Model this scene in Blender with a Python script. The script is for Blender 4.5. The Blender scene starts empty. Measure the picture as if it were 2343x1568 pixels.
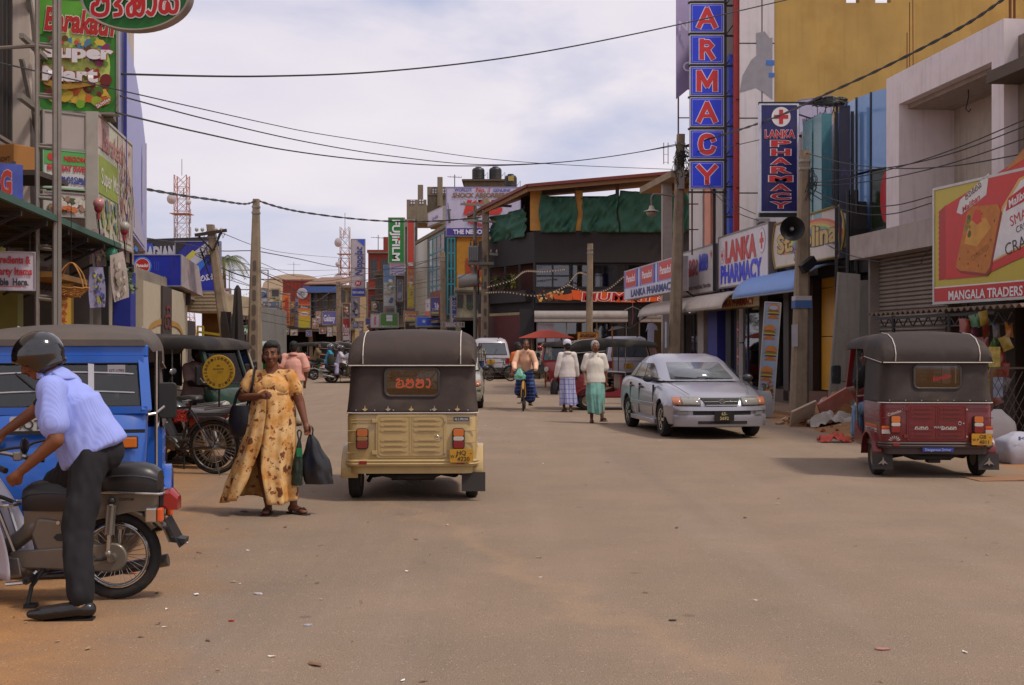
import bpy,bmesh,math,random
from math import radians as R,sin,cos,pi,sqrt,atan2,hypot
from mathutils import Vector as V,Matrix as Mx,Euler,noise as NZ
random.seed(7)
SC=bpy.context.scene
COL=SC.collection
# ---------------------------------------------------------------- camera, sky, sun, exposure
F,HC=2800.0,1.58 # focal length in photo pixels (2342 wide), eye height in metres
cam=bpy.data.cameras.new('camera');camo=bpy.data.objects.new('camera',cam);COL.objects.link(camo)
cam.sensor_width=23.6;cam.lens=23.6*F/2342;cam.shift_y=6/2342
cam.clip_start=.05;cam.clip_end=3000
camo.location=(0,0,HC);camo.rotation_euler=(R(90),0,0)
SC.camera=camo
SUN_EL,SUN_AZ=R(58),R(118) # azimuth clockwise from +Y
w=bpy.data.worlds.new('World');SC.world=w;w.use_nodes=True
nt=w.node_tree;nt.nodes.clear()
def _n(t,**k):
 n=nt.nodes.new(t)
 for a,b in k.items():setattr(n,a,b)
 return n
wo=_n('ShaderNodeOutputWorld');bg=_n('ShaderNodeBackground');bg.inputs[1].default_value=.1
sky=_n('ShaderNodeTexSky',sky_type='NISHITA',sun_disc=False,sun_elevation=SUN_EL,sun_rotation=SUN_AZ)
sky.dust_density=1.5
tc=_n('ShaderNodeTexCoord');mp=_n('ShaderNodeMapping');mp.inputs['Scale'].default_value=(1.5,1.5,4.2)
mp.inputs['Location'].default_value=(.35,.1,.0)
nz=_n('ShaderNodeTexNoise');nz.inputs['Scale'].default_value=1.9;nz.inputs['Detail'].default_value=8;nz.inputs['Roughness'].default_value=.52
nz.inputs['Distortion'].default_value=.35
rp=_n('ShaderNodeValToRGB');rp.color_ramp.elements[0].position=.26;rp.color_ramp.elements[1].position=.5
nz2=_n('ShaderNodeTexNoise');nz2.inputs['Scale'].default_value=3.6;nz2.inputs['Detail'].default_value=6
rp2=_n('ShaderNodeValToRGB');rp2.color_ramp.elements[0].position=.3;rp2.color_ramp.elements[1].position=.72
rp2.color_ramp.elements[0].color=(9.1,8.6,9.8,1);rp2.color_ramp.elements[1].color=(10.6,9.9,10.4,1)
blue=_n('ShaderNodeMixRGB');blue.inputs[0].default_value=.62;blue.inputs[2].default_value=(6.3,7.0,10.4,1)
mx=_n('ShaderNodeMixRGB')
L=nt.links.new
L(tc.outputs['Generated'],mp.inputs[0]);L(mp.outputs[0],nz.inputs['Vector']);L(mp.outputs[0],nz2.inputs['Vector'])
L(nz.outputs['Fac'],rp.inputs[0]);L(nz2.outputs['Fac'],rp2.inputs[0])
L(sky.outputs[0],blue.inputs[1]);L(rp.outputs[0],mx.inputs[0]);L(blue.outputs[0],mx.inputs[1]);L(rp2.outputs[0],mx.inputs[2])
L(mx.outputs[0],bg.inputs[0]);L(bg.outputs[0],wo.inputs[0])
sd=bpy.data.lights.new('sun','SUN');sd.energy=2.8;sd.angle=R(7);sd.color=(1,.9,.77)
so=bpy.data.objects.new('sun',sd);COL.objects.link(so)
so.rotation_euler=V((sin(SUN_AZ)*cos(SUN_EL),cos(SUN_AZ)*cos(SUN_EL),sin(SUN_EL))).to_track_quat('Z','Y').to_euler()
vs=SC.view_settings;vs.view_transform='Standard';vs.look='None';vs.gamma=1;vs.use_curve_mapping=False;vs.exposure=-.24

# ---------------------------------------------------------------- materials
def lin(h):
 if not isinstance(h,str):return h
 c=[int(h[i:i+2],16)/255 for i in(0,2,4)]
 return tuple(x/12.92 if x<=.04045 else((x+.055)/1.055)**2.4 for x in c)
MATS={}
def M(col,rough=.6,metal=0,var=.12,scale=5,dirt=0,dcol='5a4331',dscale=1.6,bump=0,bscale=60,coat=0,spec=.5,streak=0,emit=0):
 """procedural material: base colour with noise variation, wear stains, optional rain streaks and relief"""
 key=(col,rough,metal,var,scale,dirt,dcol,dscale,bump,bscale,coat,spec,streak,emit)
 if key in MATS:return MATS[key]
 m=bpy.data.materials.new('paint_%d'%len(MATS));m.use_nodes=True;MATS[key]=m
 t=m.node_tree;ns=t.nodes;b=ns['Principled BSDF'];lk=t.links.new
 c=lin(col)
 b.inputs['Roughness'].default_value=rough;b.inputs['Metallic'].default_value=metal
 b.inputs['Coat Weight'].default_value=coat;b.inputs['Coat Roughness'].default_value=.08
 b.inputs['Specular IOR Level'].default_value=spec
 tc=ns.new('ShaderNodeTexCoord')
 n1=ns.new('ShaderNodeTexNoise');n1.inputs['Scale'].default_value=scale;n1.inputs['Detail'].default_value=5
 lk(tc.outputs['Object'],n1.inputs['Vector'])
 r1=ns.new('ShaderNodeMapRange');r1.inputs[1].default_value=.25;r1.inputs[2].default_value=.75
 r1.inputs[3].default_value=1-var;r1.inputs[4].default_value=1+var*.8
 lk(n1.outputs['Fac'],r1.inputs[0])
 mu=ns.new('ShaderNodeVectorMath');mu.operation='SCALE';mu.inputs[0].default_value=c
 lk(r1.outputs[0],mu.inputs['Scale'])
 out=mu.outputs[0]
 def stain(src,lo,hi,amt):
  nonlocal out
  r=ns.new('ShaderNodeMapRange');r.inputs[1].default_value=lo;r.inputs[2].default_value=hi;r.inputs[4].default_value=amt
  lk(src,r.inputs[0])
  x=ns.new('ShaderNodeMixRGB');x.inputs[2].default_value=(*lin(dcol),1)
  lk(r.outputs[0],x.inputs[0]);lk(out,x.inputs[1]);out=x.outputs[0]
 if dirt:
  n2=ns.new('ShaderNodeTexNoise');n2.inputs['Scale'].default_value=dscale;n2.inputs['Detail'].default_value=8;n2.inputs['Roughness'].default_value=.65
  lk(tc.outputs['Object'],n2.inputs['Vector']);stain(n2.outputs['Fac'],.5,.78,dirt)
 if streak:
  mp=ns.new('ShaderNodeMapping');mp.inputs['Scale'].default_value=(5,5,.35);lk(tc.outputs['Object'],mp.inputs[0])
  n3=ns.new('ShaderNodeTexNoise');n3.inputs['Scale'].default_value=1.6;n3.inputs['Detail'].default_value=6
  lk(mp.outputs[0],n3.inputs['Vector']);stain(n3.outputs['Fac'],.52,.75,streak)
 lk(out,b.inputs['Base Color'])
 if emit:
  lk(out,b.inputs['Emission Color']);b.inputs['Emission Strength'].default_value=emit
 if bump:
  n4=ns.new('ShaderNodeTexNoise');n4.inputs['Scale'].default_value=bscale;n4.inputs['Detail'].default_value=6
  lk(tc.outputs['Object'],n4.inputs['Vector'])
  bp=ns.new('ShaderNodeBump');bp.inputs['Strength'].default_value=bump;bp.inputs['Distance'].default_value=.01
  lk(n4.outputs['Fac'],bp.inputs['Height']);lk(bp.outputs[0],b.inputs['Normal'])
 # slight roughness break-up
 r5=ns.new('ShaderNodeMapRange');r5.inputs[3].default_value=max(0.02,rough-.07);r5.inputs[4].default_value=min(1,rough+.09)
 lk(n1.outputs['Fac'],r5.inputs[0]);lk(r5.outputs[0],b.inputs['Roughness'])
 return m
def glass(tint=(.55,.6,.6),k=.72,rough=.03):
 key=('glass',tint,k,rough)
 if key in MATS:return MATS[key]
 m=bpy.data.materials.new('window_glass');m.use_nodes=True;MATS[key]=m
 t=m.node_tree;ns=t.nodes;ns.remove(ns['Principled BSDF']);o=ns['Material Output']
 tr=ns.new('ShaderNodeBsdfTransparent');tr.inputs[0].default_value=(*tint,1)
 g=ns.new('ShaderNodeBsdfGlossy');g.inputs['Roughness'].default_value=rough
 lw=ns.new('ShaderNodeFresnel');lw.inputs[0].default_value=1.5
 ad=ns.new('ShaderNodeMath');ad.operation='ADD';ad.inputs[1].default_value=1-k-.2;ad.use_clamp=True
 mi=ns.new('ShaderNodeMixShader');l=t.links.new
 l(lw.outputs[0],ad.inputs[0]);l(ad.outputs[0],mi.inputs[0]);l(tr.outputs[0],mi.inputs[1]);l(g.outputs[0],mi.inputs[2]);l(mi.outputs[0],o.inputs[0])
 return m
def stripes(c1,c2,scale,axis='X',width=.5,rough=.8,c3=None,axis2=None,width2=.3):
 """woven cloth: stripes or checks from world-free object coordinates"""
 key=('stripes',c1,c2,scale,axis,width,c3,axis2,width2)
 if key in MATS:return MATS[key]
 m=bpy.data.materials.new('woven_cloth');m.use_nodes=True;MATS[key]=m
 t=m.node_tree;ns=t.nodes;b=ns['Principled BSDF'];l=t.links.new;b.inputs['Roughness'].default_value=rough
 tc=ns.new('ShaderNodeTexCoord');sx=ns.new('ShaderNodeSeparateXYZ')
 nn=ns.new('ShaderNodeTexNoise');nn.inputs['Scale'].default_value=6
 l(tc.outputs['Object'],nn.inputs['Vector']);l(tc.outputs['Object'],sx.inputs[0])
 def band(ax,wd):
  a=ns.new('ShaderNodeMath');a.operation='MULTIPLY_ADD';a.inputs[1].default_value=scale
  q=ns.new('ShaderNodeMath');q.operation='MULTIPLY';q.inputs[1].default_value=.35;l(nn.outputs['Fac'],q.inputs[0]);l(sx.outputs[ax],a.inputs[0]);l(q.outputs[0],a.inputs[2])
  fr=ns.new('ShaderNodeMath');fr.operation='FRACT';l(a.outputs[0],fr.inputs[0])
  lt=ns.new('ShaderNodeMath');lt.operation='LESS_THAN';lt.inputs[1].default_value=wd;l(fr.outputs[0],lt.inputs[0])
  return lt.outputs[0]
 x=ns.new('ShaderNodeMixRGB');x.inputs[1].default_value=(*lin(c1),1);x.inputs[2].default_value=(*lin(c2),1);l(band(axis,width),x.inputs[0]);out=x.outputs[0]
 if axis2:
  y=ns.new('ShaderNodeMixRGB');y.inputs[2].default_value=(*lin(c3 or c2),1);l(out,y.inputs[1])
  q=ns.new('ShaderNodeMath');q.operation='MULTIPLY';q.inputs[1].default_value=.75;l(band(axis2,width2),q.inputs[0]);l(q.outputs[0],y.inputs[0]);out=y.outputs[0]
 l(out,b.inputs['Base Color'])
 return m

# ---------------------------------------------------------------- scene tags
def tag(o,label,cat,group=None,kind=None):
 if label:o['label']=label
 if cat:o['category']=cat
 if group:o['group']=group
 if kind:o['kind']=kind
 return o
def thing(name,label,cat,loc=(0,0,0),rz=0,group=None,mw=None):
 o=bpy.data.objects.new(name,None);COL.objects.link(o);o.empty_display_size=.2
 if mw is not None:o.matrix_world=mw
 else:o.location=loc;o.rotation_euler=(0,0,rz)
 return tag(o,label,cat,group)
def dup(o,parent=None,label=None,mw=None):
 c=o.copy();COL.objects.link(c);c.parent=parent
 if label:c['label']=label
 for ch in list(o.children):dup(ch,c)
 if mw is not None:c.matrix_world=mw
 return c
def P(x,y,Y):return V(((x-1171)*Y/F,Y,HC+(790-y)*Y/F)) # photo pixel at a depth of Y metres
def G(x,y,z=0): # photo pixel on the ground
 Y=F*(HC-z)/(y-790);return V(((x-1171)*Y/F,Y,z))
def frame(pl,pr):
 """wall frame: x runs to the viewer's right along the wall, y goes into the wall, z up"""
 pl,pr=V(pl),V(pr);x=V((pr.x-pl.x,pr.y-pl.y,0));ln=x.length;x.normalize()
 y=V((-x.y,x.x,0))
 m=Mx(((x.x,y.x,0,pl.x),(x.y,y.y,0,pl.y),(0,0,1,pl.z),(0,0,0,1)))
 return m,ln

# ---------------------------------------------------------------- mesh builder
def smooth_path(pts,n=6,closed=False):
 p=[V(q)for q in pts];out=[];N=len(p)
 for i in range(N if closed else N-1):
  if closed:a,b,c,d=p[i-1],p[i],p[(i+1)%N],p[(i+2)%N]
  else:a,b,c,d=p[max(i-1,0)],p[i],p[i+1],p[min(i+2,N-1)]
  for k in range(n):
   t=k/n
   out.append(.5*((2*b)+(c-a)*t+(2*a-5*b+4*c-d)*t*t+(3*b-a-3*c+d)*t**3))
 if not closed:out.append(p[-1])
 return out
class B:
 def __init__(s):s.v=[];s.f=[];s.mi=[];s.k=0
 def mat(s,k):s.k=k;return s
 def add(s,vs,fs):
  o=len(s.v);s.v+=[tuple(q)for q in vs]
  s.f+=[tuple(i+o for i in f)for f in fs];s.mi+=[s.k]*len(fs);return s
 def box(s,x0,x1,y0,y1,z0,z1):
  return s.add([(x0,y0,z0),(x1,y0,z0),(x1,y1,z0),(x0,y1,z0),(x0,y0,z1),(x1,y0,z1),(x1,y1,z1),(x0,y1,z1)],
      [(3,2,1,0),(4,5,6,7),(0,1,5,4),(1,2,6,5),(2,3,7,6),(3,0,4,7)])
 def obox(s,c,sz,rot=(0,0,0)):
  m=Euler(rot).to_matrix();c=V(c);x,y,z=[q/2 for q in sz]
  return s.add([c+m@V(q)for q in[(-x,-y,-z),(x,-y,-z),(x,y,-z),(-x,y,-z),(-x,-y,z),(x,-y,z),(x,y,z),(-x,y,z)]],
      [(3,2,1,0),(4,5,6,7),(0,1,5,4),(1,2,6,5),(2,3,7,6),(3,0,4,7)])
 def bar(s,a,b,wd,th=None,up=(0,0,1)):
  a,b=V(a),V(b);th=th or wd;d=(b-a).normalized();u=V(up)
  if abs(d.dot(u))>.98:u=V((0,1,0))
  x=d.cross(u).normalized()*wd/2;y=x.normalized().cross(d)*th/2
  return s.add([a-x-y,a+x-y,a+x+y,a-x+y,b-x-y,b+x-y,b+x+y,b-x+y],[(0,1,2,3),(7,6,5,4),(4,5,1,0),(5,6,2,1),(6,7,3,2),(7,4,0,3)])
 def loft(s,rings,closed=True,cap0=True,cap1=True):
  n=len(rings[0]);vs=[q for r in rings for q in r];fs=[]
  for i in range(len(rings)-1):
   for j in range(n if closed else n-1):
    k=(j+1)%n;fs.append((i*n+j,i*n+k,(i+1)*n+k,(i+1)*n+j))
  if cap0 and closed:fs.append(tuple(reversed(range(n))))
  if cap1 and closed:fs.append(tuple((len(rings)-1)*n+j for j in range(n)))
  return s.add(vs,fs)
 def tube(s,path,r,n=8,closed=False,caps=True):
  p=[V(q)for q in path];N=len(p);rs=r if isinstance(r,(list,tuple))else[r]*N;rings=[]
  u=None
  for i in range(N):
   a=p[i-1]if(i or closed)else p[0];b=p[(i+1)%N]if(i<N-1 or closed)else p[-1]
   d=(b-a)
   if d.length<1e-9:d=V((0,0,1))
   d.normalize()
   if u is None:
    u=d.orthogonal().normalized()
   else:
    u=(u-d*u.dot(d));
    u=u.normalized()if u.length>1e-6 else d.orthogonal().normalized()
   w2=d.cross(u)
   rings.append([p[i]+(u*cos(2*pi*k/n)+w2*sin(2*pi*k/n))*rs[i]for k in range(n)])
  if closed:
   rings.append(rings[0])
   return s.loft(rings,True,False,False)
  return s.loft(rings,True,caps,caps)
 def lathe(s,prof,o=(0,0,0),ax=(0,0,1),n=24,caps=True,a0=0,a1=2*pi):
  ax=V(ax).normalized();u=ax.orthogonal().normalized();w2=ax.cross(u);o=V(o)
  full=abs(a1-a0-2*pi)<1e-6
  rings=[[o+ax*h+(u*cos(a0+(a1-a0)*k/(n if full else n-1))+w2*sin(a0+(a1-a0)*k/(n if full else n-1)))*r for k in range(n)]for r,h in prof]
  return s.loft(rings,full,caps and prof[0][0]>1e-5,caps and prof[-1][0]>1e-5)
 def ell(s,c,r,n=14,m=9,rot=None):
  c=V(c);r=r if isinstance(r,(tuple,list))else(r,r,r);rings=[]
  for i in range(m+1):
   t=-pi/2+pi*i/m;cc=max(cos(t),.02)
   rings.append([V((r[0]*cc*cos(2*pi*k/n),r[1]*cc*sin(2*pi*k/n),r[2]*sin(t)))for k in range(n)])
  if rot:q=Euler(rot).to_matrix();rings=[[q@v for v in g]for g in rings]
  return s.loft([[c+v for v in g]for g in rings])
 def cap(s,a,b,ra,rb=None,n=12):
  """tapered limb with rounded ends"""
  rb=ra if rb is None else rb;a,b=V(a),V(b);d=b-a
  if d.length<1e-6:return s.ell(a,ra)
  d.normalize();pts=[];rs=[]
  for t in(-.98,-.8,-.45):pts.append(a+d*ra*t);rs.append(ra*sqrt(1-t*t))
  pts.append(a);rs.append(ra);pts.append(b);rs.append(rb)
  for t in(.45,.8,.98):pts.append(b+d*rb*t);rs.append(rb*sqrt(1-t*t))
  return s.tube(pts,rs,n)
 def prism(s,poly,y0,y1):
  """polygon in the x,z plane extruded along y"""
  n=len(poly)
  return s.loft([[V((x,y0,z))for x,z in poly],[V((x,y1,z))for x,z in poly]])
 def poly(s,pts):return s.add(pts,[tuple(range(len(pts)))])
 def grid(s,fn,nu,nv):
  vs=[fn(i/nu,j/nv)for j in range(nv+1)for i in range(nu+1)]
  return s.add(vs,[(j*(nu+1)+i,j*(nu+1)+i+1,(j+1)*(nu+1)+i+1,(j+1)*(nu+1)+i)for j in range(nv)for i in range(nu)])
 def mesh(s,mats=(),smooth=None):
  me=bpy.data.meshes.new('mesh');me.from_pydata(s.v,[],s.f)
  for m in(mats if isinstance(mats,(list,tuple))else[mats]):me.materials.append(m)
  if max(s.mi or[0])>0:me.polygons.foreach_set('material_index',s.mi)
  me.validate()
  if smooth is not None:
   me.polygons.foreach_set('use_smooth',[True]*len(me.polygons))
   bm=bmesh.new();bm.from_mesh(me);bmesh.ops.recalc_face_normals(bm,faces=bm.faces);bm.to_mesh(me);bm.free()
   me.set_sharp_from_angle(angle=R(smooth))
  me.validate();me.update();return me
 def obj(s,name,mats,parent=None,smooth=None,bev=0,label=None,solid=0):
  o=bpy.data.objects.new(name,s.mesh(mats,smooth));COL.objects.link(o)
  if parent:o.parent=parent
  if solid:
   d=o.modifiers.new('solidify','SOLIDIFY');d.thickness=solid;d.offset=0
  if bev:
   d=o.modifiers.new('bevel','BEVEL');d.width=bev;d.segments=2;d.limit_method='ANGLE';d.angle_limit=R(40)
  if label:o['label']=label
  return o
def put(name,me,parent,loc=(0,0,0),rot=(0,0,0),sc=None):
 o=bpy.data.objects.new(name,me);COL.objects.link(o);o.parent=parent;o.location=loc;o.rotation_euler=rot
 if sc:o.scale=sc
 return o
def rrect(x0,x1,z0,z1,r,n=5):
 out=[]
 for cx,cz,a in((x1-r,z1-r,0),(x0+r,z1-r,pi/2),(x0+r,z0+r,pi),(x1-r,z0+r,1.5*pi)):
  for k in range(n+1):
   t=a+pi/2*k/n;out.append((cx+r*cos(t),cz+r*sin(t)))
 return out
def oval(cx,cz,rx,rz,n=28):return[(cx+rx*cos(2*pi*k/n),cz+rz*sin(2*pi*k/n))for k in range(n)]
# evaluated copies are made in a scene of their own so that the main scene is not re-evaluated each time
TMP=bpy.data.scenes.new('workbench_scene')
def evald(o):
 TMP.collection.objects.link(o)
 with bpy.context.temp_override(scene=TMP,view_layer=TMP.view_layers[0]):dg=bpy.context.evaluated_depsgraph_get()
 dg.update()
 me=bpy.data.meshes.new_from_object(o.evaluated_get(dg))
 TMP.collection.objects.unlink(o);d=o.data;bpy.data.objects.remove(o)
 return me
def remesh(name,b,mat,parent,vox=.012,it=4,fold=0,fscale=9,stretch=(1,1,.45),grow=0):
 """weld a builder's overlapping limbs into one continuous skin"""
 o=bpy.data.objects.new('tmp',b.mesh());r=o.modifiers.new('r','REMESH');r.mode='VOXEL';r.voxel_size=vox
 sm=o.modifiers.new('s','SMOOTH');sm.iterations=it;sm.factor=.5
 me=evald(o);me.materials.clear();me.materials.append(mat)
 if fold:
  n=len(me.vertices);co=[0.0]*(3*n);no=[0.0]*(3*n);me.vertices.foreach_get('co',co);me.vertex_normals.foreach_get('vector',no)
  for i in range(0,3*n,3):
   q=V((co[i]*stretch[0],co[i+1]*stretch[1],co[i+2]*stretch[2]))*fscale
   k=(NZ.noise(q)+.5*NZ.noise(q*2.3))*fold+grow
   for d in range(3):co[i+d]+=no[i+d]*k
  me.vertices.foreach_set('co',co)
 me.polygons.foreach_set('use_smooth',[True]*len(me.polygons));me.update()
 o=bpy.data.objects.new(name,me);COL.objects.link(o);o.parent=parent
 return o

# ---------------------------------------------------------------- lettering
def text_mesh(s,bold=0,shear=0):
 c=bpy.data.curves.new('t','FONT');c.body=s;c.size=1;c.offset=bold;c.shear=shear;c.resolution_u=3;c.align_x='LEFT'
 o=bpy.data.objects.new('t',c);me=evald(o);bpy.data.curves.remove(c);return me
def text(root,s,x,z,h,mat,y=-.012,w=None,bold=.02,shear=0,outline=None,ow=.05,rot=0,name='lettering',curve=None,vertical=False):
 """flat printed lettering: centre (x, z), cap height h, width w when it is to be squeezed"""
 if vertical:
  n=len(s)
  for i,ch in enumerate(s):text(root,ch,x,z+(n-1-2*i)*vertical/2,h,mat,y,w,bold,shear,outline,ow,rot,name)
  return
 ref=text_mesh(s,bold,shear);xs=[v.co.x for v in ref.vertices]
 if not xs:return
 x0,x1=min(xs),max(xs);cap=.727;k=h/cap;kx=w/(x1-x0)if w else k
 zc=.364
 if all(ch in 'acemnorsuvwxz' for ch in s.replace(' ','')):pass
 def place(me,yy,mt):
  for v in me.vertices:
   px,pz=(v.co.x-(x0+x1)/2)*kx,(v.co.y-zc)*k
   if curve:pz+=curve*(px/(abs((x1-x0)*kx)/2))**2
   c,s_=cos(rot),sin(rot)
   v.co=(x+px*c-pz*s_,yy,z+px*s_+pz*c)
  me.materials.clear();me.materials.append(mt)
  o=bpy.data.objects.new(name,me);COL.objects.link(o);o.parent=root;return o
 if outline:place(text_mesh(s,bold+ow,shear),y+.004,outline)
 return place(ref,y,mat)
def ribbon(b,path,wd,y,dy=.0012):
 p=[V((q[0],0,q[1]))for q in path];n=len(p);vs=[]
 for i in range(n):
  d=(p[min(i+1,n-1)]-p[max(i-1,0)]).normalized();t=V((-d.z,0,d.x))*wd/2
  yy=y-dy*i/n
  e=V((0,0,0))
  if i==0:e=-d*wd*.3
  if i==n-1:e=d*wd*.3
  vs+=[p[i]+t+e+V((0,yy,0)),p[i]-t+e+V((0,yy,0))]
 b.add(vs,[(2*i,2*i+1,2*i+3,2*i+2)for i in range(n-1)])
# round-hand letters of the local script, as pen strokes in a unit box
GL={
 'ma':[[(.25,.62),(.12,.78),(.28,.9),(.4,.72),(.3,.4),(.1,.42),(.08,.12),(.45,0),(.85,.1),(.92,.5),(.78,.86),(.6,.72),(.72,.5)]],
 'ae':[[(.1,.75),(.35,.95),(.45,.6),(.15,.38),(.4,.3),(.45,.05),(.1,0)]],
 'nna':[[(.1,.6),(.3,.85),(.42,.5),(.15,.3),(.2,0),(.5,.05),(.52,.6),(.45,.9)],[(.52,.35),(.75,.25),(.82,.6),(.68,.8),(.6,.5)],[(.52,.1),(.8,-.02),(1.02,.2),(1,.9)]],
 'ka':[[(.5,.95),(.35,.6),(.12,.5),(.08,.15),(.4,.08),(.48,.42),(.62,.1),(.95,.12),(.98,.5),(.62,.62),(.4,.55)],[(.3,.95),(.62,1.02),(.95,.9)]],
 'a':[[(.12,.8),(.35,.95),(.48,.7),(.15,.42),(.1,.1),(.5,0),(.88,.12),(.9,.55),(.72,.8)],[(.9,.3),(1.08,.1)],[(.35,.32),(.58,.36)]],
 'aa':[[(.1,.9),(.4,.85),(.5,.35),(.3,0),(.05,.1)]],
 'sa':[[(.1,.45),(.08,.1),(.35,.02),(.45,.5),(.2,.85),(.5,.95),(.85,.75),(.9,.2),(.65,.02),(.55,.4)]],
 'u':[[(.15,.9),(.6,.95),(.75,.65),(.3,.5),(.08,.25),(.3,0),(.8,.05),(.95,.35),(.75,.5)]],
 'la':[[(.12,.3),(.2,0),(.48,.1),(.42,.55),(.15,.8),(.55,.95),(.9,.7),(.88,.2),(.62,.05)],[(.48,.1),(.62,.05)]],
 'ra':[[(.3,.9),(.62,.7),(.3,.45),(.1,.2),(.4,0),(.72,.15)]],
 'va':[[(.15,.55),(.32,.8),(.5,.55),(.25,.4),(.1,.12),(.5,0),(.92,.2),(.85,.75),(.6,.95),(.5,.75)]],
}
def script(root,keys,x,z,h,wd,mat,y=-.012,adv=1.12,outline=None,ow=0,kx=1,rot=0,name='lettering'):
 """a line of round-hand script centred on (x, z)"""
 def wid(k):return.6 if k in('ae','aa','ra')else 1.0
 tot=sum(wid(k)*adv for k in keys)*h*kx
 def run(width,mt,yy):
  b=B();px=-tot/2
  for k in keys:
   for st in GL[k]:
    pts=smooth_path([(q[0]*h*kx+px,q[1]*h-h/2,0)for q in st],4)
    pts=[(x+q[0]*cos(rot)-q[1]*sin(rot),z+q[0]*sin(rot)+q[1]*cos(rot))for q in pts]
    ribbon(b,pts,width,yy)
   px+=wid(k)*adv*h*kx
  b.obj(name,mt,root)
 if outline:run(wd+ow*2,outline,y+.004)
 run(wd,mat,y)
BL={'A':[[(.1,.02),(.5,.95)],[(.5,.95),(.9,.02)],[(.3,.3),(.7,.3)]],'R':[[(.2,.02),(.2,.98)],[(.2,.88),(.58,.88),(.78,.7),(.58,.5),(.2,.5)],[(.5,.5),(.82,.02)]],'M':[[(.1,.02),(.1,.98)],[(.9,.02),(.9,.98)],[(.14,.95),(.5,.25)],[(.86,.95),(.5,.25)]],
 'C':[[(.86,.7),(.76,.87),(.5,.94),(.24,.85),(.13,.5),(.24,.15),(.5,.06),(.76,.13),(.86,.32)]],'Y':[[(.08,.98),(.5,.45)],[(.92,.98),(.5,.45)],[(.5,.5),(.5,.02)]],'H':[[(.15,.02),(.15,.98)],[(.85,.02),(.85,.98)],[(.15,.5),(.85,.5)]]}
def block_letter(root,ch,x,z,w,h,mat,omat,y,st=.25,ow=.045):
 for wd,m_,dy in((st*h+ow,omat,.006),(st*h,mat,0)):
  b=B()
  for i,p in enumerate(BL[ch]):
   q=smooth_path([(a,c,0)for a,c in p],4)if ch=='C' else[(a,c)for a,c in p]
   ribbon(b,[(x-w/2+a[0]*w,z-h/2+a[1]*h)for a in q],wd*(.7 if ch=='A' and i==2 else 1),y+dy-.0015*i)
  b.obj('lettering',m_,root)
def shape(root,poly,mat,y=-.006,name='print',th=0):
 b=B()
 if th:b.prism(poly,y,y+th)
 else:b.poly([(px,y,pz)for px,pz in poly])
 return b.obj(name,mat,root)
def rect(x0,x1,z0,z1):return[(x0,z0),(x1,z0),(x1,z1),(x0,z1)]
def blobs(root,n,x0,x1,z0,z1,cols,rmin,rmax,y=-.008,seed=1,name='print'):
 """printed picture of many small things: overlapping flat patches, each a hair in front of the last"""
 rd=random.Random(seed);b=B();mats=[M(c,.5)for c in cols]
 for i in range(n):
  r=rd.uniform(rmin,rmax);cx=rd.uniform(x0+r,x1-r);cz=rd.uniform(z0+r,z1-r);a=rd.uniform(0,pi);e=rd.uniform(.55,1);k=rd.randrange(3,12)
  pts=[(cx+r*(cos(a)*cos(t)-e*sin(a)*sin(t)),y-.0003*i,cz+r*(sin(a)*cos(t)+e*cos(a)*sin(t)))for t in[2*pi*j/k for j in range(k)]]
  b.mat(rd.randrange(len(mats))).poly(pts)
 return b.obj(name,mats,root)
def board(name,label,cat,pl,pr,z0,z1,col,depth=.12,fcol='c9c6c0',fw=.03,group=None,rough=.45,tilt=0,dirt=.25,streak=.2):
 """sign box: panel with a proud metal edge; returns root, width, height with z measured from its foot"""
 mw,ln=frame((pl[0],pl[1],z0),(pr[0],pr[1],z0));h=z1-z0
 root=thing(name,label,cat,mw=mw,group=group)
 B().box(0,ln,.003,depth,0,h).obj('panel',M(col,rough,var=.05,dirt=dirt,dscale=1.2,streak=streak),root)
 if fw:
  fb=B()
  fb.box(-fw*.3,fw,-.012,depth*.9,-.003,h+.003).box(ln-fw,ln+fw*.3,-.012,depth*.9,-.003,h+.003)
  fb.box(fw,ln-fw,-.0115,depth*.9,-.0045,fw).box(fw,ln-fw,-.0115,depth*.9,h-fw,h+.0045)
  fb.obj('edge_frame',M(fcol,.4,.2,dirt=.3),root)
 return root,ln,h
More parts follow.
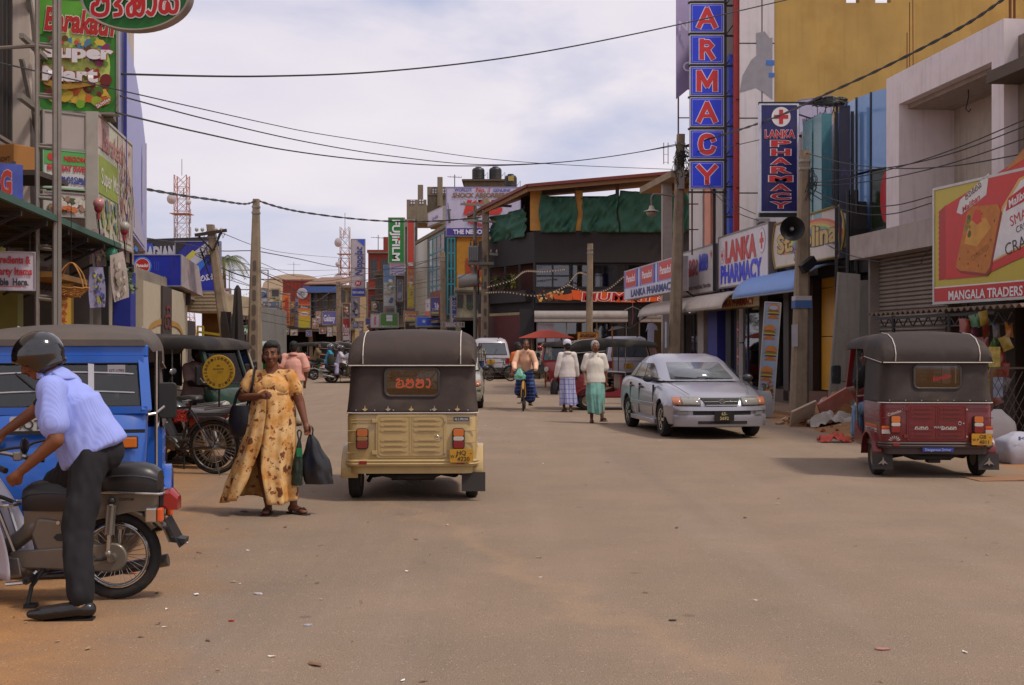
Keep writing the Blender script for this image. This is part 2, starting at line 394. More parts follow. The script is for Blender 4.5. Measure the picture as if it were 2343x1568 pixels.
# ================================================================ ground
def ground_mat(kind):
 m=bpy.data.materials.new(kind+'_surface');m.use_nodes=True;t=m.node_tree;ns=t.nodes;l=t.links.new;b=ns['Principled BSDF']
 b.inputs['Roughness'].default_value=.92;b.inputs['Specular IOR Level'].default_value=.25
 tc=ns.new('ShaderNodeTexCoord')
 def noise(sc,det=6,ro=.6,mp=None):
  n=ns.new('ShaderNodeTexNoise');n.inputs['Scale'].default_value=sc;n.inputs['Detail'].default_value=det;n.inputs['Roughness'].default_value=ro
  if mp:
   q=ns.new('ShaderNodeMapping');q.inputs['Scale'].default_value=mp;q.inputs['Rotation'].default_value=(0,0,R(8));l(tc.outputs['Object'],q.inputs[0]);l(q.outputs[0],n.inputs['Vector'])
  else:l(tc.outputs['Object'],n.inputs['Vector'])
  return n.outputs['Fac']
 def ramp(src,lo,hi,a=0,c=1):
  r=ns.new('ShaderNodeMapRange');r.inputs[1].default_value=lo;r.inputs[2].default_value=hi;r.inputs[3].default_value=a;r.inputs[4].default_value=c;l(src,r.inputs[0]);return r.outputs[0]
 def mix(f,a,c,mode='MIX'):
  x=ns.new('ShaderNodeMixRGB');x.blend_type=mode
  for s,i in((f,0),(a,1),(c,2)):
   if isinstance(s,(int,float)):x.inputs[i].default_value=s
   elif isinstance(s,tuple):x.inputs[i].default_value=(*s,1)
   else:l(s,x.inputs[i])
  return x.outputs[0]
 dirt=mix(ramp(noise(2.2),.3,.7),lin('9c6734'),lin('b78144'))
 dirt=mix(ramp(noise(38,4),.45,.75,0,.5),dirt,lin('80562f'))
 if kind=='road':
  asp=mix(ramp(noise(.9),.3,.7),lin('7d6d5c'),lin('8d7966'))
  asp=mix(ramp(noise(130,3,.75),.53,.68,0,.75),asp,lin('c4ab97'))
  asp=mix(ramp(noise(95,3,.75),.55,.7,0,.7),asp,lin('514640'))
  asp=mix(ramp(noise(.8,5,.6,(1.6,.16,1)),.5,.75,0,.35),asp,lin('9a897c'))
  v=ns.new('ShaderNodeTexVoronoi');v.inputs['Scale'].default_value=1.3;l(tc.outputs['Object'],v.inputs['Vector'])
  sp=ramp(v.outputs['Distance'],.035,.06,.55,0);asp=mix(sp,asp,lin('6a5445'))
  sx=ns.new('ShaderNodeSeparateXYZ');l(tc.outputs['Object'],sx.inputs[0])
  # dust thickens towards the left kerb line and at the right-hand edge
  def lane(kx,ky,k0):
   a=ns.new('ShaderNodeMath');a.operation='MULTIPLY_ADD';a.inputs[1].default_value=ky;l(sx.outputs[1],a.inputs[0])
   c=ns.new('ShaderNodeMath');c.operation='MULTIPLY_ADD';c.inputs[1].default_value=kx;c.inputs[2].default_value=k0;l(sx.outputs[0],c.inputs[0]);l(c.outputs[0],a.inputs[2])
   n=ns.new('ShaderNodeMath');n.operation='MULTIPLY_ADD';n.inputs[1].default_value=1.6;l(noise(1.1,6,.65),n.inputs[0]);l(a.outputs[0],n.inputs[2]);return n.outputs[0]
  left=ramp(lane(-1,-.17,-.75),.5,2.4,0,.95);right=ramp(lane(1,.1,-7.9),.6,1.5,0,1)
  mxm=ns.new('ShaderNodeMath');mxm.operation='MAXIMUM';l(left,mxm.inputs[0]);l(right,mxm.inputs[1])
  col=mix(mxm.outputs[0],asp,dirt)
  # the pale seam where two layers of asphalt meet
  ab=ns.new('ShaderNodeMath');ab.operation='ABSOLUTE';l(lane(1,.33,-3.75),ab.inputs[0])
  col=mix(ramp(ab.outputs[0],.02,.2,.22,0),col,lin('b0906f'))
  # tyre-polished lanes and old patches
  col=mix(ramp(noise(.55,6,.7,(1.3,.07,1)),.52,.72,0,.4),col,lin('6e625a'))
  col=mix(ramp(noise(7,5,.75),.6,.75,0,.45),col,lin('b39a82'))
  col=mix(ramp(noise(4.3,6,.8),.62,.74,0,.5),col,lin('5f5148'))
 else:col=dirt
 l(col,b.inputs['Base Color'])
 for sc,lo,hi,c,am in((42,.13,.2,'c8b39e',.6),(31,.1,.17,'4c4039',.7),(17,.07,.1,'6b4a30',.8),(11,.05,.075,'d0c4b6',.5)):
  v=ns.new('ShaderNodeTexVoronoi');v.inputs['Scale'].default_value=sc;v.inputs['Randomness'].default_value=1
  q=ns.new('ShaderNodeMapping');q.inputs['Location'].default_value=(sc,3*sc,0);l(tc.outputs['Object'],q.inputs[0]);l(q.outputs[0],v.inputs['Vector'])
  pick=ramp(noise(sc*.21,2),.46,.56);mm=ns.new('ShaderNodeMath');mm.operation='MULTIPLY';l(ramp(v.outputs['Distance'],lo,hi,am,0),mm.inputs[0]);l(pick,mm.inputs[1])
  col=mix(mm.outputs[0],col,lin(c))
 l(col,b.inputs['Base Color'])
 bp=ns.new('ShaderNodeBump');bp.inputs['Strength'].default_value=.7;bp.inputs['Distance'].default_value=.01
 l(noise(75,5,.75),bp.inputs['Height']);l(bp.outputs[0],b.inputs['Normal'])
 return m
tag(B().poly([(-600,-60,-.006),(600,-60,-.006),(600,1200,-.006),(-600,1200,-.006)]).obj('ground',ground_mat('ground')),None,None,kind='structure')
tag(B().grid(lambda u,v:(-7-v*22+u*(16.2+v*9),-6+v*140,0),12,40).obj('road',ground_mat('road')),None,None,kind='structure')
# litter lying on the road
rd=random.Random(3);lb=B();lm=[M(c,.8)for c in('d8d0c4','7a5a3c','a08a6c','503a28','b84a30','e8e4e0')]
for i in range(150):
 Y=rd.uniform(4.6,14)if i<90 else rd.uniform(9,32);x=rd.uniform(-.42,.4)*Y
 if i<70:x=rd.uniform(-.42,-.05)*Y
 r=rd.uniform(.008,.032)*(1 if rd.random()<.85 else 1.8);a=rd.uniform(0,6.3);e=rd.uniform(.2,.7)
 lb.mat(rd.choice([0,1,1,2,2,3,3,5])if i!=5 else 4)
 pts=[(x+r*(cos(a)*cos(t)-e*sin(a)*sin(t)),Y+r*(sin(a)*cos(t)+e*cos(a)*sin(t)),.004+rd.uniform(0,.008))for t in(0,1.1,2,3.1,4.3,5.2)]
 lb.poly(pts)
tag(lb.obj('litter',lm),'scraps of paper and dry leaves scattered over the dusty road','litter',kind='stuff')

# ================================================================ right-hand row
RS=-.1146
def rfp(x,out=0,z=0):
 k=(x-1171)/F;Y=(10.87-out)/(k-RS);return V((k*Y,Y,z))
def zat(y,Y):return HC+(790-y)*Y/F
CONC=M('8d8177',.9,var=.15,dirt=.5,dcol='4a4038',dscale=1.2,bump=.3,bscale=14,streak=.35)
WHITEP=M('cfc6c6',.75,var=.07,dirt=.5,dcol='8d7c6c',dscale=.9,streak=.35,bump=.1,bscale=20)
DARK=M('1b1613',.8);BLACKM=M('191818',.5);STEEL=M('2b2a2b',.5,.4,dirt=.3);CHROME=M('c9c9c9',.18,1);RUST=M('6d3d22',.8)
CONCP=M('8a7a66',.92,var=.18,dirt=.55,dcol='54432f',dscale=2.2,bump=.35,bscale=18,streak=.4)
pv=B();pl_,pr_=rfp(1180,1.5),rfp(2600,1.5);q1,q2=rfp(1180,-1.5),rfp(2600,-1.5)
pv.loft([[V((a.x,a.y,z))for a in(pl_,pr_,q2,q1)]for z in(-.02,.07)])
tag(pv.obj('pavement',M('8a6f57',.9,var=.2,dirt=.6,dcol='6b4d33',bump=.4,bscale=10)),None,None,kind='structure')

def box_building(name,label,pl,pr,h,depth,mat,z0=0):
 mw,ln=frame((pl[0],pl[1],z0),(pr[0],pr[1],z0));root=thing(name,label,'building',mw=mw)
 return root,ln
def joined_window(root,x0,x1,z0,z1,nx,nz,frame_m,pane_m,y=0,t=.05,name='window'):
 """frame with mullions and one pane per light"""
 b=B()
 b.box(x0,x0+t,y-.03,y+.03,z0,z1).box(x1-t,x1,y-.03,y+.03,z0,z1)
 b.box(x0+t,x1-t,y-.028,y+.03,z0,z0+t).box(x0+t,x1-t,y-.028,y+.03,z1-t,z1)
 for i in range(1,nx):c=x0+(x1-x0)*i/nx;b.box(c-t/2,c+t/2,y-.026,y+.03,z0+t,z1-t)
 for i in range(1,nz):c=z0+(z1-z0)*i/nz;b.box(x0+t,x1-t,y-.024,y+.03,c-t/2,c+t/2)
 f=b.obj(name,frame_m,root)
 for i in range(nx):
  for j in range(nz):
   a,c=x0+(x1-x0)*i/nx,x0+(x1-x0)*(i+1)/nx;d,e=z0+(z1-z0)*j/nz,z0+(z1-z0)*(j+1)/nz
   B().box(a+t*.3,c-t*.3,y+.004,y+.012,d+t*.3,e-t*.3).obj('pane',pane_m,f)
 return f
# ---- tall ochre pharmacy building: ochre flank towards us, white clad corner, receding shop side
PHB=thing('pharmacy_building','tall ochre building with white panelled corner over the pharmacy shop','building')
OCH=M('b19050',.9,var=.16,scale=1.1,dirt=.6,dcol='946a2c',dscale=.7,streak=.3,bump=.15,bscale=25)
Y0=36.0
xa,xb=(1690-1171)*Y0/F,(1772-1171)*Y0/F
fl=B()
fl.box(xb+.02,16,Y0+.12,Y0+12,0,11.68)
for a,c in((xb+.02,9.86),(10.25,10.72),(11.18,16)):fl.box(a,c,Y0+.12,Y0+.5,11.68,12.2)
fl.box(xb+.02,16,Y0+.12,Y0+.5,12.2,13.4)
fl.obj('side_wall',OCH,PHB)
sl=B().box(9.86,11.18,Y0+.5,Y0+.9,11.7,11.76).obj('roof_edge',WHITEP,PHB)
B().box(xa+.03,xb+.0,Y0+.03,Y0+10,0,13).obj('corner_core',M('6b6460',.8),PHB)
pw=(xb-xa)/2.0
zz=-.55
pm=None
while zz<13:
 for i,(a,c)in enumerate(((xa,xa+(xb-xa)*.64),(xa+(xb-xa)*.64,xb))):
  bb=B().box(a+.018,c-.018,Y0-.02,Y0+.03,max(zz+.02,.05),min(zz+2.2-.02,13));bb.obj('panel',M('cac2c4',.5,var=.04,dirt=.3,dcol='8f8580',dscale=.8,streak=.3),PHB)
 zz+=2.2
# grey torn banner left on the cladding
shp=[(7.02,9.0),(7.1,9.5),(7.35,9.95),(7.52,10.1),(7.5,10.75),(7.75,10.8),(7.9,10.6),(7.98,10.62),(7.98,8.8),(7.8,8.95),(7.5,9.15)]
shape(PHB,[(xa+(px-7.0)*1.0,pz)for px,pz in shp],M('8d8a90',.8),Y0-.028,'torn_banner')
shape(PHB,rect(xb-.26,xb-.02,9.8,9.95),M('3a6ab4',.6),Y0-.034,'torn_banner');shape(PHB,rect(xb-.18,xb-.02,9.45,9.58),M('3a6ab4',.6),Y0-.034,'torn_banner')
# receding shop side, from the corner to the far end
s0,s1=rfp(1500),V((xa,Y0,0));mw,ln=frame((s0.x,s0.y,0),(s1.x,s1.y,0))
SH=thing('shop_row','white striped upper storeys above the pharmacy shopfronts','building',mw=mw)
def sx(x,out=0):
 """distance along the row for a photo column"""
 p=rfp(x,out);return(p-s0).to_2d().dot((s1-s0).to_2d().normalized())
B().box(sx(1592),ln-.05,.05,8,3.2,10.2).obj('upper_wall',WHITEP,SH)
for x0,x1,c,pr in((1592,1624,'c8c0bc',.2),(1626,1640,'d98f74',.16),(1646,1664,'b9b0ad',.1),(1670,1684,'3f5bd0',.14)):
 B().box(sx(x0),min(sx(x1),ln-.06),-pr,.05,3.22,10.25).obj('pilaster',M(c,.6,var=.05,dirt=.2,streak=.25),SH)
for z in(4.9,6.2,7.5,8.8):
 B().box(sx(1640),ln-.06,-.06,.05,z,z+.03).obj('cladding_joint',STEEL,SH)
B().box(ln-.2,ln-.08,-.12,.05,3.2,13).obj('red_strip',M('a63a34',.6),SH)
# ground floor: piers, dark interior, glazing
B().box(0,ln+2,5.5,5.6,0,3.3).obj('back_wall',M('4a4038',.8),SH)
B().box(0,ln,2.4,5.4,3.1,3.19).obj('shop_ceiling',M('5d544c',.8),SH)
for x0,x1,c in((1530,1545,'9a9088'),(1598,1612,'a09790'),(1622,1644,'2a2f8c'),(1664,1676,'23222a'),(1742,1752,'2a2622')):
 B().box(sx(x0),sx(x1),0,.5,.13,3.2).obj('pier',M(c,.6,dirt=.3),SH)
joined_window(SH,sx(1680),sx(1740),.35,3.0,2,1,M('22305e',.4),glass((.75,.8,.85),.75),y=.1)
for z in(.5,1.05,1.5,1.95,2.4):
 B().box(sx(1684),sx(1738),.6,1.0,z,z+.03).obj('display_shelf',M('3858a8',.5),SH)
rd=random.Random(5)
for z in(.53,1.08,1.53,1.98,2.43):
 b=B();a=sx(1684)
 while a<sx(1738)-.2:
  ww=rd.uniform(.08,.22);b.mat(rd.randrange(5)).box(a,a+ww,.62,.9,z,z+rd.uniform(.15,.36));a+=ww+.02
 b.obj('medicine_boxes',[M(c,.5)for c in('d8dcdc','a8b8c8','4a7ac0','c8d0c0','b05040')],SH)['kind']='stuff'
for zc in(1.25,2.05):
 shape(SH,oval(sx(1690),zc,.17,.27),M('d8d4d4',.5),.06,'window_sticker');shape(SH,oval(sx(1690),zc,.15,.24),M('b01818',.5),.057,'window_sticker')
 text(SH,'Panadol',sx(1690),zc,.07,M('e8e4e4',.5),.053,w=.26)
B().box(sx(1646),sx(1662),.3,.36,.2,3).obj('door',M('12204e',.4),SH)
joined_window(SH,sx(1548),sx(1596),.3,2.7,2,1,M('3a342e',.5),glass((.6,.6,.6),.7),y=.3)
B().box(sx(1612),sx(1622),.15,.2,1.9,2.25).obj('notice',M('c8b89a',.8),SH)
# ---- signs over the shops
r,wd,h=board('shop_sign','long white and blue sign with red tablet logos above a pharmacy','sign',rfp(1428,1.2),rfp(1550,1.2),3.3,4.4,'c9c6d6',.35,fcol='b0a8a4',fw=.03)
bl,rd_,lb_=M('3548b4',.5),M('c03a30',.5),M('7fa4e0',.5)
for cx in(.13,.46,.79):
 a,c=wd*(cx-.1),wd*(cx+.13)
 shape(r,[(a-.25,.42),(a-.05,.42),(a-.15,.75),(a-.05,1.08),(a-.25,1.08)]if cx>.2 else rect(.03,a-.05,.42,1.08),bl,-.006)
 shape(r,[(c,.42),(c+.3,.42),(c+.25,.75),(c+.3,1.08),(c,1.08),(c+.08,.75)],bl,-.006)
 shape(r,[(a-.05,.42),(c,.42),(c+.06,.75),(c,1.08),(a-.05,1.08),(a-.12,.75)],lb_,-.008)
 shape(r,[(a+.02,.45),(c-.06,.45),(c,.75),(c-.05,1.06),(a+.02,1.06),(a-.05,.75)],rd_,-.010)
 text(r,'Panadol',(a+c)/2,.78,.26,M('e6e0e0',.5),-.014,w=(c-a)*.8,bold=.025)
text(r,'LANKA PHARMACY',wd*.55,.21,.26,M('2c3a78',.5),-.012,w=wd*.8,bold=.03)
B().bar((.2,.3,.02),(.2,1.2,-.6),.05).bar((wd-.2,.3,.02),(wd-.2,1.2,-.6),.05).obj('bracket',STEEL,r)
r,wd,h=board('shop_sign','white sign with red and blue local script beside the concrete pole','sign',rfp(1556,.45),rfp(1632,.45),3.2,4.68,'bdb5b3',.2,fcol='6b625c',fw=.04)
script(r,['u','sa','la','ra'],wd*.36,.9,.5,.085,M('b83a34',.5),kx=.75);script(r,['sa','va','sa','ma'],wd*.72,1.0,.5,.085,M('3a44b8',.5),kx=.45)
text(r,'58,59 Fernando Avenue Road, Negombo.',wd*.5,.25,.15,M('3a3434',.5),w=wd*.86)
shape(r,rect(wd-.35,wd-.17,1.16,1.22),M('c03030',.5),-.012);shape(r,rect(wd-.29,wd-.23,1.08,1.3),M('c03030',.5),-.014)
r,wd,h=board('shop_sign','white square pharmacy sign with red crosses and big red and blue words','sign',rfp(1643,.45),rfp(1758,.45),3.26,4.82,'cdc6cc',.22,fcol='7a706c',fw=.045)
RD2,BL2=M('c2403c',.5),M('3340d0',.5)
text(r,'LANKA',wd*.47,1.06,.62,RD2,w=wd*.62,bold=.045);text(r,'PHARMACY',wd*.47,.42,.52,BL2,w=wd*.82,bold=.04)
for cx,cz,s_ in((wd*.09,.98,.12),(wd*.88,1.12,.17)):
 shape(r,oval(cx,cz,s_*1.7,s_*2),M('8d868c',.5),-.005);shape(r,oval(cx,cz,s_*1.6,s_*1.9),M('d5ced2',.5),-.007)
 shape(r,rect(cx-s_,cx+s_,cz-s_*.35,cz+s_*.35),RD2,-.010);shape(r,rect(cx-s_*.36,cx+s_*.36,cz-s_*1.3,cz+s_*1.3),RD2,-.012)
# little sign below the awning
r,wd,h=board('shop_sign','low wooden sign hanging under the dusty cream awning','sign',rfp(1612,.4),rfp(1738,.4),2.62,3.0,'c2a878',.08,fcol='5b4632',fw=.025)
text(r,'LANKA PHARMACY',wd*.6,.19,.2,M('8a2f22',.6),w=wd*.62,bold=.04);text(r,'+ LA',wd*.12,.19,.18,M('b86a20',.6),bold=.03)
# ---- awnings
def awning(name,label,x0,x1,out0,out1,z0,z1,col,ribs=7,strip=None):
 a,b_=rfp(x0,0),rfp(x1,0);mw,ln=frame((a.x,a.y,0),(b_.x,b_.y,0));root=thing(name,label,'awning',mw=mw)
 n=9;prof=[(-(out0+(out1-out0)*sin(pi/2*i/n)),z1-(z1-z0)*(1-cos(pi/2*i/n)))for i in range(n+1)]
 b=B();b.loft([[V((x,y,z))for y,z in prof]for x in[ln*i/ribs for i in range(ribs+1)]],closed=False)
 b.obj('cover',M(col,.55,var=.06,dirt=.35,dcol='8c7a68',dscale=1.5,streak=.25),root,smooth=60,solid=.02)
 f=B()
 for x in(.01,ln*.5,ln-.01):f.tube([(x,y,z-.02)for y,z in prof],.018,6)
 f.tube([(0,-out1,z0-.01),(ln,-out1,z0-.01)],.02,6);f.obj('hoop',M('8d8a88',.4,.5),root)
 return root,ln
awning('shop_awning','dusty cream quarter-round awning below the pharmacy signs',1530,1742,.25,1.15,2.62,3.15,'b5a79a',10)
awning('shop_awning','sky blue barrel awning below the rainbow sign',1752,1915,.0,.95,2.86,3.5,'6d92cc',8)
# ---- vertical letter tower facing down the street
PY=36.4;px=lambda x,Y=PY:(x-1171)*Y/F
TW=thing('letter_sign','tall stack of blue square boxes each with one red letter','sign',loc=(px(1578),PY,0))
tw=(1656-1578)*PY/F
for ch,y0,y1 in(('H',-64,3),('A',8,75),('R',80,147),('M',152,220),('A',223,291),('C',297,364),('Y',369,432)):
 zb,zt=zat(y1,PY),zat(y0,PY);hh=zt-zb
 bx=B().box(0,tw,0,.16,zb,zt).obj('letter_box',M('a8a4a0',.4,.3,dirt=.3),TW)
 shape(bx,rect(.03,tw-.03,zb+.03,zt-.03),M('1f38c8',.4,var=.06),-.004,'face');shape(bx,rect(.065,tw-.065,zb+.065,zt-.065),M('a8a8e8',.5),-.008,'inner_line');shape(bx,rect(.078,tw-.078,zb+.078,zt-.078),M('1a35cc',.4,var=.08),-.012,'face')
 block_letter(bx,ch,tw/2,(zb+zt)/2,tw*(.52 if ch in 'RC' else.6),hh*.64,M('c2282a',.45,var=.1),M('d8d0e0',.5),-.022)
b=B();X1,X2=tw+.05,tw+.42
b.bar((X1,.1,3.2),(X1,.1,12.6),.08).bar((X2,.1,3.2),(X2,.1,12.6),.08).bar((tw-.25,.25,3.2),(tw-.25,.25,12),.08)
z=3.6;k=0
while z<12.4:
 b.bar((X1,.1,z),(X2,.1,z),.05);b.bar((X1,.1,z),(X2,.1,z+.5),.03);z+=.9
b.obj('lattice_frame',STEEL,TW)
for i in range(7):
 z=zat(75+i*72.3-72,PY)-.03;B().box(-.05,tw+.1,.02,.12,z-.03,z+.02).obj('cross_rail',STEEL,TW)
# lavender banner on a pipe frame, to the left of the letter boxes
r=thing('banner','pale lavender cloth banner stretched on a rusty pipe frame','banner',loc=(px(1546,38),38,0))
w_=(1582-1546)*38/F
B().poly([(0,-.02,zat(228,38)),(w_,.3,zat(196,38)),(w_+.1,.3,13),(0,-.02,13)]).obj('cloth',M('a597c0',.8,var=.05,dirt=.2),r,solid=.01)
text(r,'C',w_*.7,zat(190,38)+.5,.3,M('c8c0dc',.8),-.06);text(r,'No',w_*.7,zat(60,38),.3,M('c8c0dc',.8),-.06)
b=B()
for x in(.12,.55):b.tube([(x,.35,4.4),(x,.35,12.8)],.025,6)
for z in(5.2,6.0,6.9,7.8,8.7,9.6):b.tube([(.12,.35,z),(.75,.35,z)],.018,6)
b.obj('pipe_frame',RUST,r)
# ---- blue vertical sign with cross
LY=31.0;lx=(1738-1171)*LY/F;lw=(1826-1171)*LY/F-lx
r,wd,h=board('hanging_sign','dark blue vertical pharmacy sign with red cross in white disc','sign',(lx,LY),(lx+lw,LY),zat(487,LY),zat(238,LY),'1a1a5c',.22,fcol='c4c6d2',fw=.035,rough=.3)
shape(r,oval(wd*.55,h-.33,.24,.25),M('d8d0d0',.5),-.006);CR=M('b8262a',.5)
shape(r,rect(wd*.55-.18,wd*.55+.18,h-.38,h-.28),CR,-.01);shape(r,rect(wd*.55-.05,wd*.55+.05,h-.51,h-.15),CR,-.012)
text(r,'LANKA',wd*.52,h-.76,.2,CR,w=wd*.78,bold=.03,outline=M('d8d0d8',.5),ow=.035)
lh=.182
for i,ch in enumerate('PHARMACY'):
 zc=h-1.0-i*.223;ww=wd*(.6 if ch!='M' else.72)
 ol=M('d0ccd8',.5)
 text(r,ch,wd*.54,zc,lh*.86,CR,-.014,w=ww*.84,bold=.04,outline=ol,ow=.035)
b=B();b.bar((-.02,.1,h+.03),(wd+1.35,.1,h+.03),.07)
for i in range(5):
 z=h-.25-i*.55;b.bar((wd+.02,.1,z),(wd+.95,.1,z-.3),.035);b.bar((wd+.95,.1,z-.3),(wd+.02,.1,z-.55),.035)
b.bar((wd+1.0,.1,h),(wd+1.0,.1,.0),.06);b.obj('truss_arm',STEEL,r)
B().box(0,wd,.02,.2,-.1,-.01).obj('drip_tray',BLACKM,r)
# purple and white banner behind the truss
r,wd,h=board('hanging_sign','white and purple phone shop sign seen behind a black truss','sign',(P(1826,0,33.2).x,33.2),(P(1902,0,32.6).x,32.6),zat(500,33),zat(226,33),'c3bdd2',.1,fcol='8d86a0',fw=.02)
shape(r,[(.01,1.15),(wd-.01,1.5),(wd-.01,2.05),(.01,1.8)],M('7d5fa8',.5),-.006);text(r,'lifestyle',wd*.45,2.7,.16,M('5d5570',.5),rot=.25,shear=.2);text(r,'OMI',wd*.6,1.6,.24,M('c8bcdc',.5),rot=.22)
# dark edge-on sign with letter A
r,wd,h=board('hanging_sign','narrow dark navy sign standing edge-on above the rainbow board','sign',(P(1920,0,27.4).x,27.4),(P(1944,0,27.35).x,27.35),zat(590,27.4),zat(243,27.4),'191938',.12,fcol='26264a',fw=.02)
text(r,'A',wd*.5,1.9,.22,M('33305c',.5))
b=B();b.bar((wd+.06,.2,h-.1),(wd+.06,.2,-3.1),.07).bar((-.06,.2,h-.1),(-.06,.2,-3.1),.07)
for i in range(7):b.bar((-.06,.2,-2.6+i*.8),(wd+.06,.2,-2.6+i*.8),.04)
b.obj('ladder_frame',BLACKM,r)
# ---- rainbow bakery board
pa,pb=rfp(1768,.35),rfp(1932,.35)
mw,ln=frame((pa.x,pa.y,3.5),(pb.x,pb.y,3.5));RB=thing('shop_sign','barrel-shaped shop sign with gold gothic letters under a rainbow','sign',mw=mw)
def barrel(u,a,c):
 e=.3*(1-(2*u-1)**2);return a-e if a>.6 else a+e*.15
zb,zt=.08,1.22
out_=[(.22*(1-sin(pi*t))*1.0,zb+(zt-zb)*t)for t in[i/10 for i in range(11)]];outr=[(ln-.28*(1-sin(pi*t)),zb+(zt-zb)*t)for t in[1-i/10 for i in range(11)]]
pol=out_+outr
B().prism(pol,0,.3).obj('panel',M('c6b9ad',.45,var=.05,dirt=.2),RB)
b=B();b.tube([(x,-.01,z)for x,z in pol],.03,5,closed=True);b.obj('gold_rim',M('8f7a32',.5),RB)
cxr=ln*.6
for i,c in enumerate(('c45a44','cc8a48','c0b060','6aa05a','7a62a8')):
 r0=ln*(.44-.035*i);r1=r0-ln*.036;pts=[]
 for k in range(16):t=pi*(.02+.96*k/15);pts.append((cxr+r0*cos(t)*1.0,.12+r0*sin(t)*.34))
 pts2=[(cxr+r1*cos(pi*(.02+.96*k/15)),.12+r1*sin(pi*(.02+.96*k/15))*.34)for k in range(15,-1,-1)]
 pp=[(min(max(x,.06),ln-.1),min(z+.22,zt-.04))for x,z in pts+pts2];shape(RB,pp,M(c,.5),-.006-.001*i)
text(RB,'St. Jolina',ln*.5,.68,.46,M('b89638',.4),-.02,w=ln*.84,bold=.035,outline=M('4a3420',.5),ow=.03,rot=.0)
script(RB,['sa','va','la','ma','ka'],ln*.45,.28,.2,.035,M('7a3a30',.5),-.018)
b=B().prism([(ln-.02,zb-.1),(ln+.28,zb+.1),(ln+.33,.65),(ln+.25,1.25),(ln-.02,zt+.05),(ln-.0,.65)],.05,.4);b.obj('black_end',BLACKM,RB)
b=B().bar((.6,.3,1.1),(.6,1.0,1.2),.05).bar((ln-.6,.3,1.1),(ln-.6,1.0,1.2),.05);b.obj('bracket',STEEL,RB)
# ---- blue glass building over yellow panels
g0,g1=rfp(1752),rfp(2030);mw,ln=frame((g0.x,g0.y,0),(g1.x,g1.y,0));BG=thing('glass_building','blue glass fronted shop building with yellow panels at the street','building',mw=mw)
def bx_(x):
 p=rfp(x);return(p-g0).to_2d().dot((g1-g0).to_2d().normalized())
B().box(.02,ln-.02,.6,8,3.3,7.05).obj('core_wall',M('3a3a40',.8),BG)
GLB=M('6f95c8',.12,.0,var=.06,dirt=.15,dcol='4a6a90',spec=.8,streak=.25)
n=7;gs=bx_(1866);gw=ln-gs
B().box(.02,gs,.05,.6,3.3,7.0).obj('pale_wall',WHITEP,BG)
for i in range(n):
 a,c=gs+gw*i/n,gs+gw*(i+1)/n;ya,yc=.5-.45*sin(pi*i/n),.5-.45*sin(pi*(i+1)/n)
 for z0,z1,mt in((4.15,5.4,GLB),(5.45,7.15,GLB)):
  mt2=M('26301f',.15)if(i==n-2 and z0<5)else mt
  b=B().add([(a+.03,ya,z0),(c-.03,yc,z0),(c-.03,yc,z1),(a+.03,ya,z1),(a+.03,ya+.05,z0),(c-.03,yc+.05,z0),(c-.03,yc+.05,z1),(a+.03,ya+.05,z1)],[(0,1,2,3),(7,6,5,4),(0,4,5,1),(1,5,6,2),(2,6,7,3),(3,7,4,0)])
  b.obj('glass_panel',mt2,BG)
B().box(.02,ln-.02,.05,.55,3.2,4.12).obj('dark_fascia',M('1d1a1a',.5),BG)
for i in range(n+1):
 a=gs+gw*i/n;ya=.5-.45*sin(pi*i/n);B().box(a-.022,a+.022,ya-.03,ya+.04,4.1,7.16).obj('mullion',M('30343c',.5),BG)
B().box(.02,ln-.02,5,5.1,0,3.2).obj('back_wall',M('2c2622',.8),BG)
for x0,x1,c,z0,z1 in((1752,1764,'2a2220',.13,3.2),(1800,1812,'38302c',.13,3.2),(1840,1868,'2e201a',.13,3.2),(1926,1934,'3a2e26',.13,3.2)):
 B().box(bx_(x0),bx_(x1),-.1,.4,z0,z1).obj('pier',M(c,.6,dirt=.2),BG)
for z0,z1 in((.5,1.78),(1.8,2.95),(2.97,3.3)):
 B().box(bx_(1870),bx_(1924),.1,.2,z0,z1).obj('panel',M('c08a1c',.5,var=.08,dirt=.2,dcol='7a5414'),BG)
B().box(bx_(1836),bx_(1932),-.3,.5,.0,.46).obj('step',M('6a4a3c',.8,dirt=.4),BG)
B().box(bx_(1760),bx_(1836),-.1,.6,.0,.4).obj('step',M('5a4a40',.8,dirt=.4),BG)
B().box(bx_(1934),ln,.4,.5,.4,3.2).obj('shutter',M('4a4a52',.6),BG)
joined_window(BG,bx_(1766),bx_(1798),.42,2.9,2,1,STEEL,glass((.5,.5,.5),.6),y=.2)
shape(BG,oval(ln*.955,4.75,.3,.55),M('b02830',.4),.12)
for x0,x1 in((1868,1889),(1893,1912)):B().box(bx_(x0),bx_(x1),-.35,-.1,3.9,7.0).obj('teal_column',M('4f7f86',.25,var=.1,streak=.3,dcol='3a5a5a',spec=.7),BG)
# ---- white portal frame building with roller shutter
w0,w1=rfp(2027),rfp(2296);mw,ln=frame((w0.x,w0.y,0),(w1.x,w1.y,0));WB=thing('white_building','white concrete building with deep open portal above a roller shutter','building',mw=mw)
def wx(x):
 p=rfp(x);return(p-w0).to_2d().dot((w1-w0).to_2d().normalized())
B().box(0,.62,0,1.3,3.95,6.55).box(ln-.42,ln,.001,1.3,3.95,6.55).box(0,ln,.002,1.3,6.55,7.2).obj('portal',M('dcd0d0',.85,var=.05,dirt=.25,dcol='8d7a68',dscale=.8,streak=.25,bump=.15,bscale=12),WB)
RECW=M('9d8f84',.9,var=.1,dirt=.5,dcol='5d4c3c',dscale=.9,bump=.2,bscale=9,streak=.4)
B().box(.62,ln-.42,1.2,1.4,3.9,6.6).obj('recess_wall',M('b5a89c',.9,var=.1,dirt=.4,dcol='6d5c4c',dscale=.9,streak=.35),WB)
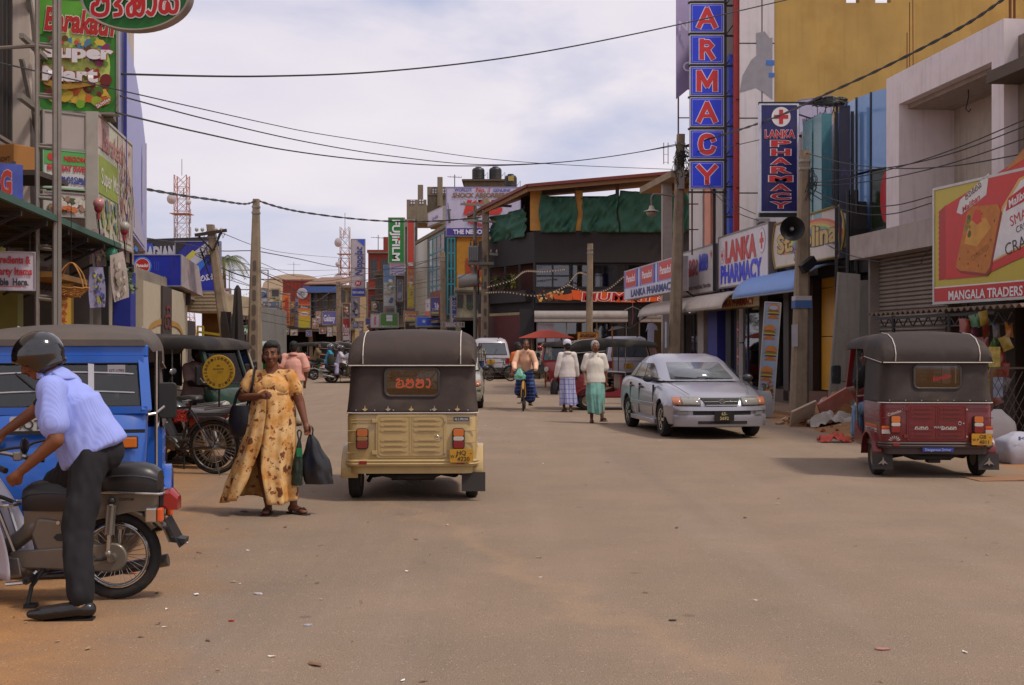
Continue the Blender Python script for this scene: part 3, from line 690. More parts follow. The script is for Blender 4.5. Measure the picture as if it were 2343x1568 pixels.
B().box(.6,ln-.4,.2,1.4,6.45,6.549).obj('recess_ceiling',RECW,WB)
B().box(ln*.62,ln*.7,.9,1.22,3.9,6.45).obj('inner_pilaster',RECW,WB)
B().box(-.75,ln+.2,-.5,1.3,3.42,3.93).obj('canopy_slab',M('a2968e',.9,dirt=.45,dcol='5c4d40',dscale=.9,streak=.35,bump=.2,bscale=10),WB)
# shutter of separate slats
sx0,sx1=-.25,wx(2210);B().box(sx0-.1,sx0,-.25,.15,.13,3.42).obj('shutter_post',M('7d746c',.7),WB)
slat=B();
slat.loft([[V((x,y,z))for y,z in((.0,0),(-.045,.025),(-.05,.055),(-.012,.085),(.02,.085),(.02,0))]for x in(sx0,sx1)])
sme=slat.mesh(M('8f8378',.6,.1,var=.15,dirt=.5,dcol='4a3c30',dscale=2.5),50)
for i in range(38):put('slat',sme,WB,(0,0,.14+i*.0865))
B().box(sx0,ln+.3,.04,.3,.1,3.42).obj('wall',M('3a302a',.8),WB)
# upper glazed room behind, stained right column with slab
UG=thing('upper_room','grey glazed upper room standing behind the white portal','building',mw=mw)
B().box(.9,1.3,2.6,3.2,7.2,13).obj('wall',CONC,UG);B().box(.9,8,3.3,5,7.0,13).obj('core',M('6a6a70',.7),UG)
for i in range(5):B().box(1.36+i*.95,2.27+i*.95,3.2,3.26,7.2,12.6).obj('pane',M('8e929c',.12,0,var=.05,dirt=.15,dcol='7a8090'),UG)
B().box(ln+.02,ln+2.2,.25,1.8,0,6.9).obj('stained_wall',M('85766a',.95,var=.15,dirt=.75,dcol='3d2f22',dscale=1.3,streak=.7,bump=.3),UG)
B().box(ln+.9,ln+2.2,.02,.25,0,6.9).obj('pilaster',M('a2968e',.9,dirt=.5,streak=.5),UG)
B().box(ln+.06,ln+3.2,-.35,1.2,6.05,6.25).obj('ledge_slab',M('5d5046',.95,dirt=.7,dcol='2e241c'),UG)
b=B()
for x in(.05,.1,.2,.24):b.tube([(ln-.6+x,.4,7.2),(ln-.6+x,.4,8.4)],.012,5)
b.tube([(.35,.3,7.2),(.35,.3,8.1)],.01,5).tube([(.47,.3,7.2),(.47,.3,8.7)],.01,5).tube([(.64,.3,7.2),(.62,.3,8.95)],.01,5)
b.obj('reinforcing_bars',RUST,WB)
B().tube([(2.6,.5,6.45),(2.6,.5,6.3),(2.5,.5,6.1),(2.62,.5,6.02),(2.7,.5,6.06)],.012,5).obj('loose_wire',BLACKM,WB)
# ---- snack shop with biscuit billboard
mp0,mp1=V((7.47,21.7,0)),V((8.35,17.5,0))
BBz0,BBz1=zat(697,21.7),zat(432,21.7)
r,wd,h=board('billboard','big yellow billboard picturing a cracker packet over a red strip','billboard',mp0,mp1,BBz0,BBz1,'b7a42a',.2,fcol='b8b4ae',fw=.04,rough=.4,dirt=.05,streak=.05)
k=h/265.0 # photo pixels of the board's left edge
RDB=M('b8231c',.45,var=.1);
shape(r,rect(.02,wd-.02,.02,36*k),RDB,-.006);shape(r,rect(.02,wd-.02,36*k,39*k),M('d8d0cc',.5),-.0065)
text(r,'MANGALA TRADERS',1.55,18*k,.155,M('dcd6d6',.5),-.012,w=2.1,bold=.025);text(r,'NO:52, FERNANDO AVE',3.35,16*k,.09,M('dcd6d6',.5),-.012,w=1.1)
# packet
ser=[(.17+.025*(i%2),.42+(1.62-.42)*i/26)for i in range(27)]
shape(r,ser+[(.42,1.72),(.5,.44)],M('a81d18',.45),-.007);shape(r,[(.42,.42),(.4,1.7),(wd-.05,2.62),(wd-.05,.95),(2.4,.62),(1.5,.42)],M('c02a20',.45,var=.12),-.009)
shape(r,[(1.75,.62),(2.05,1.5),(2.5,1.9),(wd-.05,2.2),(wd-.05,1.15),(2.7,.85)],M('c9a45a',.5),-.0105);shape(r,[(1.8,.66),(2.1,1.46),(2.55,1.86),(wd-.05,2.13),(wd-.05,1.2),(2.75,.9)],M('d6d2d2',.5),-.0115)
shape(r,[(.75,1.55),(.85,1.75),(1.7,2.1),(1.62,1.75),(.9,1.5)],M('d0ccc8',.5),-.0115)
text(r,'Maliban',1.18,1.66,.1,M('b02a22',.5),-.014,rot=.34,w=.55,shear=.2);script(r,['ma','la','ka','va','sa'],1.25,1.86,.09,.015,M('6a4a40',.5),-.014,rot=.36)
# cracker
ck=[(.72,.62),(.85,.55),(1.6,.46),(1.72,.55),(2.02,1.46),(1.94,1.56),(1.2,1.6),(1.06,1.5)]
shape(r,[(x+.04,z-.05)for x,z in ck],M('8a2a18',.5),-.012);shape(r,ck,M('b8722f',.6,var=.2,scale=9),-.013)
shape(r,[(.98,1.0),(1.35,.92),(1.75,1.2),(1.6,1.38),(1.15,1.36)],M('c9923f',.6,var=.2),-.0135);shape(r,[(1.2,1.38),(1.3,1.54),(1.46,1.52),(1.5,1.33),(1.36,1.28)],M('c43a22',.5),-.014)
blobs(r,9,1.0,1.2,1.05,1.5,['5c6a24','6f7a30','4a5820'],.03,.06,-.0145)
b=B()
for(a,c)in((.85,.75),(1.1,.65),(1.4,.6),(1.6,.75),(1.75,1.0),(1.85,1.3),(1.5,1.45),(1.1,.85),(1.35,.8)):b.poly([(x,-.0155,z)for x,z in oval(a,c,.018,.02,8)])
b.obj('print',M('7a4418',.6),r);text(r,'CRACKER',1.45,.82,.09,M('a0622a',.6),-.0155,rot=.35)
shape(r,[(2.15,1.42),(2.22,1.62),(2.8,1.82),(2.75,1.55)],M('b81d1c',.5),-.0135);text(r,'Maliban',2.5,1.6,.13,M('e0dada',.5),-.017,rot=.28,w=.55,shear=.15)
text(r,'SMART',2.62,1.33,.17,M('b8262a',.5),-.015,rot=.24,bold=.0);text(r,'CREAM',2.66,1.15,.11,M('3a3640',.5),-.015,rot=.22,bold=0);text(r,'CRACKER',2.75,.93,.2,M('2c3040',.5),-.015,rot=.2,bold=.0,w=1.25)
shape(r,[(2.1,2.05),(2.8,2.45),(3.8,2.6),(3.8,2.25),(2.7,2.2)],M('b5743a',.6,var=.2),-.0135)
b=B().bar((.3,.2,.5),(.3,.95,.3),.06).bar((wd-.5,.2,.5),(wd-.5,.95,.3),.06);b.obj('bracket',STEEL,r)
mw,ln=frame(rfp(2198),rfp(2700));SS=thing('snack_shop','dark small grocery shop under a corrugated tin roof','building',mw=mw)
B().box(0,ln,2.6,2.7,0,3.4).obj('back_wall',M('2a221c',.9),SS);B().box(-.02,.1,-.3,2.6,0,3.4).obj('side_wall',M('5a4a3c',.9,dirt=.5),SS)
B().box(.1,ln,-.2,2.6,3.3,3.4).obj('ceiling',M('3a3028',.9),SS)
def corr(u,v):return(-.9+u*(ln+.9),-1.4+v*1.3,2.16+v*.09+.03*sin(u*2*pi*34))
B().grid(corr,34*6,1).obj('tin_roof',M('6a5a4c',.7,.2,dirt=.6,dcol='4a3324'),SS,solid=.012)
b=B()
for x in(.0,2.2):b.tube([(x,-1.3,0),(x,-1.3,2.12)],.035,7)
b.bar((-.9,-1.3,2.08),(ln*.6,-1.3,2.08),.05)
for i in range(12):b.bar((i*.4-.6,-1.3,2.08),(i*.4-.4,-1.3,1.9),.02).bar((i*.4-.4,-1.3,1.9),(i*.4-.2,-1.3,2.08),.02)
b.bar((-.9,-1.3,1.9),(4.2,-1.3,1.9),.025);b.obj('roof_frame',STEEL,SS)
for z in(.9,1.5,2.1):
 sh=B().box(.2,ln,2.1,2.55,z,z+.04).obj('shelf',M('4a3a2c',.8),SS);b=B();rd=random.Random(int(z*10));a=.25
 while a<5:
  ww=rd.uniform(.1,.25);b.mat(rd.randrange(5)).box(a,a+ww,2.15,2.4,z+.04,z+.04+rd.uniform(.12,.4));a+=ww+.02
 b.obj('grocery_boxes',[M(c,.6)for c in('8a3a2a','3a5a6a','b09a4a','6a6a60','2a2a30')],sh)
# ================================================================ corner restaurant facing us
MX0,MX1,MY=(1222-1171)*58/F,8.6,58.0
MB_=thing('restaurant_building','black three storey corner building with green tarpaulins under its roof','building',loc=(MX0,MY,0))
BLK=M('241f20',.8,var=.1,dirt=.2,dcol='3a322e',streak=.2);mln=MX1-MX0
Z=lambda y:zat(y,58)
lw0=(-1.75-MX0,5.6) # far end of the left wing in local plan
def wing(u,y=0): # point along the wing, 0 at the corner
 d=V((lw0[0],lw0[1]));q=d*u;n_=V((-d.y,d.x)).normalized()*(-y);return q.x+n_.x*-1,q.y+n_.y*-1
MB_b=B().box(0,mln,0,.5,Z(601),Z(528));MB_b.box(0,mln,.02,.5,Z(711),Z(661))
MB_b.obj('band_wall',BLK,MB_)
B().box(-.6,mln,5,5.2,0,9.25).box(0,mln,.5,5,Z(600),Z(596)).box(0,mln,.5,5,Z(708),Z(703)).obj('inner_structure',M('3a322c',.9),MB_)
b=B()
for z0,z1 in((Z(601),Z(530)),(Z(711),Z(668))):
 b.loft([[V((*wing(u),z))for u in(0,1)]+[V((wing(u)[0]+.5,wing(u)[1]+.3,z))for u in(1,0)]for z in(z0,z1)])
b.obj('wing_wall',BLK,MB_)
b=B();b.loft([[V((*wing(u,-.6),z))for u in(0.02,1)]+[V((wing(u,-.6)[0]+.25,wing(u,-.6)[1]+.1,z))for u in(1,0.02)]for z in(Z(601),Z(668))]);b.obj('wing_back',M('4a201c',.8),MB_)
for i in range(5):
 x,y=wing(i/4.0);B().box(x-.05,x+.05,y-.05,y+.06,Z(668),Z(601)).obj('mullion',BLACKM,MB_)
# corner column and the first floor windows, one pane each
xs=[0,1.75,2.6+.0,4.35,5.1,6.9,mln]
for i in range(len(xs)-1):
 f=joined_window(MB_,xs[i]+.02,xs[i+1]-.02,Z(660)+.01,Z(603),2 if i==0 else 1,2 if i in(0,3)else 1,BLACKM,glass((.32,.36,.46),.72),y=.15,t=.08)
B().box(.3,mln-.3,1.6,1.7,Z(658),Z(612)).obj('blue_screen',M('4f5a86',.6,var=.1),MB_)
b=B().box(.0,mln,.45,.5,Z(612),Z(603));b.obj('fascia_board',M('8a867a',.7),MB_)
shape(MB_,oval(1.0,Z(630),.32,.5),M('7a3a32',.5),1.5,'poster');shape(MB_,oval(4.9,Z(632),.3,.3),M('8a3a34',.5),1.5,'poster')
# roof: red gutter fascia rising to the right, dark underside
zr0,zr1=9.05,9.75
b=B();b.add([(-.3,-.9,zr0),(mln,-.9,zr1),(mln,6,zr1+.25),(-.3,6,zr0+.25)],[(0,1,2,3)]);b.add([(-3.4,5.4,zr0-.75),(-.3,-.9,zr0),(-.3,6,zr0+.25),(-3.4,9,zr0-.5)],[(0,1,2,3)])
b.obj('roof',M('6a4a3c',.7,dirt=.3),MB_,solid=.05)
b=B();b.bar((-.33,-.95,zr0-.03),(mln,-.95,zr1-.03),.16,.14).bar((-3.4,5.4,zr0-.8),(-.33,-.95,zr0-.03),.16,.14);b.obj('gutter',M('6b2a22',.5,dirt=.3),MB_)
b=B();b.bar((-.3,-.8,zr0-.2),(mln,-.8,zr1-.2),.08,.18);b.bar((-3.3,5.4,zr0-.95),(-.3,-.8,zr0-.2),.08,.18);b.obj('fascia_board',M('8a6a4c',.8),MB_)
for x in(.0,2.0,3.95,6.0,8.2):
 B().box(x-.08,x+.08,.1,.3,Z(528),zr0+.7*x/mln-.1).obj('roof_post',M('6a5440',.8),MB_)
for x0,x1 in((-.2,.35),(1.95,2.3)):B().box(x0,x1,-.01,.05,Z(528),8.9).obj('wood_panel',M('b0803f',.8,var=.15),MB_)
TARP=M('2c5a49',.75,var=.18,scale=3,dirt=.2,dcol='16352c')
def tarp(root,x0,x1,zt0,zt1,zb,wx_=0,seed=0,fn=None):
 def g(u,v):
  x=x0+(x1-x0)*u;z=zb+(zt0+(zt1-zt0)*u-.1*sin(pi*u)-zb)*v
  d=.07*sin(7*(u+.6*v)+seed)+.26*NZ.noise(V((u*4+v*2,v*2-u,seed)))+.2*NZ.noise(V((u*11-v*6,v*4,seed*2)))
  x+=.1*sin(7*v+seed)*(.5-u);return(x,-.12+d*.9,z)if not fn else fn(u,d,z)
 return B().grid(g,28,16).obj('tarpaulin',TARP,root,smooth=60,solid=.01)
tarp(MB_,.25,2.0,8.75,8.6,Z(528)-.1,seed=1);tarp(MB_,2.25,3.95,8.55,8.8,Z(528)-.1,seed=4);tarp(MB_,4.0,6.3,8.9,9.0,Z(528)-.1,seed=7);tarp(MB_,6.3,mln,9.0,9.1,Z(528)-.1,seed=9)
tarp(MB_,0,1,8.2,8.4,Z(535),seed=2,fn=lambda u,d,z:(wing(.75-u*.62,.1+d)[0],wing(.75-u*.62,.1+d)[1],z-.1))
# restaurant sign: ribbon with red letters
SG=thing('restaurant_sign','black fascia sign with orange ribbon and red letters over the restaurant','sign',loc=(MX0+.05,MY-.08,Z(694)))
sh_=Z(661)-Z(694);B().box(0,6.6,-.06,.06,0,sh_).obj('panel',M('1c1716',.5),SG)
blobs(SG,40,.02,1.35,.02,sh_-.02,['b8702a','d09a3c','8a4218','e0c080','5a2a14'],.04,.14,-.065)
shape(SG,[(.75,.45),(.9,.2),(1.5,.12),(1.75,.14),(1.75,.48),(1.5,.42),(1.1,.35),(.7,.5)],M('c4561c',.5),-.095);shape(SG,[(1.7,.62),(2.4,.55),(4.5,.5),(6.6,.58),(6.6,.12),(4.5,.02),(2.4,.1),(1.78,.17)],M('d8561c',.5,var=.08),-.1)
text(SG,"MUMMY'S",4.2,.31,.4,M('b01418',.5),-.125,w=4.0,bold=.02,outline=M('f0dcd0',.5),ow=.04,shear=.08)
# shop front on the ground floor
for x0,x1 in((0,4.4),(4.95,mln)):
 bb=B().tube([(x0,-.12,2.95),(x1,-.12,2.95)],.26,10);bb.box(x0,x1,-.36,-.1,2.68,2.8);bb.obj('shutter_housing',M('97908c',.6,dirt=.3,streak=.2),MB_,smooth=40)
[B().box(a,c,-.03,.4,0,3.3).obj('pier',M('1f1c1f',.7),MB_)for a,c in((-.7,0),(4.45,4.9))]
joined_window(MB_,.1,4.4,.25,2.7,3,1,M('8a8480',.5),glass((.38,.4,.42),.7),y=.1,t=.06);joined_window(MB_,4.95,mln,.25,2.7,2,1,M('8a8480',.5),glass((.38,.4,.42),.7),y=.1,t=.06)
B().box(0,mln,-.1,.5,0,.24).obj('step',M('6a5a4c',.9),MB_)
for x0,x1,z0,z1,c in((2.5,3.1,.3,2.4,'5a6a78'),(3.2,4.2,1.4,2.4,'2f3a6a'),(5.2,6.2,1.2,2.4,'2c3566'),(6.3,7.1,.3,2.6,'8a5a1c'),(6.5,7.4,1.6,2.6,'7a2320'),(1.3,2.3,.3,1.2,'4a3428')):
 B().box(x0,x1,2.2,2.5,z0,z1).obj('cabinet',M(c,.6,var=.15),MB_)
shape(MB_,rect(.15,.95,1.75,2.6),M('a8a8b8',.6),.06,'poster');shape(MB_,oval(.55,1.35,.34,.38,12),M('b09a6a',.7,var=.3,scale=20),.055,'garland_disc');shape(MB_,oval(.55,1.35,.2,.22,12),M('c8b8a0',.7),.045,'garland_disc');shape(MB_,rect(1.0,1.4,1.15,1.42),M('b8b8c0',.6),.06,'poster')
text(MB_,'Coffee',1.2,1.33,.08,M('3a3a5a',.5),.05);text(MB_,'Tea',1.2,1.22,.08,M('3a3a5a',.5),.05)
# wing ground floor and balcony planter
x1,y1=wing(1);x5,y5=wing(.15)
b=B();b.loft([[V((x5,y5,z)),V((x1,y1,z)),V((x1+.4,y1+.3,z)),V((x5+.4,y5+.3,z))]for z in(0,3.05)]);b.obj('wing_shutter',M('541c1a',.7,dirt=.3),MB_)
b=B();b.loft([[V((*wing(u,.35),z))for u in(.05,.95)]+[V((*wing(u,-.1),z))for u in(.95,.05)]for z in(Z(690),Z(664))]);b.obj('planter_box',BLK,MB_)
def leaf_plant(root,name,c,h,n,seed,col='4a5a2c',L=.35,wd=.05,stuff=False):
 rd=random.Random(seed);b=B()
 for i in range(n):
  a=rd.uniform(0,6.28);t=rd.uniform(.2,1);p=V(c)+V((rd.uniform(-.12,.12),rd.uniform(-.12,.12),h*t*.8));d=V((cos(a),sin(a),rd.uniform(.1,1.1))).normalized();s=d.cross(V((0,0,1))).normalized()*wd;e=p+d*L*rd.uniform(.6,1.2)
  m_=(p+e)/2+V((0,0,.05));b.add([p,m_-s,e+V((0,0,-.1)),m_+s],[(0,1,2,3)])
 return b.obj(name,M(col,.7,var=.4,scale=3),root)
for i,u in enumerate((.3,.42,.62)):
 x,y=wing(u,.1);pt=thing('potted_plant',['tall yellow-leaved plant at the planter end by the corner','spiky green plant in the middle of the black planter','thin leggy plant on the black balcony planter'][i],'plant',loc=(MX0+x,MY+y,Z(664)))
 leaf_plant(pt,'leaf',(0,0,0),.9,70,i,['8a8a3c','3c5426','5c6a34'][i],.4);B().tube([(0,0,0),(.03,0,.9)],.02,5).obj('stem',M('5a4a34',.9),pt)
# concrete canopy between restaurant and pharmacy
CN=thing('concrete_canopy','weathered concrete entrance canopy on a pale column beside the pharmacy','canopy',loc=(0,0,0))
b=B();cy0,cy1=46.0,52.0
p_=[P(1463,428,51),P(1535,372,46),P(1592,372,46),P(1592,428,51)]
b.loft([[V((q.x,q.y,z))for q in p_]for z in(7.9,8.15)]);b.obj('slab',M('8f7d66',.9,dirt=.6,dcol='3a3026',dscale=1.2,streak=.3),CN)
b=B().box((1514-1171)*48/F,(1536-1171)*48/F,47.8,48.2,0,7.9);b.obj('column',M('a79c96',.8,dirt=.3,streak=.2),CN)
B().bar(((1525-1171)*48/F,48,7.75),((1590-1171)*48/F,48,7.9),.3,.3).obj('cross_beam',M('7a6148',.9),CN)
b=B()
for x in(1518,1528):b.tube([P(x,376,47),P(x,327,47)],.015,5)
for z in(8.6,8.9):b.tube([V((P(1518,0,47).x,47,z)),V((P(1528,0,47).x,47,z))],.008,4)
b.obj('reinforcing_bars',RUST,CN)

# ================================================================ right-hand row beyond the corner
def far_building(name,label,x0,x1,ytop,Y,col,floors=2,nx=2,depth=10,win='2a2c30',sh=3.0,Yr=None,roof=None,win_h=.55,dirt=.4,shopcol='1d1916',ledge=True,blank=False):
 a=P(x0,0,Y);c=P(x1,0,Yr or Y);h=zat(ytop,Y);mw,ln=frame((a.x,a.y,0),(c.x,c.y,0));r=thing(name,label,'building',mw=mw)
 wm=M(col,.9,var=.12,dirt=dirt,dcol='4a3c30',dscale=.7,streak=.35)
 B().box(0,ln,0,depth,sh,h).box(0,.3,0,depth,0,sh).box(ln-.3,ln,0,depth,0,sh).obj('wall',wm,r)
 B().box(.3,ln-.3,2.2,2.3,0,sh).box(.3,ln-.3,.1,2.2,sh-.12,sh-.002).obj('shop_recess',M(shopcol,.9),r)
 B().box(-.05,ln+.05,-.5,.2,sh-.1,sh+.06).obj('ledge',M('6a5d50',.9,dirt=.5),r)
 if not blank:
  fh=(h-sh-.3)/max(floors,1)
  for j in range(floors):
   for i in range(nx):
    a0=ln*(i+.18)/nx;a1=ln*(i+.82)/nx;z0=sh+.3+fh*j+fh*(.5-win_h/2);z1=z0+fh*win_h
    joined_window(r,a0,a1,z0,z1,2,1,M('4a4640',.6),M(win,.25,spec=.6),y=-.03,t=.05)
   if ledge:B().box(-.03,ln+.03,-.18,.1,sh+.3+fh*(j+1)-.18,sh+.3+fh*(j+1)-.06).obj('ledge',M('6e6256',.9,dirt=.5),r)
 if roof=='tin':B().loft([[V((-.4,-.7,h-.1)),V((ln+.4,-.7,h-.1)),V((ln+.4,-.7,h)),V((-.4,-.7,h))],[V((-.4,depth,h+1.1)),V((ln+.4,depth,h+1.1)),V((ln+.4,depth,h+1.2)),V((-.4,depth,h+1.2))]]).obj('roof',M('7a5a44',.8,dirt=.5),r)
 else:B().box(-.08,ln+.08,-.08,.25,h-.12,h+.1).obj('parapet',wm,r)
 return r,ln,h
# mossy cream mill, yellow wall house, teal glass house
r,ln,h=far_building('old_building','mossy cream two storey building left of the black restaurant',1042,1104,662,66,'a39a80',1,3,dirt=.8)
script(r,['ma','sa','la'],ln*.75,h-.9,.4,.06,M('3a5a34',.8),-.05,kx=.7)
r,ln,h=far_building('yellow_building','yellow rendered building with a big red letter B and red triangle',1043,1108,538,70,'b8812e',1,1,dirt=.2,blank=True)
text(r,'B',ln*.62,zat(615,70),1.15,M('a33a1c',.6),-.03,bold=.05);shape(r,[(ln*.4,zat(692,70)),(ln-.02,zat(692,70)),(ln-.02,zat(648,70)),(ln*.62,zat(648,70))],M('b03a1c',.6),-.02)
r,ln,h=far_building('teal_building','narrow building of dark glass in turquoise frames',1020,1044,540,70,'4a4c4c',1,1,blank=True)
joined_window(r,.05,ln-.05,3.3,h-.1,2,5,M('2f7f88',.5),M('20262a',.15,spec=.7),y=-.05,t=.09)
r,ln,h=far_building('teal_building','grey concrete building with tall turquoise framed window wall',952,1020,556,84,'77705f',1,1,Yr=72,blank=True,dirt=.5)
joined_window(r,ln*.5,ln-.1,4.2,h-.3,4,4,M('2f757c',.5),M('8f9aa0',.12,spec=.8),y=-.06,t=.09)
B().box(ln*.55,ln-.2,-.1,0,3.2,4.9).obj('red_panel',M('70301f',.7),r)
B().box(.1,ln*.45,-.08,0,3.2,h-.2).obj('tall_pane',M('9a937c',.3,var=.15,streak=.4),r)
# rough concrete roof structure with pierced parapet
r=thing('roof_structure','unfinished concrete roof walls with pierced blocks and bare columns','building',loc=(P(930,0,86).x,86,0))
px_=86/F;X=lambda x:(x-930)*px_;RC=M('7d7260',.95,var=.15,dirt=.6,dcol='463b2e',streak=.5)
b=B().box(0,X(975),0,4,zat(510,86),zat(467,86)).box(X(975),X(1024),1,5,zat(510,86),zat(444,86));b.obj('wall',RC,r)
B().box(X(975),X(1024),.9,1.2,zat(444,86),zat(424,86)).box(0,X(975),.0,.25,zat(467,86),zat(457,86)).obj('parapet',RC,r)
for x,yt in((960,421),(1005,403)):B().box(X(x)-.18,X(x)+.18,.5,.9,zat(470,86),zat(yt,86)).obj('column',RC,r)
for x,y in((944,462),(964,462),(992,434),(1015,434)):
 for dx in(-3,3):
  for dy in(-3,3):
   B().prism(oval(X(x+dx),zat(y+dy,86),.065,.065,10),(.85 if x>975 else-.05),(.9 if x>975 else 0)-.003).obj('block_hole',M('c8c8d8',.9),r)
B().box(X(929),X(955),-.8,0,0,zat(505,86)).obj('wall',M('4a4238',.9,dirt=.4),r)
B().box(X(929),X(952),-1.1,-.8,zat(516,84),zat(503,84)).obj('roof_edge',M('8a8070',.9),r)
r,ln,h=far_building('red_building','brick red rendered building behind the green film sign',842,893,575,96,'84392e',2,2,dirt=.3)
B().box(ln*.62,ln+.3,1,6,h,zat(540,96)).obj('stair_tower',M('84392e',.9,streak=.3),r)
r,ln,h=far_building('shop_building','dark narrow shop building with balconies behind the picture poster',858,925,625,90,'5d5044',2,2)
r,ln,h=far_building('shop_building','ochre and brown shop building left of the paint sign',775,812,655,110,'8a7450',2,2)
r,ln,h=far_building('shop_building','brown two storey shop with a blue tin roof',708,778,650,118,'6d5a48',1,3,roof='tin',shopcol='2a221c')
B().box(-.5,ln+.3,-1.3,-.5,h-.9,h-.3).obj('tin_fringe',M('3a5a96',.6,dirt=.4),r)
r,ln,h=far_building('red_building','red corrugated upper wall behind the film shop signs',647,740,642,132,'8f3a2a',1,4,dirt=.25,blank=True)
for i in range(30):B().box(ln*i/30,ln*i/30+.09,-.05,0,3.2,h-.1).obj('corrugation',M('8a3628',.8),r)
r,ln,h=far_building('shop_building','low cluttered shopfront under orange and yellow signs',640,712,700,122,'5a4c3c',1,3)
r,ln,h=far_building('shop_building','small grey shopfront at the far bend of the street',560,640,716,125,'6a6458',1,4)
# pale vaulted hall far behind
r=thing('vaulted_hall','pale hall with curved roof and one dark window beyond the red wall','building',loc=(P(600,0,190).x,190,0));k=190/F
pol=[(0,0),(150*k*.95,0),(150*k*.95,zat(655,190))]+[(75*k*.95+75*k*.95*cos(pi*i/12),zat(655,190)+(zat(627,190)-zat(655,190))*sin(pi*i/12))for i in range(1,12)]+[(0,zat(655,190))]
B().prism(pol,0,20).obj('wall',M('b3a58e',.9,var=.08,dirt=.2),r)
joined_window(r,19*k,41*k,zat(682,190),zat(660,190),1,1,M('8a8070',.8),M('2f3138',.3),y=-.1,t=.2)
# ---- signs hung on the row
def fsign(x0,x1,y0,y1,Y,col,label,txt=None,tcol='e8e4e0',vert=0,depth=.25,cat='sign',Yr=None,name='shop_sign',h=None,w=None,fcol='8a8680',dirt=.1):
 a=P(x0,0,Y);c=P(x1,0,Yr or Y);r,wd,hh=board(name,label,cat,(a.x,a.y),(c.x,c.y),zat(y1,Y),zat(y0,Y),col,depth,fcol=fcol,fw=.05,dirt=dirt)
 if txt:
  if vert:text(r,txt,wd/2,hh/2,h or wd*.55,M(tcol,.5),-.03,w=w or hh*.8,bold=.03,rot=vert*pi/2)
  else:text(r,txt,wd/2,hh/2,h or hh*.45,M(tcol,.5),-.03,w=w or wd*.8,bold=.03)
 return r,wd,hh
r,wd,h=fsign(888,925,498,603,82,'0f7a2c','tall green film brand sign with white letters running downwards','FUJiFILM','dcdce0',-1,.5,w=2.75,h=.52)
shape(r,oval(wd*.68,h*.53,.09,.09,10),M('c02020',.5),-.05)
r,wd,h=fsign(891,925,603,631,82,'a8a2c0','small lilac phone number board hung under the green sign');
for i,(t,c)in enumerate((('DISCOUNT','a8203c'),('Alexander','2a2a6a'),('Colour Labs (Pte) Ltd.','2a2a6a'),('TEL : 031 - 2227070','2a2a6a'))):text(r,t,wd/2,h-.14-i*.19,.1,M(c,.5),-.03,w=wd*.8)
r,wd,h=fsign(931,948,502,708,79,'b4382a','very tall narrow red banner fading to yellow at its foot')
for z0,z1,c in((.1,1.5,'b09a30'),(1.5,2.2,'b87a2c'),(2.2,2.7,'b85a2c')):shape(r,rect(.05,wd-.05,z0,z1),M(c,.6),-.03)
blobs(r,14,.08,wd-.08,.7,2.6,['7a6a8a','c8b890','8a7a5a'],.05,.12,-.04);shape(r,rect(.08,wd-.08,2.8,3.0),M('d8c8c0',.5),-.04)
r,wd,h=fsign(803,835,547,660,100,'a6a0a8','tall pale grey paint sign with dark blue slanted word reading upwards');text(r,'Nippolac',wd*.52,h*.55,.62,M('23357c',.5),-.03,w=2.4,rot=pi/2,bold=.02,shear=.25);text(r,'PAINTS',wd*.84,h*.62,.14,M('23357c',.5),-.03,rot=pi/2)
shape(r,[(wd*.4,h-.05),(wd-.05,h-.05),(wd-.05,h-.6)],M('2a50c0',.5),-.03);shape(r,oval(wd*.5,.42,.26,.22,14),M('b03030',.5),-.03);text(r,'N',wd*.5,.42,.24,M('d8d8e0',.5),-.04)
r,wd,h=fsign(804,836,660,679,100,'2540a8','blue name strip beneath the tall paint sign','PAINTS & HARDWARE','d0d8e8',h=.2)
r,wd,h=fsign(803,822,680,728,99,'8a8894','black and white picture poster below the paint sign');blobs(r,12,.05,wd-.05,.1,h-.1,['3a3a40','55555c','26262a','a8a8b0'],.08,.22,-.03)
r,wd,h=fsign(838,852,645,735,97,'b09a6e','faded tan vertical poster beside the red building');blobs(r,6,.05,wd-.05,.3,h-.3,['8a7aa0','7a6a4a','c8b890'],.08,.16,-.03)
r,wd,h=fsign(877,903,606,703,86,'a4a6a8','tall white picture poster of a building above the tool sign');shape(r,rect(.05,wd-.05,h*.6,h-.05),M('5f7fa8',.6),-.03);blobs(r,14,.05,wd-.05,.1,h*.7,['c8ccd0','6a7a5a','8a8a90','b0a85a','4a5a7a'],.06,.2,-.04)
r,wd,h=fsign(877,905,700,724,85,'807a76','grey power tool brand sign with orange dot');text(r,'BLACK&',wd*.58,h*.64,.2,M('2a2626',.5),-.03,w=wd*.58);text(r,'DECKER',wd*.58,h*.32,.2,M('2a2626',.5),-.03,w=wd*.58);shape(r,oval(wd*.16,h*.6,.07,.07,10),M('c05a2a',.5),-.03)
r,wd,h=fsign(869,911,716,751,84,'4a7a34','green shop sign with a small white label in its middle');shape(r,rect(wd*.35,wd*.68,h*.45,h*.85),M('c8c8d0',.5),-.03);text(r,'Hardware Stores',wd/2,.14,.12,M('c8d0b8',.5),-.03)
r,wd,h=fsign(848,868,718,750,86,'a49aa0','pale pink upright sign left of the green one');shape(r,rect(wd*.4,wd*.6,.2,h-.2),M('a04a6a',.5),-.03)
r,wd,h=fsign(836,848,728,744,92,'4a429a','small violet sign at the brick red building')
r,wd,h=fsign(984,1018,680,722,74,'5a549c','violet and blue box sign with white number and letter','3K','d8d8e8',w=.42,h=.4);shape(r,rect(.08,wd-.08,.1,.22),M('c0b050',.5),-.03);text(r,'TAILORS',wd/2,.36,.13,M('c8c8e0',.5),-.03)
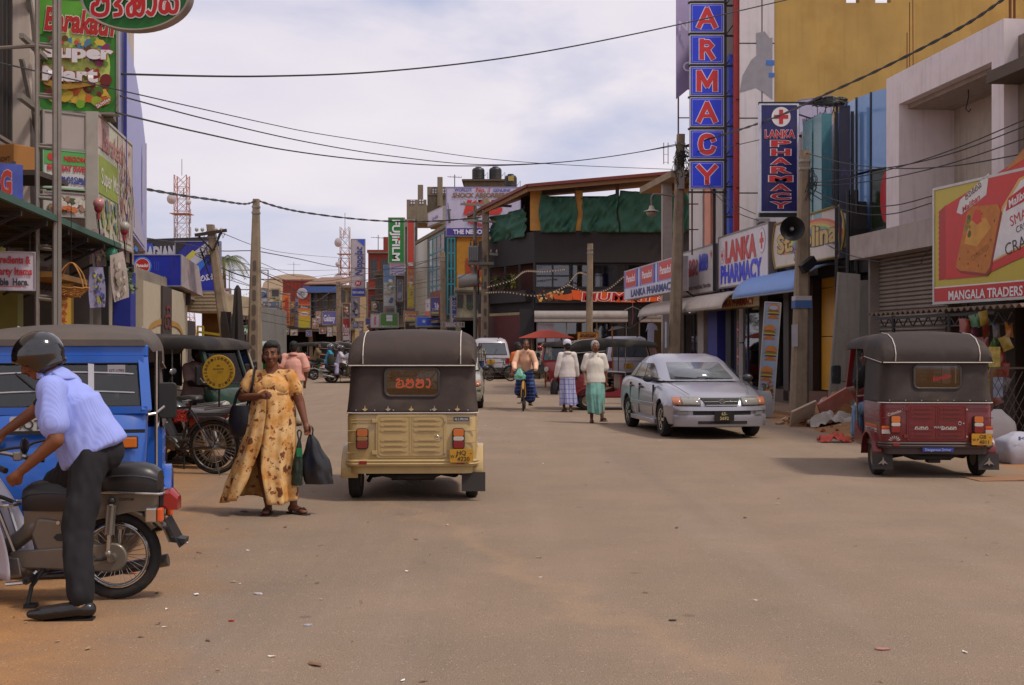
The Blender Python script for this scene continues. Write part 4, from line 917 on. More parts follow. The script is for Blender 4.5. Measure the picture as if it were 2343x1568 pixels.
r,wd,h=fsign(972,986,684,728,75,'b8aca8','slim white side panel beside the violet box sign',Yr=74.2);text(r,'3K',wd/2,h*.62,.16,M('4a5a9a',.5),-.03);shape(r,rect(.05,wd-.05,.1,.4),M('c05a3a',.5),-.03)
r,wd,h=fsign(950,1015,722,749,74.5,'8d90ac','wide shop sign with bright blue panel and white frame');shape(r,rect(.12,wd-.1,.12,h-.14),M('2c44b8',.5),-.03);shape(r,rect(.12,wd*.4,.12,h-.14),M('3a62d8',.5),-.035);text(r,'SUIT CITY',wd*.68,h*.5,.24,M('2a3060',.5),-.04,w=wd*.4);shape(r,oval(wd*.3,h*.5,.1,.1,10),M('c0c8e0',.5),-.045)
r,wd,h=fsign(923,956,711,736,76,'b04a2c','red and yellow sign with bold white letters','DUCCCCCR','d8c8b0',h=.3);shape(r,rect(.06,wd-.06,.06,.18),M('b8a83c',.5),-.03);shape(r,rect(.06,wd-.06,h-.18,h-.06),M('b8702c',.5),-.03)
r,wd,h=fsign(1029,1049,677,741,66,'a7a2b0','white vertical sign with dark blue stacked letters');text(r,'MONICA',wd/2,h/2,.19,M('2c3a7a',.5),-.03,w=.22,vertical=.235,bold=.04)
r,wd,h=fsign(1012,1062,737,749,64,'6a1c1c','low dark red mill sign with white letters','GRINDING MILLS','c8c0b8',h=.18)
r,wd,h=fsign(978,1013,488,520,78,'b7b0c6','white sign tilted up towards the street with violet script',Yr=74);text(r,'lucky selects',wd/2,h*.45,.22,M('5a5a8a',.5),-.03,rot=.06)
# shock absorber billboard and tanks
r,wd,h=board('billboard','white and purple shock absorber billboard with red letters on a roof','billboard',(P(1020,0,68).x,68),(P(1192,0,68).x,68),zat(541,68),zat(428,68),'b5b0c8',.3,fcol='8a84a8',fw=.05)
shape(r,rect(.05,wd-.05,.05,.45),M('3d2f86',.5),-.03);text(r,'THE NEGOMBO MOTOR',2.2,.25,.24,M('d4d0e0',.5),-.05,w=3.6,bold=.05)
KR=M('bb2f20',.5);text(r,'KYB',2.05,1.62,.72,KR,-.04,w=2.2,bold=.07,shear=.25)
GB=M('7d5c42',.5);text(r,'SHOCK ABSORBERS',1.9,2.28,.25,GB,-.04,w=3.1,bold=.04,shear=.15);text(r,'No. 1',2.05,2.58,.26,M('b0402c',.5),-.04,bold=.03);text(r,"WORLD'S",.95,2.58,.17,M('3a3c96',.5),-.04,shear=.15,w=.95);text(r,'GENUINE',3.1,2.55,.17,M('3a3c96',.5),-.04,shear=.15,w=.95)
b=B().bar((.2,-.035,.75),(.15,-.035,1.4),.12,.01).bar((.15,-.036,1.35),(.11,-.036,1.85),.03,.01);b.obj('print',M('4a4a50',.5),r);shape(r,rect(.08,.28,1.42,1.5),M('50505a',.5),-.045);shape(r,[(1.2,.75),(2.0,.5),(2.0,.7),(1.2,.92)],M('a03a4a',.5),-.04)
rb=thing('tank_tower','mossy concrete roof block carrying black water tanks','building',loc=(P(1062,0,78).x,78,0));k=78/F
B().box(0,95*k,0,4,3,zat(415,78)).obj('wall',M('6a5c48',.95,dirt=.7,dcol='2e281e',streak=.6),rb);B().box(-.15,97*k,-.2,4.2,zat(415,78),zat(411,78)).obj('slab',M('5a4e3e',.95,dirt=.6),rb)
for i,(x,yb,yt)in enumerate(((1094,412,383),(1133,413,382),(1168,437,399))):
 Yt=78.8 if i<2 else 76;t=thing('water_tank',['leftmost black water tank on the mossy block','middle black water tank on the mossy block','lower black water tank with yellow label beside the block'][i],'tank',loc=(P(x,0,Yt).x,Yt,zat(yb,Yt)),group='black roof water tanks')
 hh=zat(yt,Yt)-zat(yb,Yt);rr=14.5*Yt/F
 prof=[(rr*.97,0),(rr,.05)]
 for j in range(1,7):prof+=[(rr*1.0,hh*.1*j+.02),(rr*.975,hh*.1*j+.05),(rr,hh*.1*j+.08)]
 prof+=[(rr*.98,hh*.78),(rr*.8,hh*.9),(rr*.45,hh*.93),(rr*.45,hh),(.001,hh)]
 B().lathe(prof,n=20).obj('shell',M('1f1f22',.45,dirt=.3,dcol='4a463e'),t,smooth=35);B().lathe([(rr*.5,hh*.93),(rr*.5,hh*.99),(.01,hh*1.02)],n=14).obj('lid',M('26262a',.5),t)
 B().tube([(rr,0,hh*.3),(rr*1.5,0,hh*.6),(rr*1.5,0,hh*.1)],.02,5).obj('pipe',STEEL,t)
 if i==2:shape(t,rect(-.15,.2,hh*.55,hh*.82),M('a08a3a',.6),-rr-.01,'label_plate')
B().box(P(1155,0,76).x,P(1185,0,76).x,75.4,77,3,zat(437,76)).obj('tank_stand',M('6a5c48',.95,dirt=.6),None);tag(bpy.data.objects['tank_stand'],'plain concrete stand under the tank with yellow label','stand')
def antenna(x,yb,yt,Y,label,wd=1.0):
 t=thing('antenna',label,'antenna',loc=(P(x,0,Y).x,Y,zat(yb,Y)),group='television antennas on the roofs');hh=zat(yt,Y)-zat(yb,Y)
 B().tube([(0,0,0),(0,0,hh)],.03,5).obj('mast',STEEL,t)
 b=B().tube([(-wd/2,0,hh*.85),(wd/2,.1,hh*.8)],.02,4)
 for i in range(6):q=-wd/2+wd*i/5;b.tube([(q,-.3,hh*.85),(q,.3,hh*.85)],.012,4)
 b.obj('boom',STEEL,t)
antenna(1040,432,400,80,'spiky roof antenna between bare columns and black tanks',.9)
antenna(865,540+35,538,96,'tall antenna on the brick red building',1.1);antenna(672,632,600,188,'antenna on the pale vaulted hall',2.0)
# ---- far signs at the bend
fs=[
 (645,663,671,746,118,'c4661a','orange film brand sign with red letters reading upwards','Kodak','a02a1c',1),
 (664,674,690,746,119,'b88a2a','narrow mustard sign beside the orange film sign',None,'',0),
 (638,644,690,745,120,'b06a3a','thin orange edge sign at the left of the film sign',None,'',0),
 (676,682,682,718,119,'3350b0','small blue vertical sign between orange ones',None,'',0),
 (674,682,720,749,119,'7a84c0','pale blue vertical sign under the small blue one',None,'',0),
 (682,710,664,751,117,'b84a24','tall red and yellow paint shop sign with white oval',None,'',0),
 (722,734,712,742,112,'a88a86','pinkish poster sign beside the violet script sign',None,'',0),
 (737,770,712,744,108,'5a5a94','violet tilted sign with white curly heading','Galaxy','c8c8dc',0),
 (714,728,728,752,113,'b8742a','little orange sign with red print below the paint sign',None,'',0),
 (748,760,748,770,108,'b0aaa4','small white notice board above the shops',None,'',0),
 (762,774,746,768,108,'b09a44','small yellow notice beside the white board',None,'',0),
 (783,801,728,780,104,'9a1c1c','red phone company sign under a woman poster','Dialog','d0c8c8',0),
 (783,801,694,727,104,'5a4438','brown portrait poster of a smiling face',None,'',0),
 (822,830,735,770,98,'8a8286','grey vertical notice below the paint sign',None,'',0),
 (790,800,788-10,790,103,'a02020','small red kiosk sign by the scooter riders',None,'',0),
 (612,632,700,728,110,'8a94a0','white banner with blue brush letters on the far left shops','GUNA','2a4a7a',0),
 (596,612,720,745,112,'3a3a8a','dark blue sign with red band at the far shops',None,'',0),
 (612,626,738,764,112,'4a5a34','green picture sign low on the far shops',None,'',0),
 (628,642,742,768,114,'8a4a44','dull red sign low on the far shops',None,'',0),
 (596,610,752,768,112,'8a84b0','pale lilac square sign low on the far shops',None,'',0),
 (646,660,752,766,116,'2f6a4a','dark green low sign under the orange film sign',None,'',0),
 (664,680,754,768,116,'b8a8a0','cream low sign between green and yellow ones',None,'',0),
 (700,712,756,770,113,'3a4a9a','blue low sign under the paint sign',None,'',0),
 (730,744,750,764,109,'a04a2a','rust red board by the dark shop door',None,'',0),
 (806,820,735,752,99,'2a6a7a','teal board under the black and white poster',None,'',0),
 (850,866,690,712,90,'a88a3a','mustard board on the dark narrow building',None,'',0),
 (908,921,640,690,84,'5a6a7a','slate blue banner beside the picture poster',None,'',0),
 (960,976,752,768,73,'b07a3a','ochre shop board under the bright blue sign',None,'',0),
 (640,700,706,716,119,'6a5a4c','brown tin canopy over the film shop',None,'',0),
 (600,640,690,706,105,'4a6278','blue grey tarpaulin awning at the far shops',None,'',0)]
for f_ in fs:
 x0,x1,y0,y1,Y,c,lab,tx,tcl,vt=f_
 r,wd,h=fsign(x0,x1,y0,y1,Y,c,lab,tx,tcl or 'e0e0e0',vt)
 if 'oval' in lab:
  for z0,z1,cc in((.05,.9,'a89a28'),(.9,1.7,'b88a24'),(1.7,2.3,'c0622a')):shape(r,rect(.05,wd-.05,z0,z1),M(cc,.5),-.03)
  shape(r,oval(wd*.5,1.35,.42,.22),M('c8b8b0',.5),-.04);text(r,'Weather',wd*.5,1.35,.12,M('a02a2a',.5),-.05);shape(r,rect(.05,wd-.05,1.9,2.15),M('3a3a40',.5),-.04);text(r,'Dulux',wd*.5,2.02,.2,M('d0d0d8',.5),-.05,shear=.2)
 elif not tx:blobs(r,7,.05,wd-.05,.05,h-.05,['c8b8b0','5a5a6a','a87a5a','8a8aa0'],.05,.18,-.03,seed=x0)
 if tx=='Dialog':shape(r,rect(wd*.12,wd-.05,.06,.42),M('c8c0c0',.5),-.026)
t=thing('round_sign','round white disc sign hanging above the paint shop sign','sign',loc=(P(691,0,116).x,116,zat(672,116)))
B().lathe([(.5,-.05),(.52,0),(.5,.05),(.01,.05)],ax=(0,-1,0),n=24).obj('disc',M('a8a4ac',.5),t);text(t,'ICI',0,0,.3,M('3a4a5a',.5),-.08);B().tube([(0,0,.5),(0,0,1.4)],.03,5).obj('hanger',STEEL,t)

# ================================================================ lattice towers, palm, trees
def lattice_tower(name,label,x,Y,H,wb,wt,dishes,seed):
 t=thing(name,label,'tower',loc=(P(x,0,Y).x,Y,0));b=B();n=int(H/2.4)
 red,wht=M('a5786e',.7,var=.05),M('b4aeb4',.7,var=.05)
 def c(i,z):
  ww=(wb+(wt-wb)*min(z/(H*.62),1))/2;return V(((-1,1,1,-1)[i]*ww,(-1,-1,1,1)[i]*ww,z))
 for j in range(n):
  z0,z1=H*j/n,H*(j+1)/n;b.mat((j//3)%2)
  for i in range(4):
   b.bar(c(i,z0),c(i,z1),.17);b.bar(c(i,z0),c((i+1)%4,z0),.1);b.bar(c(i,z0),c((i+1)%4,z1),.09);b.bar(c((i+1)%4,z0),c(i,z1),.09)
 b.obj('lattice',[red,wht],t);rd=random.Random(seed)
 for i in range(dishes):
  z=H*rd.uniform(.5,.93);a=rd.uniform(-.6,.6);rr=rd.choice([.5,.6,.9,1.1])
  B().lathe([(.02,.35*rr),(rr*.6,.2*rr),(rr,-.1*rr),(rr,-.25*rr),(.02,-.25*rr)],o=(rd.choice([-1,1])*(wt*.5+.5),-wt*.5-.3,z),ax=(a,-1,0),n=16).obj('dish',M('a8a2a6',.6),t,smooth=40)
 for i in range(8):
  a=rd.uniform(0,6.28);z=H*rd.uniform(.55,1);B().box(cos(a)*wt*.7-.12,cos(a)*wt*.7+.12,sin(a)*wt*.7-.1,sin(a)*wt*.7+.1,z-1,z+1).obj('panel_antenna',M('b0a8ac',.6),t)
 for hz in(.62,.78):B().box(-wt*.8,wt*.8,-wt*.8,wt*.8,H*hz,H*hz+.12).obj('platform',red,t)
 B().tube([(0,0,H),(0,0,H+3.5)],.06,5).obj('mast',STEEL,t)
 for q in(-.6,.6):B().tube([(q*2.6,0,H*.35),(q*2.6,0,H*.75)],.07,5).obj('whip_antenna',STEEL,t)
lattice_tower('radio_tower','red and white lattice radio tower rising behind the black billboard',416,260,zat(402,260),5.2,2.6,8,4)
lattice_tower('radio_tower','slimmer lattice tower with round dishes behind the paint sign',789,300,zat(520,300),4.4,2.2,7,9)
BARK=M('6a5844',.95,var=.25,bump=.5,bscale=12)
def palm(label,x,Y,h,seed,n=17,L=2.6):
 t=thing('palm_tree',label,'tree',loc=(P(x,0,Y).x,Y,0));rd=random.Random(seed)
 B().tube([(0,0,0),(.1,0,h*.5),(.0,0,h)],[.2,.15,.12],8).obj('trunk',BARK,t)
 for i in range(n):
  a=2*pi*i/n+rd.uniform(-.2,.2);up=rd.uniform(.1,1.3);b=B();pts=[]
  for k in range(9):s=k/8;pts.append(V((cos(a)*L*s*(1-.12*s),sin(a)*L*s*(1-.12*s),h+L*(up*.75*s-(.55+.6*up)*s*s))))
  b.tube(pts,[.03-.022*k/8 for k in range(9)],4);side=V((-sin(a),cos(a),0))
  for k in range(1,9):
   for q in range(3):
    p=pts[k-1].lerp(pts[k],q/3);l=.75*(1-abs(k/8-.45)*1.1);d=(pts[k]-pts[k-1]).normalized()
    for sg in(-1,1):
     e=p+side*sg*l*.8+d*l*.5+V((0,0,-.35*l));b.add([p-d*.03,p+d*.05,e],[(0,1,2)])
  b.obj('frond',M(rd.choice(['4a5a2a','5c6a34','3e4e26','6a6c3a']),.6,var=.2),t)
palm('coconut palm with drooping fronds behind the leaning pole',512,92,7.9,2)
def tree(label,x,Y,h,r,seed,col='4a5430',z0=None):
 t=thing('leafy_tree',label,'tree',loc=(P(x,0,Y).x,Y,0));rd=random.Random(seed)
 B().tube([(0,0,0),(.1,0,h*.4),(0,.1,h*.75)],[.22,.17,.08],7).obj('trunk',BARK,t);lb2=B()
 for i in range(7):
  a=rd.uniform(0,6.28);lb2.tube([(0,0,h*rd.uniform(.4,.6)),(cos(a)*r*.5,sin(a)*r*.5,h*.7),(cos(a)*r*.8,sin(a)*r*.8,h*rd.uniform(.7,.95))],[.09,.05,.02],5)
 lb2.obj('limb',BARK,t);b=B();cl=[V((rd.gauss(0,r*.45),rd.gauss(0,r*.45),h*.72+rd.gauss(0,r*.33)))for i in range(26)]
 for i in range(2600):
  p=rd.choice(cl)+V((rd.gauss(0,r*.17),rd.gauss(0,r*.17),rd.gauss(0,r*.14)));d=V((rd.uniform(-1,1),rd.uniform(-1,1),rd.uniform(-.6,.6))).normalized();s=d.orthogonal().normalized();q=rd.uniform(.08,.2)
  b.mat(rd.randrange(3)).add([p-d*q,p+s*q*.5,p+d*q,p-s*q*.5],[(0,1,2,3)])
 b.obj('crown',[M(col,.7,var=.3,scale=1),M('5d6638',.7,var=.3),M('39432a',.7,var=.3)],t)
tree('small sparse leafy tree in front of the red corrugated wall',618,128,6.4,2.4,1);tree('bushy tree at the far left row beyond the palm',556,110,5.6,2.4,5);tree('distant round tree behind the vaulted hall',590,230,10,5,8)
tree('distant tree closing the street behind the far shops',660,260,12,6,12,'55603c')
# ================================================================ left-hand row
LS=-.1325
def lfp(x,out=0):
 k=(x-1171)/F;Y=(4.25-out*1.0088)/(-k+LS);return V((k*Y,Y,0))
LW=M('b9ada3',.85,var=.06,dirt=.4,dcol='7d6a58',dscale=.8,streak=.4,bump=.1,bscale=16)
l0,l1=V((-4.25-.1325*6,6,0)),lfp(318)
mw,ln=frame(l0,l1);SM=thing('supermarket_building','pale corner shop building behind scaffold poles with dark awning','building',mw=mw)
u_=(l1-l0).to_2d().normalized()
def ly(x,out=0):return(lfp(x,out)-l0).to_2d().dot(u_)
B().box(0,ln,.1,7,3.2,9.5).obj('upper_wall',LW,SM)
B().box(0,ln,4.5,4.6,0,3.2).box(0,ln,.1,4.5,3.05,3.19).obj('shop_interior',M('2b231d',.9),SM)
for x,c in((ly(40),'8a8a4a'),(ly(118),'5c544c'),(ly(205),'6a625a'),(ly(250),'8d8478')):
 B().box(x,x+.28,.0,.4,0,3.2).obj('pier',M(c,.8,dirt=.4),SM)
for i,(x0,x1,z0,z1)in enumerate(((ly(-60),ly(-8),3.6,5.6),(ly(14),ly(38),4.1,6.2),(ly(46),ly(78),4.2,6.4))):
 joined_window(SM,x0,x1,z0,z1,2,1,M('2f2b2a',.6),glass((.3,.34,.36),.6),y=.08,t=.07)
B().box(ly(40),ly(46),-.15,.1,3.2,9.5).obj('pilaster',LW,SM)
for i in range(3):B().bar((ly(-60),-.1-.04*i,4.05-.1*i),(ly(85),-.1-.04*i,4.05-.1*i),.04).obj('cornice',M('7d7068',.8,dirt=.4),SM)
b=B()
b.bar((ly(45),-.02,9),(ly(62),-.3,5.2),.05).bar((ly(18),-.1,6.9),(ly(90),-.3,3.4),.06).bar((ly(30),-.1,5.2),(ly(80),-.3,3.1),.05).bar((ly(0),-.25,5.35),(ly(92),-.3,5.3),.06).bar((ly(0),-.22,4.62),(ly(95),-.3,4.55),.07).bar((ly(5),-.25,3.8),(ly(95),-.3,3.75),.06)
b.obj('wall_brace',M('8a8680',.5,.3,dirt=.3),SM)
# shelves and goods in the dim interior
for z in(.6,1.1,1.6,2.1):
 B().box(.5,ln-.5,3.6,4.3,z,z+.03).obj('shelf',M('4a3c30',.8),SM);rd=random.Random(int(z*7));b=B();a=.6
 while a<ln-.8:
  ww=rd.uniform(.1,.3);b.mat(rd.randrange(6)).box(a,a+ww,3.65,4.0,z+.03,z+.03+rd.uniform(.15,.4));a+=ww+.03
 b.obj('goods',[M(c,.6)for c in('8a2a22','3a5a7a','a88a3a','6a6a60','3a3a40','9a9488')],SM)['kind']='stuff'
# awning roof with green edge
aw,al=lfp(-20,1.2),lfp(272,1.2);mw2,ln2=frame(aw,al);AW=thing('shop_awning','long dark flat awning with green front edge over the left shop','awning',mw=mw2)
B().box(0,ln2,.02,1.25,2.84,2.9).obj('cover',M('3c332c',.9,dirt=.4),AW);B().box(-.02,ln2+.02,-.03,.02,2.85,2.915).obj('green_edge',M('35584c',.6,dirt=.3),AW)
b=B()
for i in range(7):x=ln2*i/6;b.bar((x,.0,2.8),(x,1.2,2.8),.05).bar((x,.05,2.78),(x,1.2,2.2),.03)
b.bar((0,.4,2.8),(ln2,.4,2.8),.05);b.obj('awning_frame',STEEL,AW)
B().box(ln2*.45,ln2*.75,.1,.55,2.3,2.36).obj('plank',M('7d5a2a',.8),AW)
# advertisement: green supermarket panel facing up the street
r,wd,h=board('supermarket_sign','large green supermarket sign with fruit picture and white words','sign',(P(84,0,16).x,16),(P(270,0,16.2).x,16.2),zat(256,16),zat(-8,16),'2f7a22',.16,fcol='8d8a84',fw=.025)
shape(r,[(.03,1.0),(.5,1.25),(wd-.03,1.05),(wd-.03,h-.03),(.03,h-.03)],M('559a2c',.5,var=.15),-.006);shape(r,oval(.5,.62,.42,.5),M('b8c86a',.5,var=.2),-.007)
rdm=M('a81c16',.45)
text(r,'Barakath',wd*.53,h-.3,.3,rdm,-.03,w=wd*.86,bold=.04,shear=.12,outline=M('d8d4c8',.5),ow=.025,rot=-.05)
blobs(r,60,.05,wd-.05,.08,.62,['8f2a1c','6a1414','b8a030','8aa02c','c8a23a','b85a20','4a6a1c','7a2a1a'],.03,.1,-.009,2)
blobs(r,40,.1,wd-.05,.58,1.05,['c8b040','7a2a5a','d0c8c0','a88a3a','4a7a9a','b84a3a','5a3a1c','5a8a2a'],.03,.08,-.035-.0,3)
shape(r,oval(.55,.11,.055,.055,14),M('6f9a24',.5),-.05);b=B()
for i in range(7):ribbon(b,smooth_path([(.1,.36+.012*i,0),(.35,.3+.01*i,0),(.72,.37+.012*i,0)],5),.008,-.05)
b=B()
for i in range(7):ribbon(b,[(q[0],q[1])for q in smooth_path([(.1,.36+.012*i,0),(.35,.3+.01*i,0),(.72,.37+.012*i,0)],5)],.008,-.06)
b.obj('print',M('b08a3a',.6),r)
text(r,'Super',wd*.52,.8,.17,M('d4d0d6',.4),-.075,w=wd*.86,bold=.05,outline=M('9a2a22',.5),ow=.03);text(r,'Mart',wd*.42,.5,.18,M('d4d0d6',.4),-.075,w=wd*.68,bold=.05,outline=M('9a2a22',.5),ow=.03)
text(r,'Skittles',wd*.82,.14,.05,M('d8d0d0',.5),-.06,rot=.6,w=.2,outline=M('a8201c',.5),ow=.12)
B().box(.0,wd*.92,.17,.5,-.02,h-.1).obj('back_box',M('6a645c',.6,dirt=.3),r)
# box under it: blank panel, sweets sign, food pictures; its street side carries another poster
sa,sb=P(98,0,15.6),P(212,0,16);r,wd,h=board('panel_box','grey blank metal hoarding between the green sign and the sweets sign','hoarding',(sa.x,sa.y),(sb.x,sb.y),zat(343,15.8),zat(258,15.8),'9c928e',.1,fcol='8a8680',fw=.02,dirt=.4)
r,wd,h=board('shop_sign','green and white sweet shop sign with red words and blue script','sign',(sa.x,sa.y),(sb.x,sb.y),zat(434,15.8),zat(345,15.8),'b6b6b4',.12,fcol='7a9a7a',fw=.015)
shape(r,rect(.02,wd-.02,h*.62,h-.02),M('4a9a4a',.5,var=.1),-.006)
RDS=M('b0281e',.5);text(r,'NEGOMBO',wd*.72,h*.79,.065,RDS,-.012,w=wd*.62,bold=.05);text(r,'BOMBAY SWEETS',wd*.56,h*.54,.075,RDS,-.012,w=wd*.95,bold=.05);script(r,['va','ra','sa','ma','va','ae','la','ma','sa'],wd*.5,h*.24,.09,.014,M('2a3486',.5),-.012,kx=.62)
shape(r,oval(wd*.16,h*.8,.05,.05,14),M('b02a20',.5),-.012)
r,wd,h=board('food_picture','food picture board of orange sweets and dishes above the awning','sign',(sa.x,sa.y),(sb.x,sb.y),zat(497,15.8),zat(441,15.8),'a8a098',.12,fcol='8a8680',fw=.012)
blobs(r,26,.02,wd-.02,.02,h-.02,['b8b0a4','5a4438','8a6a5a','3a4a2a','c0b8b0'],.03,.08,-.008,4);blobs(r,14,.03,wd*.7,.05,h*.5,['a8501c','b8642a','96441a'],.03,.045,-.03,5)
r,wd,h=board('street_poster','pale street-facing supermarket poster hung with fairy light wires','poster',lfp(222,.95),lfp(302,.95),2.98,4.62,'b9b8a0',.15,fcol='b0aca4',fw=.03)
shape(r,rect(.06,wd*.55,.6,1.1),M('8a9a3a',.6,var=.2),-.006);shape(r,rect(.06,wd*.3,1.2,h-.06),M('c0a098',.6),-.006);shape(r,rect(wd*.55,wd-.05,.1,h-.06),M('b8a8a0',.6,var=.15),-.006)
text(r,'Barakath',wd*.42,1.35,.3,M('b07a74',.6),-.012,rot=0,w=wd*.6,shear=.15);text(r,'Super Mart',wd*.36,.85,.22,M('c8c8b4',.6),-.012,w=wd*.55)
blobs(r,30,.08,wd*.55,.1,.6,['7a8a4a','9a8a4a','5a6a7a','8a9a5a'],.04,.12,-.008,8);blobs(r,40,wd*.58,wd-.06,.12,h-.1,['a88a84','c0aca0','9a6a64','8a9a7a'],.04,.12,-.008,9)
b=B();rd=random.Random(8)
for i in range(26):x=wd*rd.uniform(.5,1);z=rd.uniform(.05,h);b.tube([(x,-.03,z),(x+rd.uniform(-.08,.08),-.05,z-.2),(x+rd.uniform(-.1,.1),-.03,z-.45)],.004,3)
b.obj('fairy_light_wires',M('6a5a50',.7),r)
# tall blue billboard seen edge-wise
A_,C_=P(287,0,18),P(333,0,24.5);mw,ln=frame((A_.x,A_.y,0),(C_.x,C_.y,0));r=thing('billboard','tall pale blue billboard seen at a sharp angle with dark blue edge','billboard',mw=mw)
B().prism([(0,3.35),(ln,3.45),(ln,5.6),(ln*.75,6.0),(ln*.45,6.2),(0,6.25)],0,.1).obj('panel',M('9c9ecf',.5,var=.06,dirt=.1),r)
B().box(-.04,.0,-.02,.015,3.2,6.3).obj('side_edge',M('2a2f8a',.5),r);B().box(-.3,-.06,.1,.4,3.0,6.2).obj('dark_gap',M('1c1a1c',.8),r);B().box(ln,ln+.04,-.02,.15,3.4,5.62).obj('edge_frame',M('b8b0b0',.5),r)
shape(r,oval(ln*.78,4.6,.35,.75),M('b0b0d8',.5),-.008);shape(r,oval(ln*.78,4.6,.22,.55),M('a3a0c4',.5),-.012);shape(r,[(.02,3.4),(ln*.95,3.5),(ln*.5,3.9),(.02,4.3)],M('aaa4b8',.6),-.010)
b=B().bar((.2,.3,3.4),(.2,.3,0),.1).bar((ln-.2,.3,3.4),(ln-.2,.3,0),.1);b.obj('post',STEEL,r)
# scaffold mast carrying the oval sign
mz=P(104,0,12.6);SCF=thing('scaffold_mast','slim rusty scaffold mast of steel tubes carrying the oval sign','mast',loc=(mz.x,mz.y,0))
b=B();GALV=M('86817a',.45,.4,dirt=.6,dcol='6a3f24',dscale=3)
sp_=.1
for x,y in((-.085,0),(.095,0),(.125,.04)):b.tube([(x,y,0),(x-.0,y,6.2)],.026,8)
b.obj('upright',GALV,SCF)
for i in range(11):
 z=.5+i*.52;B().tube([(-.085,0,z),(.1,0,z-.02)],.018,6).tube([(-.085,.01,z+.03),(.125,.04,z+.02)],.012,6).obj('rung',GALV,SCF)
B().tube([(-1.2,.3,5.4),(.4,.3,5.5)],.02,6).tube([(-1.2,.1,4.62),(.1,.1,4.7)],.02,6).obj('tie_tube',GALV,SCF)
OY=13.0;o_=P(312,-8,OY);OV=thing('oval_sign','big oval green sign with red and white local script overhead','sign',loc=(o_.x,o_.y,o_.z),rz=R(-4))
rx,rz_=128*OY/F,80*OY/F
B().prism(oval(0,0,rx*.97,rz_*.97,48),-.02,.02).obj('panel',M('12682c',.4,var=.05),OV);b=B()
b.loft([[V((x,y,z))for x,z in oval(0,0,rx*k,rz_*k,48)]for y,k in((-.045,.955),(-.05,1.0),(.1,1.0),(.1,.96))],cap0=False,cap1=False);b.obj('rim',M('9a8f88',.4,.4,dirt=.2),OV,smooth=35)
script(OV,['ma','ae','nna','aa','ka'],.01,-.06,.29,.042,M('b51f26',.4),-.04,outline=M('d8d4d8',.4),ow=.014,adv=1.2,kx=.66)
B().tube([(-rx,.06,.1),(-.95,.3,.1)],.02,6).tube([(0,.06,rz_),(-.2,.3,rz_+.9)],.02,6).obj('bracket',GALV,OV)
# cardboard box on the awning, curved red and blue sign
cb=P(28,366,13.2);CBX=thing('cardboard_box','brown cardboard carton resting on the ledge above the awning','box',loc=(P(30,0,13.2).x,13.2,zat(394,13.2)),rz=R(-25))
B().box(-.2,.16,-.14,.16,0,.27).obj('carton',M('9a6a34',.8,var=.08),CBX,bev=.004);B().box(-.19,.15,-.13,.15,.27,.276).obj('flap',M('a87438',.8),CBX);text(CBX,'GOVT',.02,.12,.05,M('4a3018',.8),-.145)
B().box(cb.x-.35,cb.x+.35,13.0,13.9,zat(394,13.2)-.06,zat(394,13.2)-.004).obj('ledge_plank',M('4a4038',.9),None);tag(bpy.data.objects['ledge_plank'],'short dark ledge plank under the cardboard carton','plank')
nv=P(-25,425,12.4);NS=thing('curved_sign','curved blue shop sign with glowing red letters at the left edge','sign',loc=(nv.x,nv.y,zat(466,12.4)),rz=R(6))
hh=(466-378)*12.4/F;b=B();b.loft([[V((.34*sin(t),-.2*cos(t)+.02,z))for t in[-1.4+2.8*i/14 for i in range(15)]]+[V((.34*sin(t)*.8,.1,z))for t in(1.4,-1.4)]for z in(0,hh)]);b.obj('panel',M('3a4a9a',.5,var=.3,scale=9),NS,smooth=40)
text(NS,'NA G',.1,hh/2,hh*.6,M('b03a30',.4),-.205,w=.36,bold=.04,outline=M('c8a0a0',.5),ow=.03);B().tube([(.1,.1,hh),(.1,.5,hh+.1)],.02,5).obj('bracket',STEEL,NS)
# white ingredients banner and faded banner behind
r,wd,h=board('hanging_sign','white hanging sign with red and black words about party items','sign',(P(-62,0,12.1).x,12.1),(P(81,0,12.3).x,12.3),zat(664,12.2),zat(576,12.2),'bcb6c2',.02,fcol='a8a2ac',fw=.008)
RI=M('b02433',.5);text(r,'Cake Ingredients &',wd*.47,h*.8,.075,RI,w=wd*.9,bold=.035);text(r,'Any Party Items',wd*.52,h*.5,.075,RI,w=wd*.85,bold=.035);text(r,'Available  Here.',wd*.52,h*.22,.07,M('2a2a34',.5),w=wd*.74,bold=.035);shape(r,rect(wd*.3,wd*.82,.035,.042),RI,-.012)
b=B();
for x in(.1,wd-.05):b.tube([(x,0,h),(x,.0,h+.45)],.006,4)
b.obj('cord',BLACKM,r)
r,wd,h=board('cloth_banner','faded cloth banner with worn lettering in the shade under the awning','banner',(P(15,0,13).x,13),(P(160,0,15).x,15),2.15,2.62,'5d5248',.01,fcol='3a332c',fw=.005)
text(r,'Cake Ingredients Available',wd/2,h*.68,.12,M('4a2a22',.8),w=wd*.85);script(r,['sa','ma','ka','la','va','ra','sa'],wd/2,h*.28,.13,.02,M('3a3028',.8),kx=.9)
